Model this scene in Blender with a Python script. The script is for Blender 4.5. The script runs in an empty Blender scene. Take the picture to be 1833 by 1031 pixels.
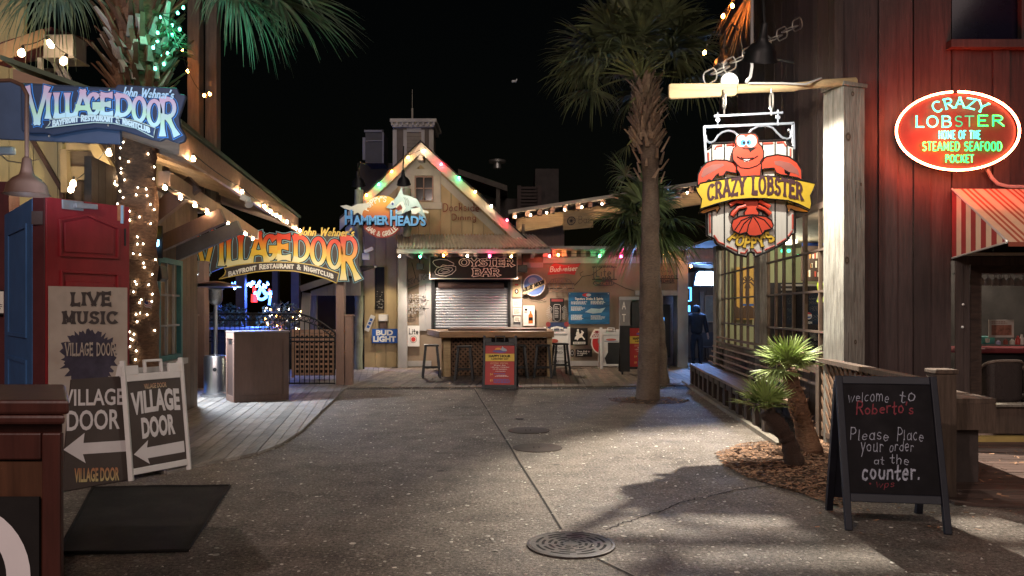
import bpy, math, random
from mathutils import Vector, Matrix, noise as mn
R = random.Random(7)
V = Vector
rad = math.radians
scene = bpy.context.scene
C = scene.collection

# ------------------------------------------------------------------ camera, sky, sun, exposure
F, CX, HY, CH = 1411.0, 916.5, 555.0, 1.6
cam_d = bpy.data.cameras.new('camera')
cam_d.sensor_width = 36.0
cam_d.lens = 36.0 * F / 1833.0
cam_d.shift_y = (HY - 515.5) / 1833.0
cam_d.clip_start, cam_d.clip_end = 0.05, 2000
cam = bpy.data.objects.new('camera', cam_d)
C.objects.link(cam)
cam.location = (0, 0, CH)
cam.rotation_euler = (rad(90), 0, 0)
scene.camera = cam

world = bpy.data.worlds.new('World')
scene.world = world
world.use_nodes = True
wt = world.node_tree
bg = wt.nodes['Background']
sky = wt.nodes.new('ShaderNodeTexSky')
sky.sky_type = 'NISHITA'
sky.sun_disc = False
sky.sun_elevation = rad(2)
sky.sun_rotation = rad(200)
wt.links.new(sky.outputs[0], bg.inputs[0])
bg.inputs[1].default_value = 0.0006

sun_d = bpy.data.lights.new('sun', 'SUN')
sun_d.energy, sun_d.angle, sun_d.color = 0.3, rad(35), (1.0, 0.82, 0.76)
sun = bpy.data.objects.new('sun', sun_d)
C.objects.link(sun)
sun.rotation_euler = V((-0.25, 1.0, -0.55)).to_track_quat('-Z', 'Y').to_euler()

vs = scene.view_settings
vs.view_transform, vs.look, vs.exposure, vs.gamma = 'Standard', 'None', 0.75, 1.0
vs.use_curve_mapping = False
cy = scene.cycles
cy.use_denoising = True
cy.max_bounces, cy.diffuse_bounces, cy.glossy_bounces = 6, 3, 3
cy.transparent_max_bounces, cy.transmission_bounces = 12, 4
cy.sample_clamp_indirect = 3.0
cy.caustics_reflective = cy.caustics_refractive = False


def lamp(kind, loc, energy, color=(1, .8, .6), to=None, size=0.06, cone=100, blend=.4, parent=None):
    d = bpy.data.lights.new('lamp_light', kind)
    d.energy, d.color = energy, color
    d.shadow_soft_size = size
    if kind == 'SPOT':
        d.spot_size, d.spot_blend = rad(cone), blend
    o = bpy.data.objects.new('lamp_light', d)
    C.objects.link(o)
    o.location = loc
    if to is not None:
        o.rotation_euler = (V(to) - V(loc)).to_track_quat('-Z', 'Y').to_euler()
    return o


# ------------------------------------------------------------------ photo pixels -> metres (the viewer stands at the origin, eye at 1.6 m)
def X(px, d): return (px - CX) / F * d
def Z(py, d): return CH - (py - HY) / F * d
def P(px, py, d): return V((X(px, d), d, Z(py, d)))
def GD(py): return CH * F / (py - HY)
def G(px, py, z=0.0):
    d = (CH - z) * F / (py - HY)
    return V((X(px, d), d, z))


# ------------------------------------------------------------------ materials
def nodes_of(name):
    m = bpy.data.materials.new(name)
    m.use_nodes = True
    nt = m.node_tree
    return m, nt, nt.nodes['Principled BSDF']


def lin(c):
    return tuple(((x / 255 + .055) / 1.055) ** 2.4 if x > 10 else x / 255 / 12.92 for x in c) + (1,)


def M(name, col, rough=.6, var=.25, scale=6, stretch=(1, 1, 1), bump=.15, metal=0, island=0, dirt=None, dirt_amt=.5, dscale=1.5, spec=.4, alpha=1):
    """plain procedural paint / wood / metal: noise variation, optional per-board variation and dirt"""
    m, nt, b = nodes_of(name)
    N, L = nt.nodes.new, nt.links.new
    tc = N('ShaderNodeTexCoord')
    mp = N('ShaderNodeMapping')
    mp.inputs['Scale'].default_value = stretch
    L(tc.outputs['Object'], mp.inputs[0])
    n = N('ShaderNodeTexNoise')
    n.inputs['Scale'].default_value = scale
    n.inputs['Detail'].default_value = 6
    n.inputs['Roughness'].default_value = .65
    L(mp.outputs[0], n.inputs[0])
    rmp = N('ShaderNodeMapRange')
    rmp.inputs[1].default_value, rmp.inputs[2].default_value = .25, .75
    rmp.inputs[3].default_value, rmp.inputs[4].default_value = 1 - var, 1 + var
    L(n.outputs[0], rmp.inputs[0])
    val = rmp.outputs[0]
    if island:
        g = N('ShaderNodeNewGeometry')
        r2 = N('ShaderNodeMapRange')
        r2.inputs[3].default_value, r2.inputs[4].default_value = 1 - island, 1 + island
        L(g.outputs['Random Per Island'], r2.inputs[0])
        mu = N('ShaderNodeMath'); mu.operation = 'MULTIPLY'
        L(val, mu.inputs[0]); L(r2.outputs[0], mu.inputs[1])
        val = mu.outputs[0]
    hs = N('ShaderNodeHueSaturation')
    hs.inputs['Color'].default_value = col if len(col) == 4 else tuple(col) + (1,)
    L(val, hs.inputs['Value'])
    out = hs.outputs[0]
    if dirt:
        n2 = N('ShaderNodeTexNoise')
        n2.inputs['Scale'].default_value, n2.inputs['Detail'].default_value = dscale, 8
        L(tc.outputs['Object'], n2.inputs[0])
        r3 = N('ShaderNodeMapRange')
        r3.inputs[1].default_value, r3.inputs[2].default_value = .45, .7
        r3.inputs[4].default_value = dirt_amt
        L(n2.outputs[0], r3.inputs[0])
        mx = N('ShaderNodeMix'); mx.data_type = 'RGBA'
        L(r3.outputs[0], mx.inputs[0]); L(out, mx.inputs[6])
        mx.inputs[7].default_value = tuple(dirt) + (1,)
        out = mx.outputs[2]
    L(out, b.inputs['Base Color'])
    b.inputs['Roughness'].default_value = rough
    b.inputs['Metallic'].default_value = metal
    b.inputs['Specular IOR Level'].default_value = spec
    if bump:
        bp = N('ShaderNodeBump')
        bp.inputs['Strength'].default_value = bump
        bp.inputs['Distance'].default_value = .02
        L(n.outputs[0], bp.inputs['Height'])
        L(bp.outputs[0], b.inputs['Normal'])
    return m


def E(name, col, strength, sample=True):
    m, nt, b = nodes_of(name)
    b.inputs['Base Color'].default_value = tuple(c * .15 for c in col) + (1,)
    b.inputs['Emission Color'].default_value = tuple(col) + (1,)
    b.inputs['Emission Strength'].default_value = strength
    m.cycles.emission_sampling = 'FRONT' if sample else 'NONE'
    return m


def ramp_paint(name, stops, rough=.45, emit=0):
    """paint graded by the vertex value 'shade' (a printed colour gradient)"""
    m, nt, b = nodes_of(name)
    a = nt.nodes.new('ShaderNodeAttribute'); a.attribute_name = 'grad'
    r = nt.nodes.new('ShaderNodeValToRGB')
    e = r.color_ramp.elements
    while len(e) < len(stops): e.new(.5)
    for k, (p, c) in enumerate(stops):
        e[k].position = p; e[k].color = c
    nt.links.new(a.outputs['Fac'], r.inputs[0])
    nt.links.new(r.outputs[0], b.inputs['Base Color'])
    if emit:
        nt.links.new(r.outputs[0], b.inputs['Emission Color'])
        b.inputs['Emission Strength'].default_value = emit
    b.inputs['Roughness'].default_value = rough
    return m


def glass(name, tint=(.9, .95, 1), refl=.12):
    m, nt, b = nodes_of(name)
    nt.nodes.remove(b)
    t = nt.nodes.new('ShaderNodeBsdfTransparent'); t.inputs[0].default_value = tuple(tint) + (1,)
    g = nt.nodes.new('ShaderNodeBsdfGlossy'); g.inputs['Roughness'].default_value = .03
    mx = nt.nodes.new('ShaderNodeMixShader'); mx.inputs[0].default_value = refl
    nt.links.new(t.outputs[0], mx.inputs[1]); nt.links.new(g.outputs[0], mx.inputs[2])
    nt.links.new(mx.outputs[0], nt.nodes['Material Output'].inputs[0])
    return m


# ------------------------------------------------------------------ mesh building
WM = {}          # world matrix of every object made here


def thing(name, label, cat, loc=(0, 0, 0), rz=0.0, group=None):
    o = bpy.data.objects.new(name, None)
    C.objects.link(o)
    o.empty_display_size = .1
    o.location = loc
    o.rotation_euler = (0, 0, rz)
    o['label'], o['category'] = label, cat
    if group: o['group'] = group
    WM[o.name] = Matrix.Translation(V(loc)) @ Matrix.Rotation(rz, 4, 'Z')
    return o


def tag(o, label, cat, group=None):
    o['label'], o['category'] = label, cat
    if group: o['group'] = group
    return o


def struct(o, kind='structure'):
    o['kind'] = kind
    return o


def perp(t):
    a = V((0, 0, 1)) if abs(t.z) < .9 else V((1, 0, 0))
    u = t.cross(a).normalized()
    return u, t.cross(u).normalized()


class MB:
    def __init__(s):
        s.v, s.f, s.m, s.c = [], [], [], []

    def add(s, vs, fs, mi=0, c=0.0):
        o = len(s.v)
        s.v += [tuple(v) for v in vs]
        s.c += c if isinstance(c, list) else [c] * len(vs)
        s.f += [tuple(i + o for i in f) for f in fs]
        s.m += [mi] * len(fs)
        return s

    def hexa(s, p, mi=0):
        return s.add(p, [(0, 3, 2, 1), (4, 5, 6, 7), (0, 1, 5, 4), (1, 2, 6, 5), (2, 3, 7, 6), (3, 0, 4, 7)], mi)

    def bx(s, x0, x1, y0, y1, z0, z1, mi=0):
        return s.hexa([(x0, y0, z0), (x1, y0, z0), (x1, y1, z0), (x0, y1, z0), (x0, y0, z1), (x1, y0, z1), (x1, y1, z1), (x0, y1, z1)], mi)

    def pbx(s, px0, px1, py0, py1, d, th, mi=0):
        """upright slab whose front face covers a photo rectangle at distance d"""
        return s.bx(X(px0, d), X(px1, d), d, d + th, Z(py1, d), Z(py0, d), mi)

    def bar(s, a, b, w, h, mi=0, up=None, ext=0):
        a, b = V(a), V(b)
        t = (b - a).normalized()
        a, b = a - t * ext, b + t * ext
        if up is None: up = V((0, 0, 1)) if abs(t.z) < .95 else V((0, 1, 0))
        u = t.cross(V(up)).normalized()
        n = u.cross(t).normalized()
        q = lambda p, i, j: p + u * (w / 2 * i) + n * (h / 2 * j)
        return s.hexa([q(a, -1, -1), q(a, 1, -1), q(b, 1, -1), q(b, -1, -1), q(a, -1, 1), q(a, 1, 1), q(b, 1, 1), q(b, -1, 1)], mi)

    def tube(s, pts, r, n=8, mi=0, cap=True, c=0.0):
        pts = [V(p) for p in pts]
        k = len(pts)
        rs = r if isinstance(r, (list, tuple)) else [r] * k
        vs, fs = [], []
        u = None
        for i, p in enumerate(pts):
            t = pts[min(i + 1, k - 1)] - pts[max(i - 1, 0)]
            t = t.normalized() if t.length > 1e-9 else V((0, 0, 1))
            if u is None: u, w = perp(t)
            else:
                u = u - t * u.dot(t)
                u = u.normalized() if u.length > 1e-6 else perp(t)[0]
                w = t.cross(u)
            for j in range(n):
                a = 2 * math.pi * j / n
                vs.append(p + (u * math.cos(a) + w * math.sin(a)) * rs[i])
        for i in range(k - 1):
            for j in range(n):
                j2 = (j + 1) % n
                fs.append((i * n + j, i * n + j2, (i + 1) * n + j2, (i + 1) * n + j))
        if cap:
            fs.append(tuple(range(n - 1, -1, -1))); fs.append(tuple(range((k - 1) * n, k * n)))
        return s.add(vs, fs, mi, c)

    def lathe(s, base, prof, n=20, mi=0, axis=(0, 0, 1), cap=True):
        base, t = V(base), V(axis).normalized()
        u, w = perp(t)
        vs, fs = [], []
        for r, h in prof:
            for j in range(n):
                a = 2 * math.pi * j / n
                vs.append(base + t * h + (u * math.cos(a) + w * math.sin(a)) * r)
        for i in range(len(prof) - 1):
            for j in range(n):
                j2 = (j + 1) % n
                fs.append((i * n + j, i * n + j2, (i + 1) * n + j2, (i + 1) * n + j))
        if cap:
            fs.append(tuple(range(n))); fs.append(tuple(range(len(prof) * n - 1, len(prof) * n - n - 1, -1)))
        return s.add(vs, fs, mi)

    def poly(s, pts, thick, mi=0, c=None):
        """flat outline given thickness along a vector (front face = pts)"""
        pts = [V(p) for p in pts]
        th = V(thick)
        k = len(pts)
        vs = pts + [p + th for p in pts]
        fs = [tuple(range(k)), tuple(range(2 * k - 1, k - 1, -1))] + [(i, i + k, (i + 1) % k + k, (i + 1) % k) for i in range(k)]
        return s.add(vs, fs, mi, (c + c) if c else 0.0)

    def sheet(s, pts, mi=0, c=0.0):
        return s.add(pts, [tuple(range(len(pts)))], mi, c)

    def ball(s, p, r, n=10, m=6, mi=0, sc=(1, 1, 1)):
        p = V(p)
        prof = [(max(1e-4, math.sin(math.pi * i / m)) * r, -math.cos(math.pi * i / m) * r) for i in range(m + 1)]
        o = len(s.v)
        s.lathe((0, 0, 0), prof, n, mi)
        for i in range(o, len(s.v)):
            v = s.v[i]
            s.v[i] = (p.x + v[0] * sc[0], p.y + v[1] * sc[1], p.z + v[2] * sc[2])
        return s

    def build(s, name, mats, parent=None, smooth=False, bevel=0, local=False, wonky=0):
        me = bpy.data.meshes.new(name)
        vs = s.v
        if wonky:
            vs = [(x + R.uniform(-wonky, wonky), y + R.uniform(-wonky, wonky), z + R.uniform(-wonky, wonky)) for x, y, z in vs]
        Wp = WM.get(parent.name) if parent is not None else None
        if Wp is not None and not local:
            inv = Wp.inverted()
            vs = [tuple(inv @ V(v)) for v in vs]
        me.from_pydata(vs, [], s.f)
        mats = mats if isinstance(mats, (list, tuple)) else [mats]
        for m in mats: me.materials.append(m)
        if len(mats) > 1: me.polygons.foreach_set('material_index', s.m)
        if smooth:
            me.polygons.foreach_set('use_smooth', [True] * len(me.polygons))
        if any(s.c):
            at = me.attributes.new('grad', 'FLOAT', 'POINT')
            at.data.foreach_set('value', s.c)
        me.update()
        o = bpy.data.objects.new(name, me)
        C.objects.link(o)
        if parent is not None:
            o.parent = parent
        WM[o.name] = Wp if Wp is not None else Matrix()
        if smooth and smooth != 'all':
            try: me.set_sharp_from_angle(angle=rad(40))
            except Exception: pass
        if bevel:
            b = o.modifiers.new('bevel', 'BEVEL')
            b.width, b.segments, b.limit_method = bevel, 2, 'ANGLE'
        return o


def dup(root, loc, rz=None, label=None, scale=None):
    r = root.copy(); C.objects.link(r)
    r.location = loc
    if rz is not None: r.rotation_euler = (0, 0, rz)
    if label: r['label'] = label
    if scale: r.scale = (scale,) * 3
    for ch in list(root.children):
        c = ch.copy(); C.objects.link(c); c.parent = r
        for g in ch.children:
            k = g.copy(); C.objects.link(k); k.parent = c
    return r


# ------------------------------------------------------------------ lettering
_tc = {}


def text2d(s, bold=0.0, sp=1.0, shear=0.0):
    """outline lettering (built-in font) as flat triangles, bbox scaled to 0..1; returns verts, faces"""
    k = (s, bold, sp, shear)
    if k in _tc: return _tc[k]
    cu = bpy.data.curves.new('t', 'FONT')
    cu.body, cu.offset, cu.space_character, cu.shear = s, bold, sp, shear
    cu.resolution_u = 3
    ob = bpy.data.objects.new('t', cu)
    me = ob.to_mesh()
    vs = [(v.co.x, v.co.y) for v in me.vertices]
    fs = [tuple(p.vertices) for p in me.polygons]
    ob.to_mesh_clear()
    bpy.data.objects.remove(ob); bpy.data.curves.remove(cu)
    x0, x1 = min(v[0] for v in vs), max(v[0] for v in vs)
    y0, y1 = min(v[1] for v in vs), max(v[1] for v in vs)
    vs = [((x - x0) / (x1 - x0), (y - y0) / max(1e-6, y1 - y0)) for x, y in vs]
    _tc[k] = (vs, fs)
    return _tc[k]


def put(mb, geo, fn, mi=0):
    vs, fs = geo
    mb.add([fn(u, v) for u, v in vs], fs, mi, [float(v) for u, v in vs])


def boxfn(x0, x1, y0, y1, base):
    """unit square -> rectangle, then base(x, y) -> 3D (y grows upward if y1 > y0)"""
    return lambda u, v: base(x0 + (x1 - x0) * u, y0 + (y1 - y0) * v)


def pixfn(d, off=.012):
    return lambda px, py: P(px, py, d) - V((0, off, 0))


def arcp(cx, cy, rx, ry, a0, a1, n=8):
    return [(cx + rx * math.cos(rad(a0 + (a1 - a0) * i / n)), cy + ry * math.sin(rad(a0 + (a1 - a0) * i / n))) for i in range(n + 1)]


A_ = arcp
GL = {  # stroke letters: width, strokes
 'A': (.8, [[(0, 0), (.4, 1)], [(.4, 1), (.8, 0)], [(.14, .34), (.66, .34)]]),
 'B': (.68, [[(.1, 0), (.1, 1)], [(.1, 1), (.34, 1)] + A_(.36, .77, .24, .23, 90, -90) + [(.1, .54)], [(.34, .54)] + A_(.38, .27, .28, .27, 90, -90) + [(.1, 0)]]),
 'C': (.74, [A_(.4, .5, .36, .5, 48, 312, 14)]),
 'D': (.76, [[(.1, 0), (.1, 1)], [(.1, 1), (.3, 1)] + A_(.32, .5, .4, .5, 90, -90, 12) + [(.1, 0)]]),
 'E': (.62, [[(.1, 0), (.1, 1)], [(.1, 1), (.58, 1)], [(.1, .52), (.48, .52)], [(.1, 0), (.6, 0)]]),
 'F': (.6, [[(.1, 0), (.1, 1)], [(.1, 1), (.58, 1)], [(.1, .52), (.46, .52)]]),
 'G': (.78, [A_(.4, .5, .36, .5, 50, 350, 14), [(.76, .42), (.46, .42)]]),
 'H': (.76, [[(.1, 0), (.1, 1)], [(.66, 0), (.66, 1)], [(.1, .52), (.66, .52)]]),
 'I': (.26, [[(.13, 0), (.13, 1)]]),
 'J': (.5, [[(.4, 1), (.4, .25)] + A_(.22, .22, .18, .22, 0, -170)]),
 'K': (.7, [[(.1, 0), (.1, 1)], [(.62, 1), (.12, .42)], [(.3, .6), (.66, 0)]]),
 'L': (.58, [[(.1, 1), (.1, 0)], [(.1, 0), (.56, 0)]]),
 'M': (.9, [[(.1, 0), (.1, 1)], [(.1, 1), (.45, .2)], [(.45, .2), (.8, 1)], [(.8, 1), (.8, 0)]]),
 'N': (.76, [[(.1, 0), (.1, 1)], [(.1, 1), (.66, 0)], [(.66, 0), (.66, 1)]]),
 'O': (.82, [A_(.41, .5, .36, .5, 90, 450, 20)]),
 'P': (.64, [[(.1, 0), (.1, 1)], [(.1, 1), (.34, 1)] + A_(.34, .74, .26, .26, 90, -90) + [(.1, .48)]]),
 'Q': (.82, [A_(.41, .5, .36, .5, 90, 450, 20), [(.5, .2), (.8, -.08)]]),
 'R': (.72, [[(.1, 0), (.1, 1)], [(.1, 1), (.34, 1)] + A_(.36, .75, .26, .25, 90, -90) + [(.1, .5)], [(.32, .5), (.7, 0)]]),
 'S': (.64, [A_(.33, .75, .24, .25, 30, 270, 9) + A_(.33, .25, .27, .25, 90, -150, 9)]),
 'T': (.66, [[(0, 1), (.66, 1)], [(.33, 1), (.33, 0)]]),
 'U': (.74, [[(.1, 1), (.1, .3)] + A_(.37, .3, .27, .3, 180, 360) + [(.64, 1)]]),
 'V': (.78, [[(0, 1), (.39, 0)], [(.39, 0), (.78, 1)]]),
 'W': (1.05, [[(0, 1), (.26, 0)], [(.26, 0), (.52, .8)], [(.52, .8), (.79, 0)], [(.79, 0), (1.05, 1)]]),
 'X': (.72, [[(0, 1), (.72, 0)], [(0, 0), (.72, 1)]]),
 'Y': (.72, [[(0, 1), (.36, .48)], [(.72, 1), (.36, .48)], [(.36, .48), (.36, 0)]]),
 'Z': (.68, [[(.04, 1), (.64, 1)], [(.64, 1), (.04, 0)], [(.04, 0), (.66, 0)]]),
 '&': (.8, [[(.76, 0), (.22, .7)] + A_(.36, .82, .17, .18, 200, -30) + [(.12, .36)] + A_(.32, .22, .26, .22, 150, 330) + [(.74, .46)]]),
 "'": (.2, [[(.12, 1), (.06, .76)]]),
 '.': (.24, [[(.1, .02), (.14, .02)]]),
 ' ': (.42, []),
 'a': (.56, [A_(.28, .27, .22, .27, 60, 420, 12), [(.5, .54), (.5, .06), (.56, 0)]]),
 'b': (.56, [[(.08, 1), (.08, 0)], A_(.29, .27, .22, .27, 170, -170, 12)]),
 'c': (.5, [A_(.28, .27, .22, .27, 50, 310, 10)]),
 'd': (.56, [A_(.28, .27, .22, .27, 30, 390, 12), [(.5, 1), (.5, 0)]]),
 'e': (.54, [[(.07, .28), (.5, .3)] + A_(.28, .27, .22, .27, 10, 310, 12)]),
 'g': (.56, [A_(.28, .27, .22, .27, 30, 390, 12), [(.5, .54), (.5, -.2)] + A_(.3, -.2, .2, .14, 0, -160)]),
 'h': (.56, [[(.08, 1), (.08, 0)], [(.08, .3)] + A_(.28, .32, .2, .22, 170, 0, 7) + [(.48, 0)]]),
 'i': (.2, [[(.1, .54), (.1, 0)], [(.1, .76), (.11, .79)]]),
 'k': (.5, [[(.08, 1), (.08, 0)], [(.44, .54), (.1, .24)], [(.2, .32), (.48, 0)]]),
 'l': (.2, [[(.1, 1), (.1, .05), (.15, 0)]]),
 'm': (.84, [[(.08, .54), (.08, 0)], [(.08, .3)] + A_(.25, .34, .17, .2, 170, 0, 6) + [(.42, 0)], [(.42, .3)] + A_(.59, .34, .17, .2, 170, 0, 6) + [(.76, 0)]]),
 'n': (.56, [[(.08, .54), (.08, 0)], [(.08, .3)] + A_(.28, .32, .2, .22, 170, 0, 7) + [(.48, 0)]]),
 'o': (.54, [A_(.27, .27, .22, .27, 90, 450, 14)]),
 'p': (.56, [[(.08, .54), (.08, -.4)], A_(.29, .27, .22, .27, 170, -170, 12)]),
 'r': (.42, [[(.08, .54), (.08, 0)], [(.08, .3)] + A_(.26, .34, .18, .2, 170, 50, 5)]),
 's': (.46, [A_(.24, .41, .16, .13, 40, 260, 7) + A_(.22, .14, .19, .14, 90, -150, 7)]),
 't': (.4, [[(.18, .86), (.18, .08), (.28, 0), (.36, .04)], [(0, .54), (.38, .54)]]),
 'u': (.56, [[(.08, .54), (.08, .2)] + A_(.28, .2, .2, .2, 180, 360, 7) + [(.48, .54)], [(.48, .2), (.48, 0)]]),
 'v': (.5, [[(.02, .54), (.25, 0), (.48, .54)]]),
 'w': (.74, [[(.02, .54), (.2, 0), (.37, .46), (.54, 0), (.72, .54)]]),
 'y': (.52, [[(.04, .54), (.27, .02)], [(.5, .54), (.18, -.36)]]),
}


def stroke_paths(s, gap=.14, upper=1.0, small=.8, caps=False, hand=0):
    """list of polylines of a string in units of letter height; caps: lower case drawn as small capitals"""
    out, x = [], 0.0
    for k, ch in enumerate(s):
        sc = 1.0
        g = GL.get(ch)
        if caps and ch.islower():
            g, sc = GL[ch.upper()], small
        if g is None: g = GL[' ']
        dy, ro, hs_ = (R.uniform(-hand, hand), R.uniform(-hand, hand) * .9, 1 + R.uniform(-hand, hand) * 1.2) if hand else (0, 0, 1)
        for st in g[1]:
            out.append([(x + px * sc - ro * py, (py * sc + dy + ro * px) * hs_) for px, py in st])
        x += g[0] * sc + gap
    return out, max(.01, x - gap)


def fit_paths(s, **kw):
    ps, w = stroke_paths(s, **kw)
    return [[(x / w, y) for x, y in p] for p in ps], w


def ribbon(mb, pts, w, fn, mi=0, flare=0.0, aspect=1.0, lift=0.0, cap=True):
    """flat brush stroke along 2D pts (unit box), widths w in unit v; aspect = unit-u length / unit-v length; fn(u, v, lift) -> 3D"""
    if len(pts) < 2: return
    q = [(x * aspect, y) for x, y in pts]
    # resample so that flares have room
    r = [q[0]]
    for a, b in zip(q, q[1:]):
        L = math.hypot(b[0] - a[0], b[1] - a[1])
        n = max(1, int(L / .14)) if flare else 1
        for i in range(1, n + 1): r.append((a[0] + (b[0] - a[0]) * i / n, a[1] + (b[1] - a[1]) * i / n))
    q = r
    closed = len(q) > 6 and math.hypot(q[0][0] - q[-1][0], q[0][1] - q[-1][1]) < 1e-4
    tot = [0]
    for a, b in zip(q, q[1:]): tot.append(tot[-1] + math.hypot(b[0] - a[0], b[1] - a[1]))
    vs, cs = [], []
    k = len(q)
    for i, p in enumerate(q):
        if closed: a, b = q[(i - 1) % (k - 1)], q[(i + 1) % (k - 1)]
        else: a, b = q[max(0, i - 1)], q[min(k - 1, i + 1)]
        tx, ty = b[0] - a[0], b[1] - a[1]
        L = math.hypot(tx, ty) or 1
        tx, ty = tx / L, ty / L
        ww = w
        ex = 0
        if not closed:
            e = min(tot[i], tot[-1] - tot[i])
            if flare: ww = w * (1 + flare * max(0, 1 - e / .22) ** 1.5)
            if cap and i in (0, k - 1): ex = (-1 if i == 0 else 1) * w * .45
        px, py = p[0] + tx * ex, p[1] + ty * ex
        for sg in (1, -1):
            vs.append(fn((px - ty * ww / 2 * sg) / aspect, py + tx * ww / 2 * sg, lift))
            cs.append(float(min(1, max(.001, py))))
    mb.add(vs, [(2 * i, 2 * i + 1, 2 * i + 3, 2 * i + 2) for i in range(k - 1)], mi, cs)


def strokes(mb, s, w, fn3, mi=0, flare=0.0, aspect=None, lift=0.0, jitter=0, **kw):
    """a string filled into the unit box with brush strokes"""
    ps, wd = fit_paths(s, **kw)
    asp = aspect or wd
    for i, p in enumerate(ps):
        if jitter: p = [(x + R.uniform(-jitter, jitter) / asp, y + R.uniform(-jitter, jitter)) for x, y in p]
        ribbon(mb, p, w, fn3, mi, flare, asp, lift + i * .00035)


def tubes(mb, s, r, fn2, mi=0, n=5, **kw):
    ps, wd = fit_paths(s, **kw)
    for p in ps:
        mb.tube([fn2(u, v) for u, v in p], r, n, mi)


def pix3(d, x0, x1, ybase, ytop, off=.012, warp=None):
    """unit box -> photo rectangle at distance d with a lift towards the viewer"""
    def f(u, v, l=0.0):
        px, py = x0 + (x1 - x0) * u, ybase + (ytop - ybase) * v
        if warp: px, py = warp(u, v)
        return P(px, py, d) - V((0, off + l, 0))
    return f

# ================================================================== materials
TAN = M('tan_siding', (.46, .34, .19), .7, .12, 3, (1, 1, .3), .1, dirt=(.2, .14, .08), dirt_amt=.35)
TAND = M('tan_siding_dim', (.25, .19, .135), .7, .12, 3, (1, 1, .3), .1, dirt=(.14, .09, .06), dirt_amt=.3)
TRIM = M('pale_trim', (.46, .42, .36), .6, .12, 4, (1, 1, .4), .08, dirt=(.25, .2, .15), dirt_amt=.35)
TRIMG = M('grey_trim', (.36, .35, .34), .6, .12, 4, (1, 1, .4), .08, dirt=(.2, .18, .16), dirt_amt=.4)
WHITE = M('white_plastic', (.7, .68, .66), .4, .06, 5, bump=0, dirt=(.45, .4, .36), dirt_amt=.3, dscale=4)
WHITEP = M('white_paint', (.78, .77, .74), .5, .05, 5, bump=0)
BLACK = M('black_paint', (.012, .012, .013), .45, .3, 8, bump=.02)
BLACKM = M('black_metal', (.02, .02, .022), .4, .3, 20, bump=.03, metal=.6)
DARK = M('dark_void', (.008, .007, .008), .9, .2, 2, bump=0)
STEEL = M('brushed_steel', (.62, .63, .66), .28, .08, 3, (30, 30, 1), .02, metal=1)
GALV = M('galvanised', (.5, .5, .48), .35, .2, 14, bump=.05, metal=.9)
BROWN = M('brown_paint', (.1, .06, .048), .55, .18, 4, (6, 6, 1), .06)
BROWNL = M('brown_post_paint', (.27, .165, .125), .6, .15, 5, (5, 5, 1), .1)
WOODG = M('weathered_wood', (.2, .175, .14), .8, .45, 5, (7, 7, .6), .5, island=.2, dirt=(.07, .055, .045), dirt_amt=.5)
WOODR = M('rough_post_wood', (.21, .2, .175), .85, .65, 4, (9, 9, .7), .7, dirt=(.12, .1, .085), dirt_amt=.6, dscale=2)
WOODB = M('brown_bench_wood', (.17, .11, .08), .7, .4, 5, (6, .7, 6), .4, island=.3)
WOODBAR = M('varnished_bar_top', (.27, .15, .07), .4, .4, 4, (.7, 8, 8), .2, dirt=(.1, .05, .025), dirt_amt=.5)
WOODP = M('pale_timber', (.42, .3, .16), .65, .3, 4, (.6, 6, 6), .25)
WOODT = M('dark_fence_wood', (.1, .068, .05), .8, .5, 5, (7, 7, .6), .5, island=.2, dirt=(.045, .032, .027), dirt_amt=.5)
LATT = M('lattice_wood', (.15, .085, .05), .75, .35, 6, (3, 3, 3), .3, island=.25)
DECKM = M('deck_boards', (.25, .225, .2), .75, .4, 5, (8, .5, 8), .35, island=.22, dirt=(.12, .1, .085), dirt_amt=.5, dscale=3)
DECKB = M('bar_deck_boards', (.2, .16, .125), .75, .4, 5, (8, .5, 8), .35, island=.3, dirt=(.08, .06, .05), dirt_amt=.6, dscale=3)
DECKR = M('dark_deck_boards', (.1, .062, .05), .75, .4, 5, (.5, 8, 8), .35, island=.25)
REDW = M('dark_red_planks', (.046, .029, .027), .6, .45, 4, (7, 7, .5), .35, island=.3, dirt=(.02, .014, .014), dirt_amt=.5)
DKW = M('dark_plank_wall', (.055, .038, .034), .7, .45, 4, (7, 7, .5), .35, island=.3)
ROOFD = M('dark_shingle', (.03, .028, .027), .85, .4, 8, bump=.4)
CORR = M('corrugated_metal', (.46, .44, .38), .5, .25, 3, (3, .6, .6), .08, metal=.2, dirt=(.24, .18, .12), dirt_amt=.5, dscale=1.2)
DOORR = M('red_door_paint', (.25, .017, .022), .45, .15, 4, (3, 3, 1), .06, dirt=(.1, .012, .014), dirt_amt=.4)
BLUELIT = M('blue_lit_door_paint', (.04, .115, .27), .5, .15, 4, bump=.06)  # blue light falling on the door leaf, put into its base colour
MAROON = M('maroon_paint', (.07, .014, .016), .55, .3, 3, bump=.1)
STAND = M('mahogany_stand', (.055, .016, .012), .4, .4, 3, (5, 5, .6), .1)
IRON = M('wrought_iron', (.015, .014, .014), .5, .2, 10, bump=.05, metal=.4)
RUBBER = M('rubber_mat', (.014, .012, .012), .8, .35, 5, (90, 1, 1), 1.0, dirt=(.05, .042, .036), dirt_amt=.45, dscale=3)
CASTM = M('cast_iron', (.06, .05, .047), .55, .35, 18, bump=.35, metal=.5, dirt=(.11, .08, .06), dirt_amt=.5, dscale=6)
BARK = M('palm_bark', (.17, .125, .095), .9, .4, 7, (3, 3, 9), .9, dirt=(.08, .055, .04), dirt_amt=.6, dscale=4)
BOOT = M('palm_boots', (.27, .19, .135), .85, .4, 9, (2, 2, 2), .5, island=.35)
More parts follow.
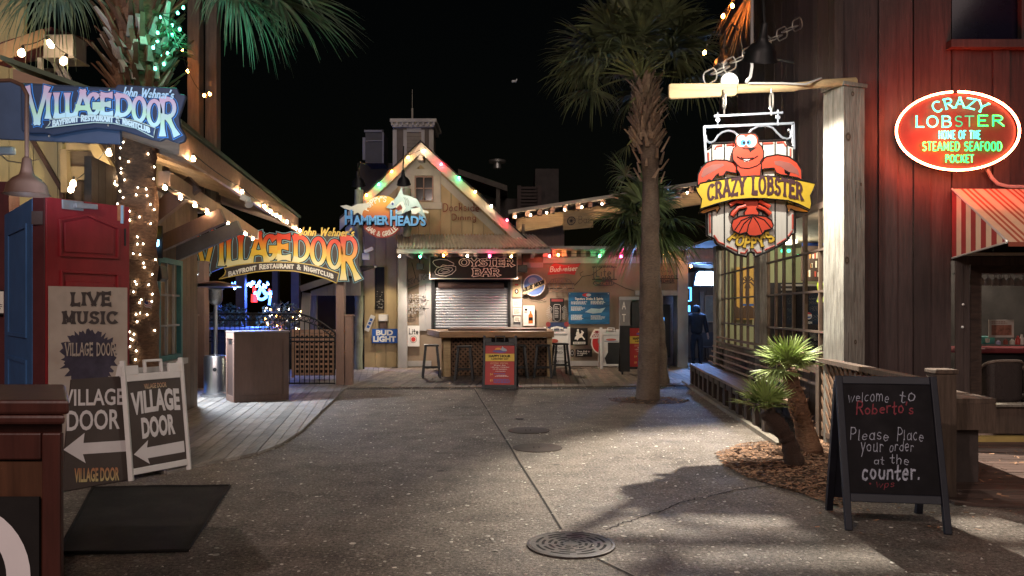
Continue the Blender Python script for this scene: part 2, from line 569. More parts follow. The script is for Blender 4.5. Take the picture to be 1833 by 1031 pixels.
BARKR = M('palm_bark_rust', (.17, .09, .05), .9, .5, 6, (3, 3, 8), .9, island=.3, dirt=(.06, .03, .02), dirt_amt=.6, dscale=4)
LEAF = M('palm_leaf', (.05, .09, .035), .5, .35, 5, bump=.05, island=.4)
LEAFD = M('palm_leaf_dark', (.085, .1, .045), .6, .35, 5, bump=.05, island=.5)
LEAFB = M('small_palm_leaf', (.25, .32, .1), .5, .3, 5, bump=.05, island=.35)
STALK = M('palm_stalk', (.2, .22, .08), .6, .25, 6, bump=.1)
DRYL = M('dry_frond', (.32, .2, .09), .8, .35, 6, bump=.2, island=.4)
MULCH = M('mulch_chips', (.215, .12, .07), .85, .3, 9, bump=.3, island=.75)
SOIL = M('soil', (.075, .045, .03), .95, .4, 12, bump=.6)
SHELL = M('shell_bits', (.5, .46, .4), .6, .3, 9, bump=.1, island=.5)
PAPER = M('paper', (.72, .68, .6), .7, .06, 3, bump=0)
YEL = M('pale_yellow_wall', (.46, .46, .28), .7, .08, 3, bump=.05, dirt=(.36, .34, .18), dirt_amt=.3)
SHUT = M('roller_shutter', (.45, .47, .5), .35, .12, 4, (.4, 6, 6), .05, metal=.5, dirt=(.25, .24, .24), dirt_amt=.4)
SIGNB = M('sign_black', (.016, .014, .014), .6, .2, 6, bump=.03, spec=.15)
GOLD = M('gold_letters', (.75, .5, .1), .4, .12, 5, bump=.02)
CREAM = M('cream_letters', (.8, .76, .66), .5, .06, 5, bump=0)
REDP = M('red_print', (.52, .03, .03), .45, .1, 4, bump=0)
YELP = M('yellow_print', (.75, .5, .06), .45, .1, 4, bump=0)
BLUPR = M('blue_print', (.02, .1, .42), .45, .1, 4, bump=0)
TUBEOFF = M('unlit_neon_tube', (.32, .3, .28), .25, .1, 9, bump=0)
TUBED = M('dark_neon_tube', (.07, .06, .06), .3, .1, 9, bump=0)
CHARC = M('charcoal_print', (.06, .045, .045), .6, .2, 5, bump=0)
PANE = glass('window_glass', (.9, .93, .95), .1)
WIRE = M('black_wire', (.015, .013, .012), .6, .2, 10, bump=0)
CHAINM = M('steel_chain', (.5, .48, .44), .4, .15, 20, bump=.02, metal=.7)

BULB = E('warm_bulb', (1, .66, .36), 120)
BULBL = E('large_warm_bulb', (1, .68, .38), 22)
BULBF = E('fairy_light', (1, .92, .7), 16, False)
BULBG = E('green_fairy_light', (.12, 1, .62), 10, True)
COL = {'r': E('red_bulb', (1, .03, .06), 150), 'g': E('green_bulb', (.04, .8, .25), 90), 'y': E('amber_bulb', (1, .55, .16), 90),
       'o': E('orange_bulb', (1, .28, .05), 110), 'm': E('magenta_bulb', (1, .03, .16), 150), 'w': E('clear_bulb', (1, .7, .45), 75)}

# ================================================================== the ground
def ground_material():
    m, nt, b = nodes_of('exposed_aggregate_concrete')
    N, L = nt.nodes.new, nt.links.new
    tc = N('ShaderNodeTexCoord')
    def noise(sc, det=6, rough=.6):
        n = N('ShaderNodeTexNoise'); n.inputs['Scale'].default_value = sc; n.inputs['Detail'].default_value = det
        n.inputs['Roughness'].default_value = rough
        L(tc.outputs['Object'], n.inputs[0]); return n.outputs[0]
    def rng(x, a, b_, c, d):
        r = N('ShaderNodeMapRange'); L(x, r.inputs[0])
        for i, v in enumerate((a, b_, c, d)): r.inputs[i + 1].default_value = v
        return r.outputs[0]
    def mul(x, y):
        r = N('ShaderNodeMath'); r.operation = 'MULTIPLY'; L(x, r.inputs[0]); L(y, r.inputs[1]); return r.outputs[0]
    def mix(f, a_, c):
        r = N('ShaderNodeMix'); r.data_type = 'RGBA'; L(f, r.inputs[0]); L(a_, r.inputs[6])
        r.inputs[7].default_value = tuple(c) + (1,); return r.outputs[2]
    def cells(sc, size, keep):
        """sparse round spots: one in some cells"""
        v = N('ShaderNodeTexVoronoi'); v.inputs['Scale'].default_value = sc; L(tc.outputs['Object'], v.inputs[0])
        sp = N('ShaderNodeSeparateColor'); L(v.outputs['Color'], sp.inputs[0])
        return mul(rng(v.outputs['Distance'], size, size * .7, 0, 1), rng(sp.outputs[0], keep, keep + .01, 0, 1)), sp.outputs[1]
    big, mid, fine, grit = noise(.45, 10, .7), noise(3.2, 8, .7), noise(38, 5, .7), noise(130, 3)
    r = N('ShaderNodeValToRGB'); e = r.color_ramp.elements
    e[0].position, e[0].color = .3, (.105, .087, .074, 1)
    e[1].position, e[1].color = .7, (.225, .19, .16, 1)
    L(big, r.inputs[0])
    hs = N('ShaderNodeHueSaturation'); L(r.outputs[0], hs.inputs['Color'])
    L(mul(mul(rng(mid, .3, .7, .62, 1.38), rng(fine, .32, .68, .3, 1.75)), rng(grit, .35, .65, .5, 1.5)), hs.inputs['Value'])
    c = hs.outputs[0]
    s1, w1 = cells(30, .32, .5); c = mix(mul(s1, rng(w1, 0, 1, .2, .9)), c, (.42, .38, .32))
    s2, w2 = cells(52, .3, .5); c = mix(mul(s2, rng(w2, 0, 1, .1, .7)), c, (.03, .025, .02))
    s3, w3 = cells(17, .22, .72); c = mix(mul(s3, rng(w3, 0, 1, .3, .9)), c, (.4, .37, .31))
    g1, w4 = cells(1.9, .09, .45); c = mix(mul(g1, rng(w4, 0, 1, .3, .75)), c, (.03, .026, .024))
    st = noise(.9, 12, .72)
    c = mix(rng(st, .54, .66, 0, .55), c, (.045, .037, .032))
    L(c, b.inputs['Base Color'])
    L(rng(st, .3, .7, .9, .62), b.inputs['Roughness'])
    b.inputs['Specular IOR Level'].default_value = .3
    bp = N('ShaderNodeBump'); bp.inputs['Strength'].default_value = .9; bp.inputs['Distance'].default_value = .02
    L(fine, bp.inputs['Height']); L(bp.outputs[0], b.inputs['Normal'])
    return m

g = MB()
g.sheet([(-300, -60, 0), (300, -60, 0), (300, 500, 0), (-300, 500, 0)])
struct(g.build('ground', ground_material()))

# shells set in the concrete: pale flattened chips, countless
sh = MB()
for i in range(2600):
    d = 4.3 + 12.5 * R.random() ** 1.25
    x = R.uniform(-3.6, 4.2) if d < 12 else R.uniform(-3.0, 4)
    px = CX + F * x / d
    if px < 330 and d > 7: continue
    r = R.choice([.006, .008, .011, .013, .017, .022]) * R.uniform(.7, 1.15)
    a, n = R.random() * 6.28, R.randint(5, 7)
    el = R.uniform(.45, .9)
    tz = R.uniform(.0, .007)
    pts = []
    for j in range(n):
        t = 2 * math.pi * j / n
        ux, uy = math.cos(t) * r * R.uniform(.8, 1.1), math.sin(t) * r * el
        pts.append((x + ux * math.cos(a) - uy * math.sin(a), d + ux * math.sin(a) + uy * math.cos(a), .0025 + tz * (uy / r * .5 + .5)))
    sh.add(pts + [(x, d, .006 + tz)], [(j, (j + 1) % n, n) for j in range(n)])
struct(sh.build('shell_fragments', SHELL), 'stuff')

# joints and the crack in the slab
GROOVE = M('groove_dirt', (.025, .02, .018), .95, .3, 30, bump=.3)
LIGHTJ = M('joint_edge', (.19, .16, .13), .8, .3, 20, bump=.2)
def strip(mb, pts, w, z, mi=0):
    n = len(pts)
    vs = []
    for i, p in enumerate(pts):
        a, b = pts[max(0, i - 1)], pts[min(n - 1, i + 1)]
        t = (V(b) - V(a)).normalized(); s = V((t.y, -t.x, 0))
        ww = w[i] if isinstance(w, list) else w
        q = V((p[0], p[1], z))
        vs += [q + s * ww / 2, q - s * ww / 2]
    mb.add(vs, [(2 * i, 2 * i + 1, 2 * i + 3, 2 * i + 2) for i in range(n - 1)], mi)
jt = MB()
a, b = G(841, 684), G(1004, 948)
line = [a.lerp(b, t / 14) + V((R.uniform(-.008, .008), 0, 0)) for t in range(15)]
strip(jt, line, [.016 + .008 * R.random() for _ in line], .004)
strip(jt, [p + V((.022, 0, 0)) for p in line], [.01 + .014 * R.random() for _ in line], .003, 1)
a, b = G(1068, 1000), G(1150, 1040)
strip(jt, [a, b], .018, .004); strip(jt, [a + V((.02, 0, 0)), b + V((.02, 0, 0))], .016, .003, 1)
a, b = G(905, 752), G(1382, 747)
line = [a.lerp(b, t / 12) for t in range(13)]
strip(jt, line, .012, .004)
struct(jt.build('ground_joint', [GROOVE, LIGHTJ]))
ck = MB()
cpts = [(1086, 949), (1098, 945), (1112, 936), (1128, 934), (1150, 926), (1166, 920), (1182, 916), (1200, 907), (1224, 899), (1246, 893), (1268, 890), (1290, 884), (1318, 878), (1350, 874), (1385, 866)]
cp = []
for p, q in zip(cpts, cpts[1:]):
    A, B = G(*p), G(*q)
    for t in range(4): cp.append(A.lerp(B, t / 4) + V((R.uniform(-.012, .012), R.uniform(-.02, .02), 0)))
strip(ck, cp, [R.uniform(.006, .022) for _ in cp], .004)
struct(ck.build('ground_crack', GROOVE))


# ------------------------------------------------------------------ timber decks
def clip(poly, n, c):
    out = []
    for i, p in enumerate(poly):
        q = poly[(i + 1) % len(poly)]
        dp, dq = p[0] * n[0] + p[1] * n[1] - c, q[0] * n[0] + q[1] * n[1] - c
        if dp >= 0: out.append(p)
        if (dp >= 0) != (dq >= 0):
            t = dp / (dp - dq)
            out.append((p[0] + (q[0] - p[0]) * t, p[1] + (q[1] - p[1]) * t))
    return out


def planks(mb, poly, dirv, w, gap, z, th, joints=None):
    L = math.hypot(*dirv)
    t = (dirv[0] / L, dirv[1] / L)
    n = (t[1], -t[0])
    cs = [p[0] * n[0] + p[1] * n[1] for p in poly]
    c = min(cs)
    while c < max(cs):
        q = clip(clip(poly, n, c + gap / 2), (-n[0], -n[1]), -(c + w - gap / 2))
        if len(q) >= 3:
            segs = [q]
            if joints:
                s0 = R.uniform(0, joints)
                al = [p[0] * t[0] + p[1] * t[1] for p in q]
                k = min(al) - s0
                segs = []
                while k < max(al):
                    qq = clip(clip(q, t, k + .003), (-t[0], -t[1]), -(k + joints - .003))
                    if len(qq) >= 3: segs.append(qq)
                    k += joints
            for qq in segs:
                dz = R.uniform(-.003, .003)
                mb.poly([(x, y, z + dz) for x, y in qq][::-1] if False else [(x, y, z + dz) for x, y in qq], (0, 0, -th))
        c += w

gp = lambda *ps: [tuple(G(*p))[:2] for p in ps]
left_deck = gp((300, 850), (345, 838), (400, 827), (455, 816), (500, 800), (540, 774), (575, 739), (600, 716), (616, 699)) + [(-3.35, 21.6), (-7.2, 21.6), (-5.6, 9.0)]
dk = MB(); planks(dk, left_deck, (-.165, 1), .142, .009, .03, .028)
struct(dk.build('deck', DECKM))
dk = MB()
bar_deck = [(-3.38, 16.05), (0.3, 16.15), (3.75, 16.6), (4.6, 17.9), (4.8, 30), (3.0, 30), (3.0, 21.9), (-3.36, 21.9)]
planks(dk, [p for p in bar_deck], (.04, 1), .142, .009, .03, .028, joints=2.4)
struct(dk.build('bar_deck', DECKB))
dk = MB(); dk.bx(-7.3, 4.9, 15.9, 30.2, -.02, .002); dk.sheet([(x, y, .0035) for x, y in left_deck])
struct(dk.build('deck_gap_shade', DARK))  # dark sheet standing in for the shade between the deck boards
dk = MB()
right_deck = [(3.62, 6.45), (8.5, 5.4), (8.5, 9.6), (3.95, 9.6)]
planks(dk, right_deck, (1, -.12), .14, .008, .028, .026)
struct(dk.build('entrance_deck', DECKR))
dk = MB(); dk.sheet([(x, y, .0035) for x, y in right_deck]); struct(dk.build('entrance_deck_gap_shade', DARK))  # dark sheet in place of the shade in the board gaps

# ================================================================== shared builders
_bm = {}


def bulb_mesh(mat, r, socket=True):
    k = (mat.name, r, socket)
    if k not in _bm:
        m = MB()
        m.lathe((0, 0, 0), [(r * .35, .0), (r * .75, -r * .6), (r, -r * 1.4), (r * .8, -r * 2.1), (r * .2, -r * 2.5)], 8, 0)
        if socket: m.lathe((0, 0, 0), [(r * .45, r * 1.1), (r * .5, -.02 * r)], 8, 1)
        me = bpy.data.meshes.new('bulb')
        me.from_pydata(m.v, [], m.f)
        me.materials.append(mat); me.materials.append(WIRE)
        me.polygons.foreach_set('material_index', m.m)
        me.polygons.foreach_set('use_smooth', [True] * len(me.polygons))
        _bm[k] = me
    return _bm[k]


def bulbs(root, pts, mats, r=.035, socket=True, tilt=0):
    inv = WM[root.name].inverted()
    for i, p in enumerate(pts):
        mt = mats[i % len(mats)] if isinstance(mats, (list, tuple)) else mats
        o = bpy.data.objects.new('bulb', bulb_mesh(mt, r, socket))
        C.objects.link(o); o.parent = root
        o.location = inv @ V(p)
        o.rotation_euler = (R.uniform(-.5, .5) + tilt, R.uniform(-.4, .4), 0)


def string_lights(label, pts, mats, r=.035, group=None, sag=.05, wire_r=.006, name='string_lights', ends=True):
    pts = [V(p) for p in pts]
    o = thing(name, label, 'string lights', pts[0], group=group)
    w = MB()
    line = []
    for a, b in zip(pts, pts[1:]):
        for t in range(5):
            q = a.lerp(b, t / 5); q.z += r * 1.2 - sag * 4 * (t / 5) * (1 - t / 5)
            line.append(q)
    line.append(pts[-1] + V((0, 0, r * 1.2)))
    w.tube(line, wire_r, 5)
    w.build('wire', WIRE, o)
    bulbs(o, pts, mats, r)
    return o


def vboards(mb, poly, w, gap, y, th, mi=0, z_ax=True):
    """vertical boards filling an outline given as (x, z) in the plane at distance y"""
    c = min(p[0] for p in poly)
    x1 = max(p[0] for p in poly)
    while c < x1:
        q = clip(clip(poly, (1, 0), c + gap / 2), (-1, 0), -(c + w - gap / 2))
        if len(q) >= 3:
            dy = R.uniform(-.004, .004)
            mb.poly([(x, y + dy, z) for x, z in q], (0, th, 0), mi)
        c += w


def pp(d, *ps): return [(X(a, d), Z(b, d)) for a, b in ps]
def pts3(d, ps, off=0.0): return [P(a, b, d) - V((0, off, 0)) for a, b in ps]


def gooseneck(label, shade, mat, r=.16, arm=None, group=None, h=.22, axis=(0, -.35, 1)):
    """barn lamp: bell shade on a bent arm; shade = point at the shade's neck, axis = up through the shade"""
    o = thing('gooseneck_lamp', label, 'lamp', shade, group=group)
    s, ax = V(shade), V(axis).normalized()
    m = MB()
    prof = [(r * .13, h * .55), (r * .2, h * .5), (r * .27, h * .12), (r * .34, -h * .02), (r * .62, -h * .14), (r * .86, -h * .34), (r * .95, -h * .6), (r * 1.04, -h * .66)]
    m.lathe(s, prof, 28, axis=ax, cap=False)
    m.lathe(s, [(p * .97, q) for p, q in prof[::-1]], 28, axis=ax, cap=False)
    m.build('shade', mat, o, smooth=True)
    a = MB(); a.tube(arm, .016, 8); a.build('arm', mat, o, smooth=True)
    b = MB(); b.ball(s - ax * h * .3, r * .25); b.build('bulb', TRIMG, o, smooth=True)
    return o


class Panel:
    """flat rectangle in space: fn(u, v, lift)"""
    def __init__(s, o, ux, uy):
        s.o, s.ux, s.uy = V(o), V(ux), V(uy)
        s.n = s.ux.cross(s.uy).normalized()
        if s.n.y > 0: s.n = -s.n          # towards the viewer
        s.w, s.h = s.ux.length, s.uy.length
    def __call__(s, u, v, l=0.0): return s.o + s.ux * u + s.uy * v + s.n * l
    def box(s, mb, u0, u1, v0, v1, l0, l1, mi=0):
        q = [s(u, v, l) for l in (l0, l1) for u, v in ((u0, v0), (u1, v0), (u1, v1), (u0, v1))]
        return mb.hexa(q, mi)
    def rect(s, mb, u0, u1, v0, v1, l, mi=0): return mb.sheet([s(u0, v0, l), s(u1, v0, l), s(u1, v1, l), s(u0, v1, l)], mi)
    def poly(s, mb, pts, l, mi=0): return mb.sheet([s(u, v, l) for u, v in pts], mi)
    def sub(s, u0, u1, v0, v1, l=.003): return lambda u, v, k=0.0: s(u0 + (u1 - u0) * u, v0 + (v1 - v0) * v, l + k)
    def text(s, mb, t, u0, u1, v0, v1, l=.004, mi=0, bold=0.0, shear=0.0):
        f = s.sub(u0, u1, v0, v1, l)
        put(mb, text2d(t, bold, 1, shear), lambda u, v: f(u, v), mi)


def fpanel(px0, px1, py0, py1, d, off=.02):
    """panel facing the viewer, covering a photo rectangle at distance d"""
    o = P(px0, py1, d) - V((0, off, 0))
    return Panel(o, V((X(px1, d) - X(px0, d), 0, 0)), V((0, 0, Z(py0, d) - Z(py1, d))))


def circle(pn, mb, cu, cv, ru, rv, l, mi=0, n=32, a0=0, a1=360):
    pn.poly(mb, [(cu + ru * math.cos(rad(a0 + (a1 - a0) * i / n)), cv + rv * math.sin(rad(a0 + (a1 - a0) * i / n))) for i in range(n + (a1 - a0 < 360))], l, mi)


def greek(pn, mb, u0, u1, v0, v1, n, l=.004, mi=0, fill=.45, centre=False):
    """lines of print too small to read"""
    for i in range(n):
        t = v1 - (v1 - v0) * (i + .5) / n
        h = (v1 - v0) / n * fill / 2
        x = u0
        end = u1 - (u1 - u0) * R.uniform(0, .35)
        if centre: x = u0 + (u1 - end) / 2; end = u1 - (u1 - end) / 2
        while x < end:
            w = (u1 - u0) * R.uniform(.05, .16)
            pn.rect(mb, x, min(end, x + w), t - h, t + h, l, mi)
            x += w + (u1 - u0) * .025


# ================================================================== the gabled restaurant at the back
D = 21.8
house = thing('gabled_building', 'tan board building with steep front gable, louvred cupola and shuttered serving window', 'building', (X(753, D), D, 0))
m = MB()
vboards(m, pp(D, (652, 700), (652, 375), (753, 268), (935, 436), (935, 700)), .3, .012, D, .12)
m.bx(X(652, D), X(935, D), D + .13, D + .3, 0, Z(420, D), 0)
m.build('wall', TAN, house)
# side body and floor behind
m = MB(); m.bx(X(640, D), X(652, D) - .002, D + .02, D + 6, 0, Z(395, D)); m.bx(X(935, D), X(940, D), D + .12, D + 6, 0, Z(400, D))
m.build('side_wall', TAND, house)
# rake boards, friezes
ap = (753, 254)
for sgn, e, nm in ((-1, (608, 392), 'l'), (1, (948, 434), 'r')):
    m = MB()
    a, b = P(*ap, D - .5), P(*e, D - .5)
    t = (b - a).normalized(); n = V((t.z * sgn, 0, -t.x * sgn)) if False else V((-abs(t.z) * -sgn * 0, 0, -1))
    w = .3
    m.poly([a, b, b + V((0, 0, -w)), a + V((0, 0, -w))], (0, .05, 0))
    m.build('rake_board', TRIM, house)
    m = MB()
    a2, b2 = P(ap[0], ap[1] + 24, D - .03), P(e[0] + (-sgn) * 10, e[1] + 16, D - .03)
    m.poly([a2, b2, b2 + V((0, 0, -.26)), a2 + V((0, 0, -.26))], (0, .028, 0))
    m.build('frieze_board', TRIM, house)
    m = MB()
    up = V((0, 0, .05))
    a, b = P(*ap, D - .56) , P(*e, D - .56)
    a.z += .055; b.z += .055
    m.poly([a, b, b - up, a - up], (0, 7, 0))
    m.build('roof', ROOFD, house)
# king post below the apex
m = MB(); m.pbx(748, 757, 268, 287, D - .45, .42); m.build('king_post', TRIM, house)
# gable window
m = MB()
m.pbx(728, 742, 304, 373, D - .045, .04); m.pbx(776, 789, 304, 373, D - .045, .04); m.pbx(728, 789, 302, 314, D - .05, .048); m.pbx(724, 791, 362, 374, D - .06, .055)
fr = m.build('window', TRIM, house, bevel=.006)
m = MB()
for x0, x1, y0, y1 in ((742, 744.5, 315, 361), (773.5, 776, 315, 361), (744.5, 773.5, 315, 317.5), (744.5, 773.5, 358.5, 361), (744.5, 773.5, 336, 338), (757.5, 759.5, 317.5, 358.5)): m.pbx(x0, x1, y0, y1, D - .03, .025)
m.build('sash', BROWNL, fr)
m = MB(); m.sheet(pts3(D, [(742, 361), (776, 361), (776, 315), (742, 315)], .004)); m.build('pane', M('dark_pane', (.02, .018, .016), .1, .4, 3, bump=0), fr)
m = MB(); m.pbx(716, 727.5, 306, 424, D - .035, .03); m.build('corner_board', TRIM, house)
# cupola with louvres
DC = 24.2
m = MB(); m.pbx(706, 773, 226, 330, DC, 1.2)
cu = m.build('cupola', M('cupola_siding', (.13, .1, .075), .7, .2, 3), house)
m = MB()
for x0, x1 in ((703, 710), (768, 776), (722, 728), (754, 760)): m.pbx(x0, x1, 232, 330, DC - .03, .026)
m.pbx(728, 754, 229, 236, DC - .03, .026)
m.build('trim', TRIM, cu)
m = MB()
for i in range(12): 
    y = 238 + i * 6.6
    q = [P(728, y + 6, DC - .02), P(754, y + 6, DC - .02), P(754, y, DC - .001), P(728, y, DC - .001)]
    m.poly(q, (0, .01, .01))
m.build('louvre', M('louvre_paint', (.24, .2, .15), .7, .2, 4), cu)
m = MB(); m.pbx(698, 781, 212, 218, DC - .25, 1.7); m.pbx(702, 777, 218, 227, DC - .15, 1.5)
for i in range(9): m.pbx(700 + i * 9.4, 703 + i * 9.4, 218.5, 224, DC - .24, .09)
m.tube([P(738, 212, DC + .5), P(738, 194, DC + .5)], .03); m.tube([P(738, 194, DC + .5), P(738, 160, DC + .5)], .008)
m.build('cap', TRIM, cu)
# corrugated awning roof over the serving window
m = MB()
nx = 360
vsx, fsx = [], []
z0, z1, y0, y1 = Z(420, D - .06), Z(444, 20.2), D - .06, 20.2
xl0, xr0, xl1, xr1 = X(712, 21.8), X(957, 21.8), X(710, 20.2), X(986, 20.2)
for i in range(nx + 1):
    u = i / nx
    w = .026 * math.sin(u * 6.2832 * 44)
    vsx += [(xl0 + (xr0 - xl0) * u, y0, z0 + w), (xl1 + (xr1 - xl1) * u, y1, z1 + w)]
m.add(vsx, [(2 * i, 2 * i + 1, 2 * i + 3, 2 * i + 2) for i in range(nx)])
m.build('corrugated_roof', CORR, house, smooth='all')
m = MB(); m.bx(xl1, xr1, 20.22, 20.27, z1 - .13, z1 - .02); m.build('fascia', TRIMG, house)
m = MB()
for px in (728, 754, 776, 800, 824, 850, 876, 903, 930, 955): m.pbx(px - 3, px + 3, 447, 457, 20.3, 1.3)
m.build('rafter_tails', TRIM, house)
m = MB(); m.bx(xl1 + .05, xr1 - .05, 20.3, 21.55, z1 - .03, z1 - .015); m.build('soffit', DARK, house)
# corner column, trims of the serving window
m = MB(); m.pbx(712, 728, 452, 660, 21.35, .2); m.build('column', TRIMG, house, bevel=.01)
DW = 21.62
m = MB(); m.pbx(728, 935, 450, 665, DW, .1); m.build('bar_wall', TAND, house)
m = MB(); m.pbx(750, 762, 490, 592, DW - .05, .048); m.build('window_trim', TRIMG, house); m = MB(); m.pbx(762.3, 772, 490, 592, DW - .07, .068); m.build('window_trim', TRIMG, house); m = MB(); m.pbx(914, 934.5, 494, 592, DW - .06, .058); m.build('window_trim', TRIMG, house); m = MB(); m.pbx(728, 772, 646, 656, DW - .05, .048)
m.build('base_trim', TRIMG, house)
m = MB()
for a in ((772, 778, 497, 592), (909, 914, 497, 592), (778, 909, 497, 501), (778, 909, 588, 592)): m.pbx(*a, DW - .09, .088)
sw = m.build('serving_window', BLACK, house)
m = MB(); m.lathe(P(785, 511, DW - .05), [(.09, 0), (.09, X(902, DW) - X(785, DW))], 14, axis=(1, 0, 0)); m.build('shutter_roll', BROWN, sw, smooth=True)
m = MB()
n = 15
for i in range(n):
    ya, yb = 515 + i * 73 / n, 515 + (i + 1) * 73 / n
    a, b = Z(yb, DW), Z(ya, DW)
    prof = [(-.012, a), (-.03, a + (b - a) * .2), (-.036, a + (b - a) * .5), (-.03, a + (b - a) * .8), (-.012, b)]
    vs = []
    for dy, z in prof: vs += [(X(778, DW), DW + dy, z), (X(909, DW), DW + dy, z)]
    m.add(vs, [(2 * k, 2 * k + 1, 2 * k + 3, 2 * k + 2) for k in range(4)])
m.build('shutter', SHUT, sw)
m = MB(); m.pbx(778, 909, 499, 590, DW - .006, .004); m.build('backing', DARK, sw)

# dark annex roofs behind
back = thing('dark_roofed_building', 'unlit building of dark roofs and a louvred vent rising behind the gabled building', 'building', (1.5, 29, 0))
m = MB(); m.bx(X(640, 27), X(712, 27), 27, 29, 0, Z(292, 27)); m.bx(X(850, 29), X(1000, 29), 29.5, 33, 0, Z(352, 29)); m.bx(X(958, 30), X(1000, 30), 30, 33, 3, Z(302, 30))
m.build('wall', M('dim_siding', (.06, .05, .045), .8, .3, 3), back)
m = MB()
a, b = P(820, 302, 28), P(908, 332, 28)
m.poly([a, b, b - V((0, 0, .2)), a - V((0, 0, .2))], (0, 3, 0))
m.pbx(888, 895, 330, 380, 28.1, .1)
m.build('roof', M('dim_roof', (.1, .085, .07), .8, .3, 3), back)
m = MB()
for i in range(9): m.pbx(933, 962, 334 + i * 6, 338 + i * 6, 29.0, .1)
m.pbx(926, 933, 332, 395, 28.9, .2); m.pbx(962, 969, 332, 395, 28.9, .2)
m.build('louvre_vent', M('dim_vent', (.07, .05, .045), .8, .3, 3), back)
vt = thing('roof_vent', 'small galvanised roof vent cap on the dark roof right of the gable', 'vent', P(890, 300, 30))
m = MB(); m.lathe(P(890, 292, 30), [(.16, -.2), (.16, 0), (.32, .02), (.34, .1), (.1, .16)], 14); m.build('cap', GALV, vt, smooth=True)
hv = thing('air_conditioner', 'pale metal air conditioning unit on the roof left of the cupola', 'air conditioner', P(668, 290, 26))
m = MB(); m.pbx(654, 686, 236, 292, 26, 1.0); m.build('cabinet', M('ac_panel', (.06, .06, .07), .5, .15, 3), hv)
m = MB()
for a in ((649, 654, 246, 286), (684, 687, 233, 292), (652, 687, 232.5, 236), (655, 684, 251, 252.5)): m.pbx(*a, 25.95, .05)
m.build('frame', M('ac_frame', (.2, .2, .23), .5, .15, 3), hv)

# right wing with flat eave
wing = thing('bar_wing', 'low tan wing hung with beer signs, with a cash machine niche at its end', 'building', (X(1080, 21.7), 21.7, 0))
DR = 21.7
m = MB(); m.pbx(935.5, 1137, 452, 664, DR, .2); m.pbx(1137, 1226, 470, 522, DR, .2); m.pbx(1137, 1172, 522, 664, DR, .2)
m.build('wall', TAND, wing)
m = MB(); m.pbx(972, 1232, 460, 471, DR - .05, .3); m.pbx(934.7, 972, 470, 479, DR - .05, .048); m.pbx(1213, 1232, 471.2, 664, DR - .06, .6); m.pbx(1137, 1213, 520, 529, DR - .05, .048)
m.build('trim', TRIMG, wing, bevel=.008)
m = MB(); m.pbx(1020, 1110, 646, 655, DR - .03, .028); m.build('base_trim', TRIMG, wing)
m = MB(); m.pbx(1172, 1213, 529, 664, DR + .75, .05); m.bx(X(1172, DR) - .02, X(1172, DR), DR + .2, DR + .75, 0, Z(529, DR)); m.bx(X(1172, DR), X(1213, DR), DR, DR + .75, Z(529, DR), Z(527, DR)); m.build('niche', BROWN, wing)
m = MB(); m.bx(X(960, 21), X(1232, 21), 20.9, 23, Z(446, 21), Z(441, 21)); m.build('roof', TRIMG, wing)
m = MB()
for k, px in enumerate(range(972, 1232, 17)): m.pbx(px, px + 9, 446.3, 459, 21.4 + .1 * (k % 2), .1)
m.pbx(960, 1232, 446.3, 459.8, 21.62, .07)
m.build('eave_blocks', M('eave_block_paint', (.4, .36, .3), .7, .2, 4, island=.5), wing)
# porch roof sloping up to the right, behind
porch = thing('porch_roof', 'long porch roof sloping up behind the palm with pale edge and exposed rafters', 'roof', P(1090, 360, 23.2))
m = MB()
a, b = P(910, 376, 23), P(1296, 318, 23)
m.poly([a, b, b - V((0, 0, .1)), a - V((0, 0, .1))], (0, 5, 0)); m.build('roof_edge', TRIM, porch)
m = MB()
a2, b2 = P(924, 391, 23.4), P(1296, 334, 23.4)
m.poly([a2, b2, b2 - V((0, 0, .42)), a2 - V((0, 0, .42))], (0, .12, 0)); m.build('beam', WOODP, porch)
m = MB()
for i in range(17):
    t = (i + .5) / 17
    q = a.lerp(b, t) - V((0, 0, .1)); 
    m.bx(q.x - .06, q.x + .06, 23.1, 25, q.z - .16, q.z)
m.build('rafters', BROWNL, porch)
m = MB(); m.pbx(1232, 1290, 446, 470, 22.4, .06); m.pbx(940, 1010, 400, 452, 24.5, .2); m.build('gable_board', BROWNL, porch)
sg = thing('tavern_sign', 'cream wooden sign with a small wheel emblem hung under the sloping porch roof', 'sign', P(1030, 395, 22.9))
pn = Panel(P(1008, 412, 22.9), V((X(1062, 22.9) - X(1008, 22.9), 0, .08)), V((0, 0, Z(380, 22.9) - Z(412, 22.9))))
m = MB(); pn.box(m, 0, 1, 0, 1, -.04, 0); m.build('board', WOODP, sg, bevel=.006)
m = MB()
for k in range(12):
    a = k * math.pi / 6
    ribbon(m, [(.27, .48), (.27 + .13 * math.cos(a), .48 + .22 * math.sin(a))], .03, pn, 0, 0, pn.w / pn.h, .004)
ribbon(m, arcp(.27, .48, .13, .22, 0, 360, 20), .05, pn, 0, 0, pn.w / pn.h, .005)
strokes(m, 'Bar', .06, pn.sub(.5, .9, .3, .7, .004))
m.build('emblem', CHARC, sg)
string_lights('warm bulbs strung along the sloping porch roof beam', [P(x, y, 23.0) for x, y in ((922, 386), (950, 383), (979, 379), (1010, 374), (1041, 369), (1078, 363), (1115, 358), (1150, 354), (1186, 349), (1230, 343), (1270, 337))], COL['w'], .025, sag=.02)

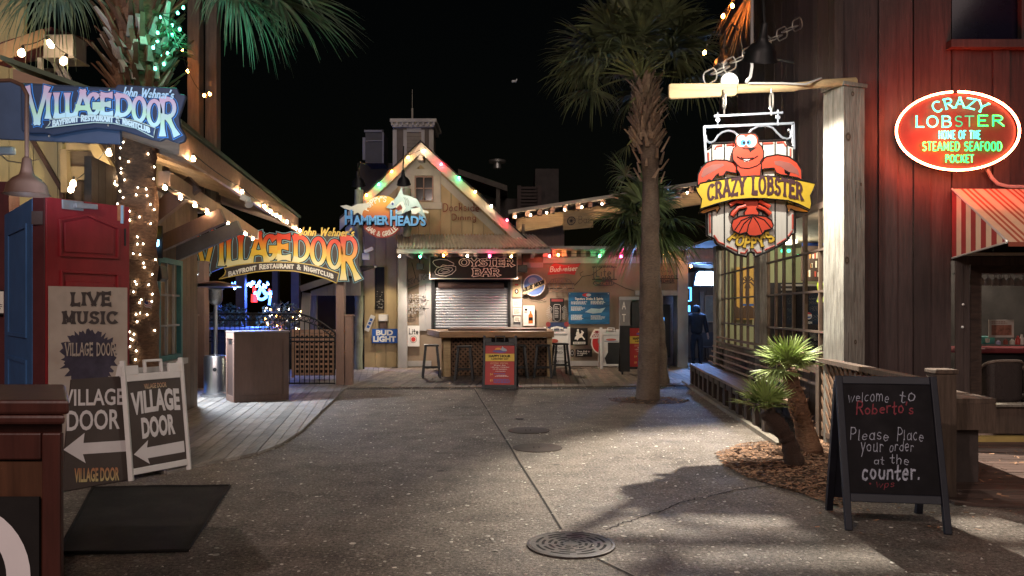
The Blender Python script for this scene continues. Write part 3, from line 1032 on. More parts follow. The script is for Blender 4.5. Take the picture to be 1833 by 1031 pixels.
# festoon bulbs of the house
gl = [(656, 347, 'o'), (679, 328, 'g'), (702, 305, 'o'), (731, 280, 'y'), (759, 268, 'w')]
string_lights('coloured bulbs along the left slope of the gable', [P(x, y, 21.2) for x, y, c in gl], [COL[c] for x, y, c in gl], .026, sag=0, group='coloured gable bulbs')
gl = [(759, 269, 'w'), (790, 292, 'r'), (821, 316, 'g'), (851, 341, 'y'), (880, 367, 'w'), (907, 392, 'r')]
string_lights('coloured bulbs along the right slope of the gable', [P(x, y, 21.2) for x, y, c in gl][1:], [COL[c] for x, y, c in gl][1:], .026, sag=0, group='coloured gable bulbs')
gl = [(716, 457, 'w'), (752, 457, 'g'), (793, 455, 'o'), (836, 456, 'w'), (876, 456, 'm'), (916, 457, 'y')]
string_lights('coloured bulbs under the corrugated roof edge', [P(x, y, 20.15) for x, y, c in gl], [COL[c] for x, y, c in gl], .026, sag=.02)
gl = [(984, 456, 'r'), (999, 454, 'o'), (1074, 456, 'g'), (1112, 457, 'm'), (1188, 453, 'y'), (1237, 474, 'o')]
string_lights('coloured bulbs under the flat eave of the low wing', [P(x, y, 21.2) for x, y, c in gl], [COL[c] for x, y, c in gl], .028, sag=.02)

# weathered poles that carry the fish sign
for (x0, x1, yt, yb, d, lb) in ((634, 650, 340, 664, 20.9, 'tall round weathered pole left of the fish sign'), (722, 736, 338, 424, 21.1, 'short weathered pole right of the fish sign on the corrugated roof')):
    o = thing('timber_pole', lb, 'pole', P((x0 + x1) / 2, yb, d))
    r = (X(x1, d) - X(x0, d)) / 2
    m = MB(); zb, zt = Z(yb, d), Z(yt, d)
    m.tube([(X((x0 + x1) / 2, d) + R.uniform(-.015, .015), d, zb + (zt - zb) * i / 12) for i in range(13)], [r * R.uniform(.94, 1.05) for i in range(13)], 12)
    m.build('shaft', M('pole_wood', (.2, .22, .16), .85, .45, 4, (5, 5, .8), .6, dirt=(.1, .09, .07), dirt_amt=.6, dscale=3), o, smooth=True)
    m = MB(); m.tube([(X((x0 + x1) / 2, d), d, zt), (X((x0 + x1) / 2, d), d, zt + .12)], .05, 8); m.build('bracket', GALV, o)
for (px, py, lb) in ((722, 316, 'black bell lamp hanging before the small gable window'), (641, 318, 'dim black bell lamp above the tall weathered pole')):
    s = P(px, py, 19.2)
    gooseneck(lb, s, BLACK, .17, [s + V((0, -.05, .13)), s + V((0, .0, .42)), s + V((0, .04, .75))] if px > 700 else [s + V((0, -.05, .13)), s + V((0, .2, .42)), s + V((0, .9, .5))], h=.3, group='lamps over the fish sign', axis=(0, -.5, 1))
    lamp('SPOT', s + V((0, .16, -.2)), 33 if px > 700 else 17, (1, .84, .58), s + V((.25, 1.5, -1.1)), .05, 165, .5)
# two small floods under the corrugated roof wash the counter
for k, (q, lb) in enumerate((((745, 758, 471, 483), 'black box flood light under the left end of the corrugated roof'), ((926, 944, 474, 487), 'dark box flood light at the right end of the black board'))):
    o = thing('flood_light', lb, 'flood light', P(q[0], q[3], 21.0), group='box floods under the corrugated roof')
    m = MB(); m.pbx(*q, 21.0, .2); m.build('housing', BLACK, o, bevel=.02)
    m = MB(); m.bar(P((q[0] + q[1]) / 2, q[2], 21.1), P((q[0] + q[1]) / 2, 455, 21.1), .03, .03); m.build('bracket', BLACKM, o)
lamp('SPOT', P(751, 486, 20.85), 140, (1, .84, .68), P(790, 650, 20.2), .06, 165, .6)
lamp('SPOT', P(935, 490, 20.85), 165, (1, .8, .62), P(960, 640, 20.4), .06, 165, .6)
lamp('SPOT', P(682, 452, 20.6), 70, (1, .84, .6), P(684, 640, 21.6), .05, 75, .5)

# ================================================================== signs of the back buildings
# fish sign: sun disc, blue letters, grinning shark
DS = 20.35
o = thing('fish_sign', 'carved sign of a grinning shark leaping over a sunset disc with blue letters', 'sign', P(690, 426, DS))
SUNSET = ramp_paint('sunset_disc', [(0, (.42, .055, .04, 1)), (.5, (.5, .12, .05, 1)), (.75, (.66, .3, .05, 1)), (1, (.75, .47, .06, 1))])
m = MB()
ring = [(684 + 38 * math.cos(rad(a)), 388 + 38 * math.sin(rad(a))) for a in range(0, 360, 8)]
m.poly(pts3(DS, ring), (0, .05, 0), 0, [(426 - y) / 76 for x, y in ring]); m.build('sun_disc', SUNSET, o)
m = MB()
spl = [(609, 369), (620, 367), (630, 370), (640, 365), (656, 364), (664, 367), (650, 378), (648, 386), (640, 380), (634, 385), (626, 376), (616, 373)]
m.poly(pts3(DS, spl, .02), (0, .05, 0)); m.build('splash', M('splash_white', (.62, .64, .58), .5, .1, 5), o)
# arched small words
m = MB()
def arcw(cx, cy, r, a0, a1, h, d, off, flip=False):
    def f(u, v, l=0.0):
        a = rad(a0 + (a1 - a0) * u)
        rr = r + (h * v if not flip else -h * v)
        return P(cx + rr * math.cos(a), cy - rr * math.sin(a), d) - V((0, off + l, 0))
    return f
strokes(m, "POPPY'S", .2, arcw(684, 388, 27, 158, 76, 9, DS, .012), aspect=4.6)
strokes(m, 'BAR & GRILLE', .2, arcw(684, 388, 35, 216, 322, 8, DS, .012, True), aspect=7)
m.build('small_lettering', CREAM, o)
BL = M('sky_blue_letters', (.13, .38, .75), .45, .1, 5, bump=0)
m, sm = MB(), MB()
for ch, x0, x1, y0 in (('H', 618, 632, 376), ('AMMER', 633, 697, 386), ('H', 699, 712, 376), ("EAD'S", 713, 763, 386)):
    yb = 403 if x0 < 690 else 405
    put(sm, text2d(ch, .05, .96), lambda u, v, x0=x0, x1=x1, y0=y0, yb=yb: P(x0 + 1.2 + (x1 - x0) * u, yb + 1.8 + (y0 - yb) * v, DS) - V((0, .03, 0)))
    vs, fs = text2d(ch, .04, .96)
    f = lambda u, v, x0=x0, x1=x1, y0=y0, yb=yb: P(x0 + (x1 - x0) * u, yb + (y0 - yb) * v, DS) - V((0, .075, 0))
    put(m, (vs, fs), f)
sm.build('letter_shadow', SIGNB, o); m.build('blue_lettering', BL, o)
SHK = M('shark_blue', (.33, .48, .52), .45, .12, 4, bump=.03)
m = MB()
shark = [(692, 372), (697, 366), (705, 359.6), (711, 353.5), (715, 345), (720, 335.5), (722.5, 349), (734, 351.4), (747, 357), (755, 370), (763, 390), (764.5, 397), (759, 389), (750, 382.5), (744, 378), (736, 377), (727, 380), (722, 384), (716, 385.5), (708, 383.5), (713, 381), (720, 378), (721, 372), (716, 364), (711, 368), (708, 373.5), (699, 375)]
m.poly(pts3(DS, shark, .1), (0, .07, 0)); sk = m.build('shark', SHK, o, bevel=.012)
m = MB()
for q in ([(721, 383), (727, 373), (722, 362), (717, 363), (722, 372), (720, 379)], [(737, 376), (746, 373), (752, 372), (754, 378), (745, 384), (738, 384)], [(757, 376), (765, 378), (769, 381), (766, 383), (758, 381)]):
    m.sheet(pts3(DS, q, .106))
for k in range(6): 
    t = k / 5; x, y = 708.5 + 7 * t, 371 - 6.5 * t
    m.sheet(pts3(DS, [(x, y), (x + 2.3, y - 1.6), (x + 2.6, y + 3)], .112))
for k in range(5):
    x, y = 710 + 2.1 * k, 382 - .9 * k
    m.sheet(pts3(DS, [(x, y), (x + 2, y - .6), (x + 1, y - 3.6)], .112))
m.sheet(pts3(DS, [(703.5 + 3.4 * math.cos(rad(a)), 364.5 + 4 * math.sin(rad(a))) for a in range(0, 360, 24)], .108))
m.build('belly_and_teeth', M('shark_white', (.66, .7, .66), .5, .08, 5), sk)
m = MB()
m.sheet(pts3(DS, [(703.8 + 2.3 * math.cos(rad(a)), 366 + 2.6 * math.sin(rad(a))) for a in range(0, 360, 24)], .112)); m.build('iris', BLUPR, sk)
m = MB()
m.sheet(pts3(DS, [(703.8 + 1.1 * math.cos(rad(a)), 366.3 + 1.3 * math.sin(rad(a))) for a in range(0, 360, 30)], .115))
for k in range(3): ribbon(m, [(724 + 3 * k, 354 + k), (727 + 3 * k, 360 + k), (726 + 3 * k, 367 + k)], .7, lambda u, v, l: P(u, v, DS) - V((0, .11 + l, 0)))
m.sheet(pts3(DS, [(735, 373), (745, 370), (751, 372), (744, 373.5)], .109))
m.build('markings', CHARC, sk)
m = MB(); m.sheet(pts3(DS, [(709, 374), (712, 368), (716, 364.5), (720, 371), (720, 377), (714, 381), (710, 381)], .05)); m.build('mouth', M('mouth_red', (.2, .03, .02), .6, .2, 5), sk)

# unlit script neon on the gable
o = thing('neon_sign', 'unlit reddish script neon on the gable boards right of the small window', 'neon sign', P(825, 395, D - .1))
m = MB()
f1 = lambda u, v: P(792 + 66 * u, 379 - 14 * v - 2 * math.sin(u * 3), D - .1)
tubes(m, 'Dockside', .013, f1); tubes(m, 'Dining', .013, lambda u, v: P(808 + 44 * u, 394 - 11 * v, D - .1))
m.build('tube', M('rust_tube', (.25, .07, .04), .4, .2, 6), o)

# black board: outlined serif words and an oyster
o = thing('bar_board_sign', 'long black board with outlined words and an oyster drawing above the shutter', 'sign', P(848, 499, 20.9))
DB = 21.0
m = MB(); m.pbx(770, 925, 459, 498, DB, .05); m.build('board', SIGNB, o)
m = MB()
for a in ((768.5, 926.5, 457.5, 459), (768.5, 926.5, 498, 499.6), (768.5, 770, 459, 498), (925, 926.5, 459, 498)): m.pbx(*a, DB - .02, .06)
m.build('border', M('sign_border', (.33, .3, .25), .5, .15, 5), o)
m = MB()
def outl(mb, s, x0, x1, y0, y1, **kw):
    strokes(mb, s, .3, pix3(DB, x0, x1, y1, y0, .006), 0, .9, **kw)
    strokes(mb, s, .15, pix3(DB, x0, x1, y1, y0, .014), 1, 1.0, **kw)
outl(m, 'OYSTER', 823, 918, 464, 475.5); outl(m, 'BAR', 847, 893, 482, 493)
sc = lambda pts: [P(620 + x / 3.818, 430 + y / 3.818, DB - .012) for x, y in pts]
m2 = MB()
for q in ([(590, 150), (600, 138), (640, 130), (690, 135), (735, 158), (735, 170), (700, 175), (660, 168), (640, 185), (615, 180), (600, 165), (590, 150)],
          [(605, 215), (620, 190), (660, 178), (710, 172), (748, 180), (748, 205), (720, 232), (680, 245), (640, 242), (612, 232), (605, 215)],
          [(625, 215), (640, 198), (680, 188), (722, 188), (728, 202), (700, 222), (660, 230), (630, 226), (625, 215)],
          [(645, 212), (665, 200), (700, 198), (706, 206), (680, 217), (655, 218)]):
    m2.tube(sc(q), .008, 5)
m2.build('oyster_outline', M('oyster_line', (.7, .62, .54), .5, .1, 5), o)
m.build('lettering', [M('outline_cream', (.72, .64, .54), .5, .1, 5, bump=0), SIGNB], o)

def neon(name, label, cat, at, lines, mat, r=.009, extra=None, frame=None, d=21.5):
    o = thing(name, label, cat, P(*at, d))
    m = MB()
    for s, x0, x1, yb, yt, dy in lines:
        tubes(m, s, r, lambda u, v, x0=x0, x1=x1, yb=yb, yt=yt, dy=dy: P(x0 + (x1 - x0) * u, yb + dy * u + (yt - yb) * v, d))
    for q in extra or []: m.tube([P(x, y, d) for x, y in q], r, 5)
    m.build('tube', mat, o)
    if frame:
        k = MB()
        for q in frame: k.tube([P(x, y, d + .05) for x, y in q], r * .8, 4)
        k.build('frame', BLACKM, o)
    return o
rrect = lambda x0, y0, x1, y1, c=3: [(x0 + c, y0), (x1 - c, y0), (x1, y0 + c), (x1, y1 - c), (x1 - c, y1), (x0 + c, y1), (x0, y1 - c), (x0, y0 + c), (x0 + c, y0)]
neon('neon_sign', 'tilted dark unlit neon with cables left of the shuttered window', 'neon sign', (745, 508), [('Coors', 722, 750, 514, 500, -10), ('LIGHT', 748, 775, 504, 495, -9)], TUBED, .011,
     [[(721, 521), (735, 515), (750, 509)], [(723, 513), (727, 505), (733, 500), (740, 497)]], [[(728, 470), (730, 505)], [(737, 470), (745, 500)]])
neon('neon_sign', 'unlit pale neon of four lines with a boxed line beside the shuttered window', 'neon sign', (740, 545), [('ICE COLD OYSTERS', 719, 762, 532, 527, 0), ('BUD LIGHT', 721, 759, 541, 535.5, 0), ("HAMMERHEAD'S", 720, 760, 549.5, 544.5, 0), ('BAR & GRILL', 723, 757, 556, 551, 0), ('OPEN', 727, 745, 562.5, 558, 0)], TUBEOFF, .0075,
     [rrect(717.5, 533.2, 763, 543)], [[(714, 538), (768, 538)], [(714, 552), (768, 552)], [(722, 560), (726, 568), (740, 568)]])
neon('neon_sign', 'dark unlit rounded neon with two large words on the tan wing', 'neon sign', (1080, 508), [('Lite', 1066, 1094, 495, 479, 0), ('BEER', 1078, 1094, 500.5, 496.5, 0), ('Grill', 1066, 1096, 509, 503, 0)], TUBED, .013,
     [rrect(1063, 476, 1099, 502, 4), rrect(1062, 503.5, 1099, 510.5, 3)], [[(1060, 478), (1104, 478)], [(1060, 500), (1104, 500)]])
neon('neon_sign', 'dark unlit arched neon reading IPA beside the round blue sign', 'neon sign', (1002, 520), [('IPA', 989, 1017, 520, 509, 0), ('JUICY', 988, 1018, 505, 500, 0)], M('dim_tube', (.14, .115, .1), .3, .1, 9, bump=0), .013,
     [[(983, 507), (988, 500), (998, 497.5), (1010, 497.5), (1019, 500), (1025, 507), (1025, 522), (983, 522), (983, 507)]], [[(980, 508), (1028, 508)], [(980, 516), (1028, 516)]])
neon('neon_sign', 'unlit crown-topped script neon over the cash machine niche', 'neon sign', (1193, 497), [('Corona', 1176, 1212, 498, 489, 0), ('PREMIER', 1178, 1206, 505, 501, 0)], TUBED, .012,
     [[(1186, 490), (1184, 484), (1189, 487), (1193, 483), (1197, 487), (1201, 484), (1199, 490)], [(1177, 506.5), (1208, 506.5)]], [[(1174, 499), (1214, 499)]])

def flat_sign(name, label, cat, px, d, face, off=.02, th=.02, edge=None, bevel=0):
    o = thing(name, label, cat, P((px[0] + px[1]) / 2, px[3], d))
    pn = fpanel(*px, d, off)
    m = MB(); pn.box(m, 0, 1, 0, 1, -th, 0); m.build('board', face, o, bevel=bevel)
    return o, pn
# blue two-line beer sign
o, pn = flat_sign('tin_sign', 'bright blue tin sign with two bold white words low on the left wall', 'sign', (666, 711.5, 588.5, 614), 21.7, BLUPR)
m = MB(); pn.text(m, 'BUD', .16, .83, .53, .92, bold=.05); pn.text(m, 'LIGHT', .05, .95, .08, .49, bold=.05); m.build('lettering', WHITEP, o)
# tall white tin sign
o, pn = flat_sign('tin_sign', 'tall white tin sign with a red disc under a black word', 'sign', (729.5, 751, 583, 620), 21.55, WHITE)
m = MB(); strokes(m, 'Lite', .14, pn.sub(.12, .9, .6, .86, .004), 0, .4); circle(pn, m, .5, .34, .28, .17, .004); circle(pn, m, .5, .34, .25, .15, .006, 1); circle(pn, m, .5, .34, .19, .115, .008, 2); m.build('print', [SIGNB, PAPER, REDP], o)
# tilted plate, box, vertical board
o = thing('number_plate', 'tilted white number plate nailed to the wall left of the blue tin sign', 'sign', P(661, 578, 21.7))
pn = Panel(P(652, 591, 21.72), P(658, 593.5, 21.72) - P(652, 591, 21.72), P(664, 563, 21.72) - P(652, 591, 21.72))
m = MB(); pn.box(m, 0, 1.3, 0, 1, -.01, .01); m.build('plate', WHITE, o)
m = MB()
for k in range(3): pn.rect(m, .3, 1.0, .2 + .22 * k, .36 + .22 * k, .014)
m.build('print', BLUPR, o)
o = thing('paper_box', 'small white box fixed to the wall above the blue tin sign', 'box', P(686, 575, 21.7))
m = MB(); m.pbx(677.5, 694, 563, 575, 21.66, .14); m.build('box', WHITE, o, bevel=.01)
m = MB(); m.pbx(680, 692, 575.3, 588, 21.7, .08); m.build('bracket', BROWN, o)
o, pn = flat_sign('vertical_board', 'narrow tall black board with pale specks on the dim left wall', 'sign', (672, 688, 478, 554), 21.74, SIGNB, th=.04)
m = MB()
for k in range(26): u, v = R.uniform(.1, .8), R.uniform(.02, .42); pn.rect(m, u, u + R.uniform(.05, .2), v, v + .012, .004)
m.build('print', TUBEOFF, o)
# papers on the window trim
o, pn = flat_sign('tap_list', 'narrow cream sign with script word and round portrait on the window trim', 'sign', (917.5, 932, 497, 532), 21.54, M('aged_paper', (.5, .36, .2), .7, .15, 4))
m = MB(); strokes(m, 'Coors', .12, pn.sub(.06, .94, .8, .94)); circle(pn, m, .5, .3, .24, .13, .004); pn.rect(m, .3, .7, .6, .68, .004, 1); circle(pn, m, .5, .3, .1, .07, .006, 2); m.build('print', [SIGNB, REDP, PAPER], o)
for k, (a, lb) in enumerate((((918, 933, 536, 549), 'upper white notice sheet on the window trim'), ((918, 933, 551, 564), 'middle white notice sheet on the window trim'), ((920, 931.5, 566.5, 576), 'lowest and smallest white notice sheet on the window trim'))):
    o, pn = flat_sign('notice', lb, 'notice', a, 21.54, PAPER, th=.006)
    m = MB(); greek(pn, m, .12, .9, .15, .85, 5, .002); m.build('print', CHARC, o)
# round blue sign
o = thing('round_sign', 'round blue sign crossed by a slanted cream banner', 'sign', P(956, 510, 21.6))
pn = fpanel(935, 977, 490, 531, 21.62, .06)
m = MB(); ringp = [(.5 + .47 * math.cos(rad(a)), .5 + .48 * math.sin(rad(a))) for a in range(0, 360, 10)]
m.poly([pn(u, v, 0) for u, v in ringp], (0, .05, 0)); m.build('rim', WHITE, o)
m = MB(); circle(pn, m, .5, .5, .43, .44, .004); circle(pn, m, .45, .68, .2, .16, .006, 1); m.build('disc', [M('moon_blue', (.1, .17, .42), .5, .15, 3), M('moon_pale', (.3, .34, .52), .6, .2, 5)], o)
m = MB(); m.poly([pn(u, v, .02) for u, v in ((.0, .12), (.1, .28), (.02, .36), (.95, .78), (1.02, .58), (.12, .1))], (0, .015, 0)); bn = m.build('banner', M('banner_cream', (.5, .4, .24), .6, .1, 5), o)
m = MB(); strokes(m, 'BLUE MOON', .3, lambda u, v, l=0: pn(.1 + .82 * u, .23 + .35 * u + .15 * v, .024 + l), aspect=6); m.build('lettering', SIGNB, bn)
# red bow tie sign
o = thing('bow_tie_sign', 'red bow tie shaped sign with white script at the top of the tan wing', 'sign', P(1010, 492, 21.6))
m = MB(); m.poly(pts3(21.66, [(980, 492), (984, 481), (983, 479), (992, 470.5), (1003, 473), (1011, 475), (1022, 473), (1039.5, 471), (1032, 483), (1028.5, 492), (1012, 489.5)]), (0, .03, 0)); m.build('board', REDP, o)
m = MB(); strokes(m, 'Budweiser', .15, lambda u, v, l=0: P(984 + 49 * u + 1.5 * v, 486.5 - 2.5 * u - 9 * v, 21.63) - V((0, l, 0)), aspect=5); m.build('lettering', WHITEP, o)
# blue drinks menu
o, pn = flat_sign('drinks_menu', 'large blue menu board printed with a sea picture and white lines of text', 'menu board', (1017.5, 1091, 523.5, 580), 21.66, M('sea_print', (.012, .11, .24), .4, .7, 3, (.5, 1, 3), 0, dirt=(.004, .02, .07), dirt_amt=.9, dscale=1.2))
m = MB(); greek(pn, m, .06, .45, .62, .72, 3); greek(pn, m, .06, .4, .42, .56, 4); greek(pn, m, .06, .36, .12, .3, 5); greek(pn, m, .54, .94, .62, .74, 3); greek(pn, m, .54, .9, .14, .28, 4); strokes(m, 'Signature Drinks & Spirits', .2, pn.sub(.16, .84, .77, .84, .004))
pn.poly(m, [(.4, .38), (.55, .5), (.75, .48), (.9, .52), (.8, .36), (.6, .33)], .003, 1)
circle(pn, m, .44, .92, .1, .055, .004, 2); circle(pn, m, .49, .92, .06, .045, .006, 3)
m.build('print', [CREAM, M('wave_grey', (.3, .4, .42), .6, .3, 6, bump=0), REDP, M('fish_grey', (.4, .42, .45), .5, .1, 5, bump=0)], o)
m = MB()
for u in (.03, .97): circle(pn, m, u, .96, .014, .018, .004)
m.build('screw', GALV, o)
# white bottle poster
o, pn = flat_sign('bottle_poster', 'white tin poster of an amber bottle right of the window trim', 'poster', (936.5, 957, 547, 583), 21.6, WHITE)
m = MB(); pn.poly(m, [(.46, .12), (.84, .12), (.84, .52), (.72, .62), (.7, .74), (.6, .74), (.58, .62), (.46, .52)], .004); pn.rect(m, .6, .7, .74, .82, .004, 1); pn.rect(m, .47, .83, .26, .42, .006, 2); circle(pn, m, .25, .8, .12, .06, .004, 2); greek(pn, m, .1, .42, .62, .72, 2, mi=2); m.build('print', [M('whiskey_amber', (.5, .13, .02), .4, .15, 5, bump=0), WHITEP, SIGNB], o)
# dark arch-shaped beer mirror with rays
o = thing('beer_display', 'dark framed beer display with pale rays above a blue and white base', 'sign', P(997, 590, 21.6))
pn = fpanel(976, 1018, 534, 592, 21.66, .05)
m = MB(); pn.box(m, .2, .8, .55, 1, -.03, 0); pn.box(m, .3, .7, .3, .82, -.02, .02); m.build('panel', SIGNB, o)
m = MB()
for k in range(9):
    for s in (-1, 1):
        a = rad(-42 + k * 10.5)
        p = lambda r: (.5 + s * r * math.cos(a) * .5, .56 + r * math.sin(a) * .36)
        ribbon(m, [p(.52), p(.9)], .016, pn, 0, 0, pn.w / pn.h, .004)
ribbon(m, [(u, v) for u, v in ((.36, .34), (.36, .78), (.4, .81), (.6, .81), (.64, .78), (.64, .34), (.5, .28), (.36, .34))], .018, pn, 0, 0, pn.w / pn.h, .026)
greek(pn, m, .4, .6, .4, .76, 7, .024); m.build('rays', TUBEOFF, o)
m = MB(); pn.rect(m, .26, .76, .9, .98, .004); circle(pn, m, .12, .2, .1, .08, .004); circle(pn, m, .9, .2, .1, .08, .004); m.build('red_print', M('dull_red', (.2, .03, .03), .5, .2, 5), o)
m = MB(); pn.box(m, .1, .9, .0, .26, -.02, .0); m.build('base', M('navy_print', (.02, .035, .09), .5, .3, 5), o)
m = MB(); pn.poly(m, [(.22, .04), (.24, .1), (.5, .14), (.76, .1), (.78, .04), (.5, .08)], .004); m.build('base_print', PAPER, o)
# black rider sign and plaque
o, pn = flat_sign('rider_sign', 'square black sign with a white horse and rider', 'sign', (1021.5, 1052, 587, 618), 21.66, SIGNB, bevel=.015)
m = MB()
for q in ([(.34, .34), (.3, .52), (.36, .62), (.56, .66), (.64, .74), (.6, .86), (.68, .84), (.78, .74), (.72, .66), (.68, .56), (.78, .42), (.84, .34), (.78, .32), (.66, .46), (.5, .42), (.4, .28), (.36, .3)], [(.3, .6), (.34, .78), (.46, .82), (.52, .68), (.44, .58)], [(.22, .34), (.26, .5), (.34, .5), (.32, .34)]): pn.poly(m, q, .004)
circle(pn, m, .42, .88, .06, .06, .005); pn.rect(m, .14, .86, .06, .2, .004); m.build('print', PAPER, o)
m = MB(); strokes(m, 'IRON HORSE', .18, pn.sub(.18, .82, .09, .17, .007)); m.build('lettering', SIGNB, o)
o, pn = flat_sign('plaque', 'low black plaque with a round emblem and three lines of white text', 'plaque', (1030, 1060, 625, 638.5), 21.66, SIGNB)
m = MB(); strokes(m, 'Please drink up', .13, pn.sub(.1, .84, .62, .86)); strokes(m, 'be neighborly', .13, pn.sub(.1, .7, .38, .6)); greek(pn, m, .1, .5, .14, .28, 1); m.build('lettering', PAPER, o)
m = MB(); pn.poly(m, [(-.2 + .14 * math.cos(rad(a)), .5 + .5 * math.sin(rad(a))) for a in range(0, 360, 20)], .0); circle(pn, m, -.2, .5, .1, .34, .004, 1); circle(pn, m, -.2, .5, .06, .2, .006, 0); m.build('emblem', [SIGNB, TUBEOFF], o)
o = thing('oval_beer_sign', 'red oval beer sign with a cream banner, half hidden by the white sandwich board', 'sign', P(1068, 632, 21.6))
pn = fpanel(1056, 1096, 588, 634, 21.66, .03)
m = MB(); m.poly([pn(.5 + .45 * math.cos(rad(a)), .45 + .45 * math.sin(rad(a)), 0) for a in range(0, 360, 12)], (0, .02, 0)); circle(pn, m, .5, .45, .4, .41, .004, 1); circle(pn, m, .55, .5, .2, .22, .006, 2); m.build('board', [PAPER, REDP, TUBEOFF], o)
m = MB(); m.poly([pn(u, v, .01) for u, v in ((-.02, .62), (.1, .84), (.2, .98), (1.0, .98), (.9, .66), (.1, .6))], (0, .008, 0)); bnn = m.build('banner', PAPER, o)
m = MB(); pn.poly(m, [(.08, .66), (.2, .92), (.9, .92), (.84, .7)], .013); m.build('banner_field', M('banner_red', (.25, .02, .03), .5, .2, 5), bnn)
m = MB(); strokes(m, 'Budweiser', .18, pn.sub(.14, .86, .7, .9, .015)); m.build('lettering', PAPER, bnn)


# ------------------------------------------------------------------ sandwich boards
def aframe(name, label, loc, rz, w, h, fmat, face, lean=.17, spread=.42, handle=True, group=None, tint=None, border=.07, foot=.07):
    o = thing(name, label, 'sandwich board', loc, rz, group)
    Mx = WM[o.name]
    T = lambda x, y, z: Mx @ V((x, y, z))
    top = h - (.12 if handle else 0)
    yl = lean
    def pan(x, t, y0, l):        # t 0..1 up the front leaf
        return T(x, y0 + (yl * t) - l * .98, .0 + h * t + l * .1)
    m = MB()
    for sx in (-1, 1):
        a, b = T(sx * (w / 2 - border / 2), 0, 0), T(sx * (w / 2 - border / 2), yl, h)
        m.bar(a, b, border, .035, up=(0, -1, 0))
        if handle: pass
    def rail(z0, z1, ins=0.0):
        t0, t1 = z0 / h, z1 / h
        q = [pan(x, t, 0, l) for l in (-.017, .017) for x, t in ((-w / 2 + border, t0), (w / 2 - border, t0), (w / 2 - border, t1), (-w / 2 + border, t1))]
        m.hexa(q)
    rail(foot, foot + .06); rail(h - (.2 if handle else .06), h - (.13 if handle else .0))
    if handle:
        for x0, x1, z0, z1 in ((-.1, -.075, h - .13, h), (.075, .1, h - .13, h), (-.1, .1, h - .025, h)):
            q = [pan(x, z / h, 0, l) for l in (-.016, .016) for x, z in ((x0, z0), (x1, z0), (x1, z1), (x0, z1))]
            m.hexa(q)
        for sx in (-1, 1):
            x0, x1 = sorted((sx * w / 2, sx * (w / 2 - .17)))
            q = [pan(x, z / h, 0, l) for l in (-.019, .019) for x, z in ((x0, h - .14), (x1, h - .14), (x1, h - .05), (x0, h - .05))]
            m.hexa(q)
    m.build('front_frame', fmat, o, bevel=.006)
    m = MB()
    for sx in (-1, 1):
        m.bar(T(sx * (w / 2 - border / 2), yl + spread, 0), T(sx * (w / 2 - border / 2), yl + .02, h - .04), border, .035, up=(0, 1, 0))
    q = [T(x, yl + spread + (.02 - spread) * t + .0, t * h) for x, t in ((-w / 2 + border, .1), (w / 2 - border, .1), (w / 2 - border, .93), (-w / 2 + border, .93))]
    m.poly(q, Mx.to_3x3() @ V((0, .012, 0)))
    m.build('rear_leaf', fmat, o)
    z0, z1 = foot + .06, h - (.2 if handle else .06)
    fo = pan(-w / 2 + border, z0 / h, 0, .0)
    pn = Panel(fo, pan(w / 2 - border, z0 / h, 0, 0) - fo, pan(-w / 2 + border, z1 / h, 0, 0) - fo)
    m = MB(); pn.box(m, 0, 1, 0, 1, -.008, .006); m.build('panel', face, o)
    return o, pn


def happy_hour(o, pn):
    m = MB(); pn.rect(m, 0, 1, .6, .79, .009); m.build('yellow_band', YELP, o)
    m = MB(); pn.text(m, 'HAPPY HOUR', .12, .87, .695, .765, .012, bold=.045); pn.text(m, '4-6PM EVERY DAY', .2, .8, .635, .68, .012, bold=.03); m.build('black_lettering', SIGNB, o)
    m = MB()
    strokes(m, 'OYSTER SPECIAL', .16, pn.sub(.18, .8, .525, .565, .009)); m.build('special_line', M('peach_print', (.75, .4, .2), .5, .1, 5, bump=0), o)
    m = MB()
    for s, u0, u1, v in (('50 cents - Raw', .3, .7, .475), ('1.50 cents - Chargrilled', .2, .82, .425), ('1/2 off Appetizers', .27, .75, .375)): pn.text(m, s, u0, u1, v, v + .036, .009, bold=.01)
    greek(pn, m, .28, .78, .33, .355, 1, .009, centre=True); greek(pn, m, .33, .82, .2, .25, 2, .009, centre=True); m.build('white_lettering', CREAM, o)
    m = MB(); pn.text(m, '$4', .17, .27, .235, .29, .009, bold=.01); pn.text(m, '$5', .17, .27, .08, .135, .009, bold=.01); m.build('price_lettering', M('price_gold', (.75, .45, .12), .5, .1, 5, bump=0), o)
    m = MB()
    for v0, v1, n in ((.262, .295, 1), (.04, .15, 3)): greek(pn, m, .3, .9, v0, v1, n, .009, fill=.7)
    pn.poly(m, [(.24, .84), (.3, .88), (.68, .88), (.72, .83), (.5, .81)], .01); m.build('purple_print', M('purple_print', (.12, .09, .3), .5, .15, 5, bump=0), o)
    m = MB(); circle(pn, m, .44, .89, .12, .055, .009, 0, a0=0, a1=180); circle(pn, m, .5, .815, .1, .03, .009, 1); pn.poly(m, [(.5, .9), (.56, .93), (.58, .985), (.63, .94), (.72, .91), (.75, .86), (.6, .86)], .012, 2)
    m.build('emblem', [M('sun_orange', (.75, .33, .05), .5, .1, 5, bump=0), REDP, M('fish_grey_print', (.4, .43, .48), .5, .1, 5, bump=0)], o)

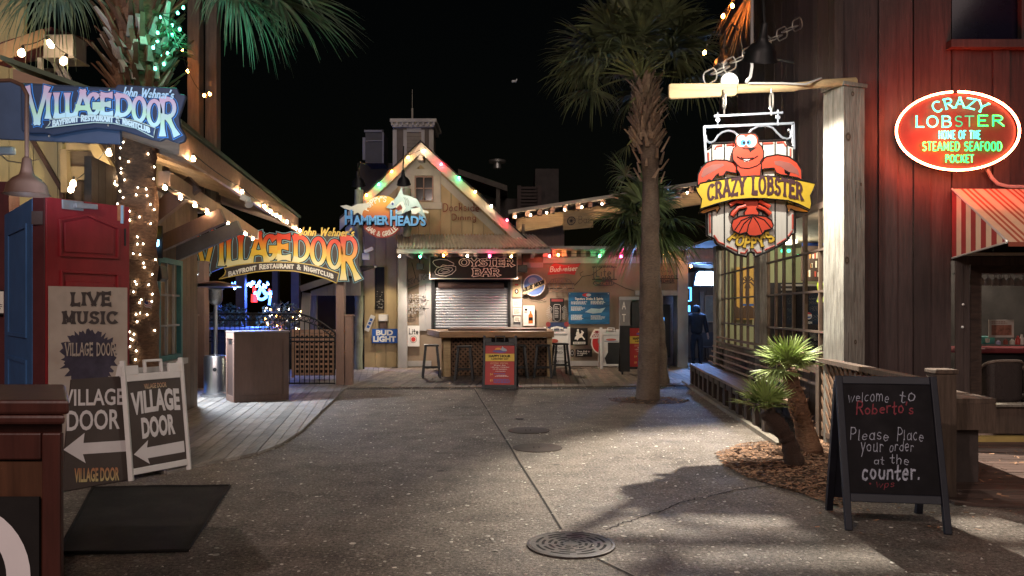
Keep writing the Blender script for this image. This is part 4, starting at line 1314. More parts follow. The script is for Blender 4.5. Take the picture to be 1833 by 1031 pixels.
RED_FACE = M('red_poster', (.42, .025, .02), .45, .06, 4, bump=0)
g0 = G(894, 697, .03)
o, pn = aframe('sandwich_board', 'black sandwich board with red and yellow price poster standing before the bar counter', (g0.x, g0.y, .03), rad(-4), .68, 1.06, BLACK, RED_FACE, border=.05, foot=.03)
happy_hour(o, pn)
g0 = G(1146, 668, .03)
o, pn = aframe('sandwich_board', 'red and yellow price poster on a black wheeled board, half behind the palm trunk', (g0.x, g0.y - .4, .1), rad(2), 1.12, 1.12, BLACK, RED_FACE, lean=.03, spread=.2, border=.24, handle=False, foot=.06)
happy_hour(o, pn)
m = MB()
for dx in (-.5, .5):
    m.lathe((g0.x + dx - .02, g0.y - .38, .075), [(.045, 0), (.045, .04)], 12, axis=(1, 0, 0))
m.build('caster', BLACKM, o)
# white sandwich boards by the wall
g0 = G(1089, 657, .03)
o, pn = aframe('sandwich_board', 'blank white sandwich board with small red emblem leaning by the low wing wall', (g0.x, 21.0, .03), 0, .6, 1.1, WHITE, WHITE)
m = MB(); circle(pn, m, .5, .84, .3, .04, .009); pn.rect(m, .1, .9, .77, .8, .009, 1); pn.poly(m, [(.85, .0), (.2, .0), (.1, .2), (.3, .4), (.3, .74), (1, .74), (1, 0)], .012, 2); m.build('print', [M('faded_red', (.5, .12, .09), .6, .2, 5), M('faded_blue', (.25, .28, .36), .6, .2, 5), BLACK], o)  # the black patch is a shadow painted onto the board face
g0 = G(998, 657, .03)
o, pn = aframe('sandwich_board', 'white sandwich board about dining and live music behind the end stool', (X(997, 20.9), 20.9, .03), 0, .72, 1.12, WHITE, WHITEP)
m = MB(); strokes(m, 'BACKSIDE', .13, pn.sub(.06, .94, .5, .58, .009), 0, .6); strokes(m, 'DINING', .13, pn.sub(.1, .76, .36, .44, .009), 0, .6); pn.rect(m, .1, .8, .22, .228, .009); strokes(m, 'LIVE MUSIC', .13, pn.sub(.06, .94, .06, .13, .009), 0, .6); m.build('lettering', CHARC, o)
m = MB(); circle(pn, m, .35, .78, .22, .07, .009); m.build('red_emblem', M('brick_red', (.45, .08, .05), .6, .15, 5), o)

# cash machine column
o = thing('cash_machine', 'grey cash machine with vertical white letters beside the palm trunk', 'cash machine', P(1130, 655, 21.3))
m = MB(); m.poly(pts3(21.4, [(1110, 660), (1110, 531), (1132, 531), (1128, 548), (1127, 660)]), (0, .25, 0)); m.build('side', M('atm_grey', (.2, .18, .17), .5, .1, 4), o)
m = MB(); m.pbx(1131, 1170, 541, 600, 21.45, .2); m.build('screen_panel', BLACK, o); m = MB(); m.pbx(1110, 1150, 531, 537, 21.38, .25); m.build('cap', TRIMG, o)
m = MB(); strokes(m, 'A', .16, pix3(21.4, 1114, 1119.5, 553, 541, .01)); strokes(m, 'T', .16, pix3(21.4, 1114, 1119.5, 575, 563, .01)); m.build('lettering', CREAM, o)
o = thing('cash_screen', 'small glowing screen of a cash machine inside the dark niche', 'screen', P(1184, 600, 22.2))
m = MB(); m.pbx(1173, 1200, 545, 640, 22.25, .15); m.build('housing', BLACK, o); m = MB(); m.pbx(1180, 1189, 568, 583, 22.23, .012); m.build('screen', E('blue_screen', (.1, .4, 1), 1.2), o)

# ------------------------------------------------------------------ bar counter and stools
o = thing('bar_counter', 'wooden outdoor bar counter with thick top and lattice front before the shutter', 'bar counter', (X(880, 18.6), 18.7, .03))
zt = 1.1
m = MB()
top = [(X(786, 18.2), 18.2, zt), (X(992, 18.5), 18.5, zt), (X(985, 20.7), 20.7, zt), (X(764, 20.7), 20.7, zt)]
m.poly(top, (0, 0, -.14)); m.build('counter_top', WOODBAR, o, bevel=.012)
m = MB(); m.bx(X(800, 18.6), X(980, 18.6), 19.0, 20.9, zt, zt + .05); m.build('back_ledge', BROWN, o)
m = MB(); m.bar((X(800, 18.6), 18.66, .03), (X(800, 18.6), 18.66, zt - .14), .17, .14, up=(0, -1, 0)); m.build('post', WOODP, o); m = MB(); m.bar((X(984, 18.6), 18.66, .03), (X(984, 18.6), 18.66, zt - .14), .12, .12, up=(0, -1, 0)); m.build('post', WOODP, o)
m = MB()
x0, x1, zb, zh = X(806, 18.7), X(980, 18.7), .05, zt - .16
s = .115
k = x0 - (zh - zb)
L = zh - zb
while k < x1:
    for sg, y in ((1, 18.7), (-1, 18.716)):
        a = V((k, y, zb if sg > 0 else zh)); b = V((k + L, y, zh if sg > 0 else zb))
        t0, t1 = max(0, (x0 - k) / L), min(1, (x1 - k) / L)
        if t1 > t0: m.bar(a.lerp(b, t0), a.lerp(b, t1), .04, .014, up=(0, -1, 0))
    k += s
m.build('lattice', LATT, o)
m = MB(); m.bx(x0, x1, 18.9, 18.92, .03, zh); m.build('inner_panel', M('inner_dark', (.02, .015, .012), .9, .3, 3), o)
m = MB(); m.bx(X(790, 18.75), X(790, 18.75) + .03, 18.78, 20.5, .03, zt - .15); m.build('end_panel', WOODP, o)

def stool(loc, rz, label):
    o = thing('bar_stool', label, 'bar stool', loc, rz, 'black stools around the bar counter')
    m = MB(); m.bx(-.17, .17, -.17, .17, .73, .77); m.build('seat', BLACK, o, bevel=.012, local=True)
    for sx in (-1, 1):
        for sy in (-1, 1):
            m = MB(); m.bar((sx * .2, sy * .2, 0), (sx * .13, sy * .13, .73), .048, .048); m.build('leg', BLACK, o, local=True)
    m = MB()
    for a, b, z in (((-1, -1), (1, -1), .24), ((1, -1), (1, 1), .3), ((1, 1), (-1, 1), .24), ((-1, 1), (-1, -1), .3)):
        m.bar((a[0] * .178, a[1] * .178, z), (b[0] * .178, b[1] * .178, z), .025, .03)
    m.build('rung', BLACK, o, local=True)
    return o
spots = [(772, 676, 8, 'black stool standing at the free left corner of the bar counter'), (831, 680, 0, 'dark stool before the lattice left of the price board'), (928, 676, 4, 'stool directly right of the price board'), (972, 676, -5, 'dark stool before the right end of the lattice'), (1003, 671, 10, 'black stool past the right end of the counter')]
for k, (px, py, rz, lb) in enumerate(spots):
    p = G(px, py, .03)
    s0 = stool(p, rad(rz), lb) if k == 0 else dup(s0, p, rad(rz), lb)

# ================================================================== left side
def at(pn, px, py, l=0.0):
    """point of a panel's plane seen at a photo pixel"""
    r = V(((px - CX) / F, 1, -(py - HY) / F))
    o = V((0, 0, CH))
    t = (pn.o - o).dot(pn.n) / r.dot(pn.n)
    return o + r * t + pn.n * l


def pbox(pn, mb, q, l0, l1, mi=0):
    """box on a panel over a quad of photo pixels"""
    k = len(q)
    a = [at(pn, x, y, l0) for x, y in q]
    b = [at(pn, x, y, l1) for x, y in q]
    mb.add(b + a, [tuple(range(k)), tuple(range(2 * k - 1, k - 1, -1))] + [(i, i + k, (i + 1) % k + k, (i + 1) % k) for i in range(k)], mi)


# building with the porch roof
club = thing('porch_building', 'left building with lean-to porch roof on brown brackets, bulbs along its eave', 'building', (-4.6, 9, 0))
wx = lambda d: -4.63 - .12 * (d - 8.6)
ex = lambda d: -3.54 - .12 * (d - 8.6)
m = MB()
k = 8.7
while k < 12.75:
    a, b = V((wx(k), k, 0)), V((wx(k + .2), k + .194, 0))
    if not (10.85 < k + .1 < 11.95):
        m.hexa([a, a + V((-.08, 0, 0)), b + V((-.08, 0, 0)), b, a + V((0, 0, 3.3)), a + V((-.08, 0, 3.3)), b + V((-.08, 0, 3.3)), b + V((0, 0, 3.3))])
    else:
        for z0, z1 in ((0, .88), (2.34, 3.3)):
            m.hexa([a + V((0, 0, z0)), a + V((-.08, 0, z0)), b + V((-.08, 0, z0)), b + V((0, 0, z0)), a + V((0, 0, z1)), a + V((-.08, 0, z1)), b + V((-.08, 0, z1)), b + V((0, 0, z1))])
    k += .2
m.build('wall', M('club_wall', (.1, .07, .05), .75, .3, 4, island=.2), club)
m = MB()
za = 3.24
for d0, d1 in ((8.3, 16.6),):
    a, b = V((ex(d0), d0, za)), V((ex(d1), d1, za))
    m.hexa([a, a + V((-.05, 0, 0)), b + V((-.05, 0, 0)), b, a + V((0, 0, .3)), a + V((-.05, 0, .3)), b + V((-.05, 0, .3)), b + V((0, 0, .3))])
    m.hexa([a + V((-.051, 0, .02)), a + V((-1.75, 0, .62)), a + V((-1.75, .05, .62)), a + V((-.051, .05, .02)), a + V((-.051, 0, .3)), a + V((-1.75, 0, .9)), a + V((-1.75, .05, .9)), a + V((-.051, .05, .3))])
m.build('fascia', M('fascia_brown', (.34, .22, .15), .6, .25, 4, (.6, 5, 5), .2), club)
m = MB()
a, b = V((ex(8.25) + .04, 8.25, za + .305)), V((ex(16.7) + .04, 16.7, za + .305))
u = V((-1.9, 0, .68))
m.poly([a, b, b + u, a + u], (0, 0, .05)); m.build('roof', M('green_lit_roof', (.1, .13, .09), .8, .3, 4), club)  # green light on the roof edge is put into the roof colour
m = MB()
a, b = V((ex(8.4) - .06, 8.4, za + .2)), V((ex(16.5) - .06, 16.5, za + .2))
m.poly([a, b, b + u * .86, a + u * .86], (0, 0, .03)); m.build('soffit', M('soffit_boards', (.33, .22, .15), .75, .3, 3, (6, .5, 6), .2), club)
m = MB()
for i in range(14):
    d = 8.7 + i * .58
    m.bar((ex(d) - .06, d, za + .1), (ex(d) - 1.5, d, za + .6), .06, .12)
m.build('rafters', M('rafter_brown', (.32, .21, .14), .7, .25, 4), club)
m = MB()
m.bar((-3.75, 8.5, 3.02), (-4.85, 14.9, 3.02), .12, .16)
m.build('beam', M('beam_brown', (.24, .15, .1), .7, .25, 4), club)
for a, b, mt in (((258, 401), (349, 328), 'l'), ((258, 450), (400, 386), 'l'), ((281, 470), (430, 406), 'g')):
    d = {401: 9.6, 450: 10.6, 470: 11.8}[a[1]]
    m = MB(); m.bar(P(*a, d), P(*b, d), .1, .2, up=(0, 0, 1)); m.build('bracket', BROWN if mt == 'l' else M('bracket_slate', (.09, .095, .12), .6, .2, 4), club)
# windows: teal frame and mullions
TEAL = M('teal_frame', (.04, .16, .17), .55, .2, 4)
wpn = Panel((wx(10.85), 10.85, .88), (wx(11.95) - wx(10.85), 1.1, 0), (0, 0, 1.46))
wpn.n = V((1, .12, 0)).normalized()
m = MB()
for u0, u1, v0, v1 in ((0, .07, 0, 1), (.93, 1, 0, 1), (.07, .93, 0, .05), (.07, .93, .95, 1)): wpn.box(m, u0, u1, v0, v1, -.05, .04)
wn = m.build('window', TEAL, club)
m = MB()
for u0, u1, v0, v1 in ((.07, .93, .33, .35), (.07, .93, .63, .65), (.4, .43, .05, .95), (.7, .73, .05, .95)): wpn.box(m, u0, u1, v0, v1, -.02, .015)
m.build('muntin', TRIMG, wn)
m = MB(); wpn.rect(m, .07, .93, .05, .95, -.03); m.build('pane', M('lit_pane', (.2, .12, .06), .3, .6, 2, bump=0), wn)
m = MB(); wpn.box(m, -.06, 1.06, -.06, -.002, -.02, .1); m.build('sill', TRIMG, wn)
m = MB(); wpn.box(m, -.25, -.06, -.6, 1.0, -.02, .05); m.build('corner_trim', M('teal_grey_trim', (.2, .26, .28), .6, .2, 4), club)
# pale boarded wall farther left, lit by the porch bulbs
hall = thing('cream_building', 'cream boarded building behind the red door, with wall corner under porch roof', 'building', (-6.5, 11, 0))
m = MB(); vboards(m, pp(11, (-900, 1000), (-900, -60), (42, -60), (42, 245), (112, 245), (112, 1000)), .34, .01, 11, .08); m.build('wall', M('cream_boards', (.5, .44, .24), .7, .12, 3, (3, 3, .5), .08, dirt=(.3, .24, .12), dirt_amt=.4), hall)
m = MB(); m.bar(P(58, 250, 10.95), P(112, 342, 10.95), .05, .05, up=(0, -1, 0)); m.bar(P(111, 335, 10.95), P(111, 520, 10.95), .05, .05, up=(0, -1, 0)); m.build('trim', BROWN, hall)
m = MB(); m.pbx(112.5, 290, 252, 470, 11.3, .08); m.build('porch_wall', M('porch_wall_brown', (.2, .15, .1), .75, .2, 3, (1, 1, 5), .1), hall)
m = MB(); m.pbx(118, 176, 256, 268, 10.6, .1); m.bar(P(168, 258, 10.4), P(212, 330, 10.4), .13, .1, up=(0, -1, 0)); m.pbx(118, 188, 298, 322, 10.8, .1); m.bar(P(116, 268, 10.7), P(118, 345, 10.7), .09, .09, up=(0, -1, 0)); m.build('beams', M('porch_beam', (.33, .26, .16), .7, .2, 4), hall)
fl = thing('flood_light', 'white cylinder flood light under the porch left of the palm trunk', 'flood light', P(176, 330, 10.2))
m = MB(); m.lathe(P(168, 322, 10.2), [(.05, 0), (.07, .03), (.07, .13), (.055, .15)], 14, axis=(.85, -.3, -.5)); m.build('housing', WHITE, fl, smooth=True)
m = MB(); m.tube([P(176, 326, 10.2), P(176, 316, 10.3), P(170, 300, 10.7)], .012, 6); m.build('arm', WHITE, fl)
# little roof over the top-left corner
rf = thing('small_roof', 'small porch roof corner with pale fascia and grey gutter box above the blue-lit sign', 'roof', P(60, 100, 9.5))
m = MB(); m.bar(P(-60, 118, 9.2), P(84, 64, 9.6), .05, .17, up=(0, 0, 1)); m.build('fascia', M('fascia_pale', (.36, .24, .14), .65, .2, 4), rf)
m = MB(); a, b = P(-60, 100, 9.2), P(92, 54, 9.6); m.poly([a, b, b + V((.1, .8, .1)), a + V((0, .8, .1))], (0, 0, .04)); m.build('roof', MAROON, rf)
m = MB(); m.pbx(77, 131, 61, 101, 9.55, .3); m.pbx(75, 133, 100.5, 103, 9.5, .36); m.build('gutter_box', M('gutter_grey', (.36, .34, .33), .5, .15, 4), rf, bevel=.01)
m = MB(); m.pbx(67, 74, 103, 250, 9.6, .05); m.build('downpipe', TRIMG, rf)
m = MB(); m.bar(P(92, 104, 9.8), P(118, 150, 9.8), .05, .05); m.bar(P(104, 104, 9.8), P(128, 150, 9.8), .05, .05); m.pbx(28, 100, 122, 141, 10.2, .2); m.pbx(-20, 105, 141, 150, 10.0, .3); m.build('brackets', M('bracket_pale', (.27, .26, .27), .6, .2, 4), rf)
string_lights('three elongated glowing bulbs around the small roof corner', [P(40, 88, 9.2), P(86, 71, 9.3), P(117, 102, 9.3)], BULBL, .04, sag=.03)
string_lights('large glowing bulbs under the porch between cream wall and palm', [P(132, 322, 10), P(128, 332, 10), P(196, 266, 9.7), P(217, 310, 9.5)], BULBL, .038, sag=.06)
lamp('POINT', P(196, 312, 9.75), 42, (1, .8, .45), size=.06)
string_lights('brightest big bulb glowing beside the palm trunk', [P(190, 305, 9.45), P(202, 318, 9.4)], BULBL, .06, sag=0)
eave = [(336, 287), (366, 303), (393, 315), (428, 337), (456, 356), (480, 377), (493, 382), (499, 394), (508, 401), (524, 412), (532, 416)]
string_lights('warm bulbs strung along the outer eave of the porch roof', [V((ex(d) + .06, d, za + .04)) for d in (8.6, 11.0, 12.55, 13.15, 13.7, 14.05, 14.8, 15.9, 16.4)], BULB, .023, sag=.03)
string_lights('warm bulbs strung along the inner beam under the porch roof', [V((-3.7 - .172 * (d - 8.5), d - .1, 2.93)) for d in (8.5, 9.2, 9.9, 10.6, 11.3, 12.1, 12.8, 13.6, 14.5)], BULB, .022, sag=.03)
string_lights('four small bulbs by the two tall poles behind the roof', [P(326, 86, 12.6), P(336, 124, 12.6), P(366, 168, 12.5), P(374, 165, 12.5)], COL['o'], .022, sag=.1)
# pendant lamp with lit underside
o = thing('pendant_lamp', 'grey pendant lamp with glowing white underside left of the arched sign', 'lamp', P(344, 492, 13.2))
m = MB(); m.lathe(P(344, 490, 13.2), [(.11, 0), (.115, .2), (.05, .24)], 18); m.build('shade', M('pendant_grey', (.12, .12, .13), .5, .15, 4), o, smooth=True)
m = MB(); m.tube([P(344, 470, 13.2), P(344, 380, 13.2)], .02, 8); m.build('rod', TRIMG, o)
m = MB(); m.lathe(P(344, 490.4, 13.2), [(.095, -.01), (.02, -.03)], 16); m.build('lens', E('cool_lens', (.75, .88, 1), 9, False), o)
lamp('SPOT', P(344, 497, 13.2), 420, (.75, .86, 1), P(400, 760, 12.4), .08, 150, .6)
# tall poles behind the roof
for k, (px, d, lb) in enumerate(((350, 13.0, 'left of two tall square poles rising behind the porch roof'), (381, 13.3, 'right of two tall square poles, with two bulbs, behind the porch roof'))):
    o = thing('utility_pole', lb, 'pole', P(px, 420, d), group='pair of tall timber poles')
    m = MB(); m.bx(X(px, d) - .1, X(px, d) + .1, d - .1, d + .1, 3.2, 9); m.build('shaft', M('pole_brown', (.11, .09, .075), .8, .4, 4, (6, 6, .5), .4), o, bevel=.015)
# green disc emblem on the porch gable
o = thing('round_emblem', 'pale green round emblem with a white figure painted behind the brackets', 'emblem', P(305, 440, 12.6))
m = MB(); m.pbx(262, 342, 372, 470, 12.75, .05); m.build('board', M('sage_board', (.22, .26, .17), .7, .15, 3), o)
epn = fpanel(285, 327, 386, 442, 12.74, .01)
m = MB(); circle(epn, m, .5, .5, .5, .5, .002, 1); circle(epn, m, .5, .5, .46, .46, .005, 0); epn.poly(m, [(.3, .55), (.36, .95), (.62, .95), (.66, .6), (.5, .45)], .008, 1); epn.poly(m, [(.34, .6), (.4, .92), (.58, .92), (.62, .62), (.5, .52)], .011, 2); epn.poly(m, [(.3, .05), (.7, .02), (.6, .3), (.42, .28)], .008, 2); m.build('print', [M('sage_paint', (.3, .38, .24), .6, .1, 4), SIGNB, PAPER], o)
# small lit neons behind the trunk
o = thing('small_neon_sign', 'tiny lit neons, yellow flower above blue script, behind the palm trunk', 'neon sign', P(276, 450, 10.3))
m = MB()
for k in range(6):
    a = k * 1.047; m.ball(P(272 + 4 * math.cos(a), 415 + 4 * math.sin(a), 10.3), .022, 8, 5)
m.build('flower_tube', E('yellow_neon', (1, .75, .05), 3), o)
m = MB(); tubes(m, 'Bud', .012, lambda u, v: P(268 + 16 * u, 447 - 8 * u - 10 * v, 10.3)); m.build('script_tube', E('blue_neon', (.25, .6, 1), 4), o)
m = MB(); m.pbx(262, 290, 404, 462, 10.34, .03); m.build('backing', SIGNB, o)
o = thing('loud_speaker', 'black wall loudspeaker beside the lit trunk above the flag', 'speaker', P(283, 504, 10.0))
m = MB(); m.poly(pts3(9.9, [(278, 474), (287, 476), (290, 498), (284, 504), (277, 502)]), (0, .2, 0)); m.build('cabinet', BLACK, o, bevel=.01)
m = MB(); m.lathe(P(276, 496, 9.98), [(.02, 0), (.035, .12)], 10, axis=(-1, 0, .1)); m.build('lamp', BLACKM, o)
o = thing('small_flag', 'little striped flag on a stick tied to the palm trunk', 'flag', P(252, 566, 8.7))
m = MB(); m.tube([P(251, 566, 8.7), P(259, 532, 8.7)], .006, 5); m.build('stick', WOODP, o)
m = MB()
for k in range(6):
    f = lambda u, v: P(259 + 13 * u - 1.5 * v, 537 + 10 * v + 6 * u + 1.2 * math.sin(u * 6), 8.69)
    for j in range(6):
        a, b, c, d = f(j / 6, k / 6), f((j + 1) / 6, k / 6), f((j + 1) / 6, (k + 1) / 6), f(j / 6, (k + 1) / 6)
        m.sheet([a, b, c, d], (k % 2) if not (j < 3 and k < 3) else 2)
m.build('cloth', [M('flag_red', (.42, .06, .04), .7, .1, 4), PAPER, M('flag_blue', (.04, .05, .15), .7, .1, 4)], o)

# ------------------------------------------------------------------ lettered signs of the club
V_ARCH = dict(V=(62, 262, 150, 570), I=(290, 380, 210, 490), L=(395, 500, 205, 482), L2=(520, 632, 205, 474), A=(640, 815, 168, 468), G=(778, 915, 192, 436), E=(925, 1055, 200, 420),
              D=(1100, 1262, 205, 446), O=(1285, 1435, 218, 488), O2=(1456, 1608, 244, 528), R=(1600, 1780, 214, 640))
V_BLUE = dict(V=(62, 278, 108, 492), I=(250, 332, 182, 428), L=(365, 468, 180, 418), L2=(482, 590, 182, 410), A=(580, 760, 150, 420), G=(716, 850, 178, 398), E=(865, 985, 190, 398),
              D=(1030, 1196, 195, 406), O=(1214, 1356, 218, 470), O2=(1374, 1526, 250, 516), R=(1515, 1695, 232, 620))


def club_letters(o, lay, fn, fill, out1, out2, th=.0):
    """fn(x, y, lift) maps sign design units to 3D"""
    a, b, c = MB(), MB(), MB()
    for k, (x0, x1, y0, y1) in lay.items():
        asp = (x1 - x0) / (y1 - y0)
        ps, w = fit_paths(k[0])
        for i, p in enumerate(ps):
            g = lambda u, v, l, x0=x0, x1=x1, y0=y0, y1=y1: fn(x0 + (x1 - x0) * u, y1 + (y0 - y1) * v, l)
            hh = 250 / (y1 - y0)
            ribbon(a, p, .315 * hh, g, 0, .55, asp, .004 + i * .0004)
            ribbon(b, p, .255 * hh, g, 0, .6, asp, .009 + i * .0004)
            ribbon(c, p, .175 * hh, g, 0, .85, asp, .014 + i * .0004)
    a.build('letter_outline', out1, o); b.build('letter_edge', out2, o); c.build('lettering', fill, o)


def club_banner(o, fn, pts_top, pts_bot, tails, field, edge, ink, text_y, hgt=46):
    m = MB()
    pts = pts_top + tails[1] + pts_bot[::-1] + tails[0]
    m.poly([fn(x, y, .018) for x, y in pts], V((0, .012, 0))); bn = m.build('banner', field, o)
    m = MB(); ribbon(m, [(x / 100, y / 100) for x, y in pts + pts[:1]], .1, lambda u, v, l: fn(u * 100, v * 100, .02 + l)); m.build('banner_edge', edge, bn)
    m = MB()
    (xa, ya), (xb, yb), (xc, yc) = text_y
    def base(u):   # parabola through the three baseline points
        x = xa + (xc - xa) * u
        t = (xb - xa) / (xc - xa)
        return x, ya * (u - t) * (u - 1) / t + yb * u * (u - 1) / (t * (t - 1)) + yc * u * (u - t) / (1 - t)
    def g(u, v, l=0.0):
        x, y = base(u)
        return fn(x, y - v * hgt, .022 + l)
    strokes(m, 'Bayfront Restaurant & Nightclub', .26, g, 0, .1, aspect=(xc - xa) / hgt, caps=True, small=.84, gap=.2)
    m.build('banner_lettering', ink, bn)


# lit arch sign over the gate
DA = 16.4
o = thing('arched_gate_sign', 'arched gate sign with big orange to yellow letters over a dark banner', 'sign', P(495, 500, DA))
fa = lambda x, y, l=0.0: P(340 + x / 5.913, 390 + y / 5.913, DA) - V((0, l, 0))
m = MB(); m.poly([fa(x, y, 0) for x, y in ((120, 250), (280, 190), (640, 195), (720, 150), (1060, 180), (1120, 150), (1750, 190), (1790, 300), (1780, 560), (1790, 640), (1620, 600), (1200, 500), (900, 480), (500, 510), (330, 530), (180, 590), (130, 480))], (0, .08, 0))
m.build('board', M('sign_brown', (.075, .055, .045), .55, .2, 4), o, bevel=.01)
club_letters(o, V_ARCH, fa, ramp_paint('fire_letters', [(0, (.85, .75, .4, 1)), (.25, (.85, .6, .06, 1)), (.55, (.85, .36, .03, 1)), (.9, (.75, .06, .02, 1))], .4), M('teal_outline', (.25, .45, .48), .5, .1, 5, bump=0), SIGNB)
club_banner(o, fa, [(365, 530), (500, 500), (700, 475), (900, 465), (1100, 470), (1300, 500), (1450, 540), (1578, 588)], [(310, 648), (480, 612), (700, 572), (900, 555), (1100, 562), (1300, 600), (1450, 645), (1556, 692)], [[(372, 600), (382, 565)], [(1566, 640)]], M('banner_brown', (.06, .042, .035), .55, .2, 4), GOLD, CREAM, ((412, 622), (960, 530), (1520, 640)))
m = MB(); strokes(m, "John Wehner's", .17, lambda u, v, l=0: fa(1160 + 575 * u + 22 * v, 182 + 12 * u - 78 * v, .03 + l), 0, .2, aspect=6.5); m.build('script_lettering', GOLD, o)
lamp('SPOT', P(470, 440, 14.6) + V((0, 0, -.05)), 34, (1, .93, .82), P(500, 450, DA), .1, 140, .6)
lamp('SPOT', P(590, 440, 14.6) + V((0, 0, .2)), 28, (1, .93, .82), P(590, 450, DA), .1, 130, .6)
for px0, px1, yt, yb, lb, nm in ((343, 366, 470, 700, 'tall brown post carrying the left end of the arched sign', 'gate_post'), (601, 616, 492, 695, 'tall brown post carrying the right end of the arched sign', 'gate_post'), (617.5, 630.5, 566, 693, 'short brown post right of the tall gate post', 'fence_post'), (324, 338, 572, 702, 'short grey-brown picket post behind the patio heater, with notched top', 'fence_post'), (338.5, 350, 566, 702, 'slightly taller picket post beside the notched picket', 'fence_post')):
    d = DA + .15 if px0 > 400 else (15.9 if px0 == 343 else 15.3)
    p = thing(nm, lb, 'post', P((px0 + px1) / 2, yb, d))
    m = MB(); m.bx(X(px0, d), X(px1, d), d, d + X(px1, d) - X(px0, d), 0, Z(yt, d)); m.build('shaft', BROWNL, p, bevel=.012)
    m = MB(); m.bx(X(px0, d) - .02, X(px1, d) + .02, d - .02, d + X(px1, d) - X(px0, d) + .02, Z(yt, d), Z(yt, d) + .035); m.build('cap', BROWNL, p)

# hanging sign, the blue light on it put into its paint colours
o = thing('blue_lit_sign', 'blue-lit plaque sign with pale lettering hung before the palm trunk', 'sign', P(170, 258, 7.5))
DBL = 7.6
fb = lambda x, y, l=0.0: P(40 + x / 6.11, 140 + y / 6.11, DBL) - V((0, l, 0))
m = MB(); m.poly(pts3(DBL + .06, [(-40, 143), (205, 157), (214, 200), (215, 258), (-40, 247)]), (0, .05, 0)); m.build('back_board', M('board_blue_lit', (.05, .075, .13), .45, .2, 2), o, bevel=.006)
m = MB(); m.poly([fb(*q) for q in ((-20, 60), (1010, 105), (1040, 65), (1690, 105), (1710, 165), (1770, 175), (1785, 200), (1710, 420), (1720, 520), (1785, 640), (1770, 690), (1700, 715), (1560, 660), (1500, 690), (1400, 670), (1100, 575), (800, 545), (600, 570), (330, 625), (250, 600), (100, 600), (-10, 580))], (0, .05, 0))
m.build('plaque', M('plaque_blue_lit', (.03, .045, .085), .45, .2, 3), o, bevel=.012)
club_letters(o, V_BLUE, fb, ramp_paint('letters_blue_lit', [(0, (.55, .85, .95, 1)), (.35, (.5, .8, .55, 1)), (.62, (.5, .62, .7, 1)), (.95, (.6, .42, .55, 1))], .4), M('outline_blue_lit', (.06, .28, .75), .5, .1, 5, bump=0), M('edge_blue_lit', (.015, .04, .13), .5, .1, 5, bump=0))
club_banner(o, fb, [(310, 455), (500, 440), (800, 425), (1000, 428), (1250, 470), (1465, 548)], [(262, 548), (500, 520), (800, 488), (1000, 498), (1250, 552), (1448, 652)], [[(300, 520), (318, 490)], [(1452, 600)]], M('banner_blue_lit', (.03, .06, .14), .5, .2, 4), M('banner_line', (.5, .66, .6), .5, .1, 5, bump=0), M('ink_blue_lit', (.6, .8, .85), .5, .05, 5, bump=0), ((345, 536), (900, 476), (1415, 606)), 60)
m = MB(); strokes(m, "John Wehner's", .17, lambda u, v, l=0: fb(1085 + 570 * u + 25 * v, 190 + 38 * u - 88 * v, .01 + l), 0, .2, aspect=6.2); m.build('script_lettering', M('script_blue_lit', (.45, .68, .85), .5, .05, 5, bump=0), o)
m = MB()
for x, y in ((955, 135), (945, 520), (300, 635), (20, 70)): m.ball(fb(x, y, .01), .012, 8, 5)
m.build('bolt', GALV, o)
lamp('SPOT', (-3.2, 5.6, 2.3), 130, (.55, .75, 1), P(170, 205, DBL), .2, 62, .7)

# rusty gooseneck at the left edge
s = P(48, 312, 6.1)
gooseneck('brown bell gooseneck lamp hanging left of the red door', s, M('rust_brown_enamel', (.1, .05, .034), .5, .25, 6), .16, [s + V((0, 0, .08)), s + V((0.0, 0, .5)), s + V((-.01, .02, .62)), s + V((-.06, .04, .7)), s + V((-.16, .06, .745)), s + V((-.5, .08, .74))], h=.24, axis=(0, 0, 1))

# ------------------------------------------------------------------ red and blue-lit door kiosk
p0 = G(82, 858); p0 = V((X(82, 7.4), 7.4, 0))
p1 = V((X(232, 8.15), 8.15, 0))
H = 2.665
dpn = Panel(p0, p1 - p0, (0, 0, H))
rz = math.atan2((p1 - p0).y, (p1 - p0).x)
o = thing('red_door', 'old red panelled door set on end as a poster stand, with steel bolt at the top', 'door', p0, 0)
m = MB(); dpn.box(m, 0, 1, 0, 1, -.05, 0); m.build('leaf', DOORR, o, bevel=.006)
q = [[(107, 394), (155, 385), (211, 409), (210, 462), (108, 457)], [(110, 486), (210, 491), (210, 690), (110, 690)]]
for k, qq in enumerate(q):
    m = MB()
    cx, cyy = sum(p[0] for p in qq) / len(qq), sum(p[1] for p in qq) / len(qq)
    inn = [(cx + (x - cx) * .86, cyy + (y - cyy) * .84) for x, y in qq]
    n = len(qq)
    for i in range(n):
        a, b = qq[i], qq[(i + 1) % n]
        m.bar(at(dpn, *a, .004), at(dpn, *b, .004), .025, .03, up=dpn.n, ext=.01)
    m.build('moulding', DOORR, o, bevel=.006)
    m = MB(); pbox(dpn, m, inn, 0.0, .012); m.build('raised_panel', DOORR, o, bevel=.006)
m = MB(); pbox(dpn, m, [(109, 357), (148, 361), (148, 378), (110, 374)], .0, .02); m.bar(at(dpn, 128, 368, .045), at(dpn, 168, 371, .045), .05, .05, up=dpn.n)
m.build('bolt', M('bolt_steel', (.35, .34, .35), .45, .2, 8, metal=.6), o, bevel=.006)
m = MB(); pbox(dpn, m, [(210, 366), (222, 367), (222, 396), (210, 395)], .0, .006); m.build('hinge_plate', M('hinge_orange', (.45, .16, .07), .5, .3, 8), o)
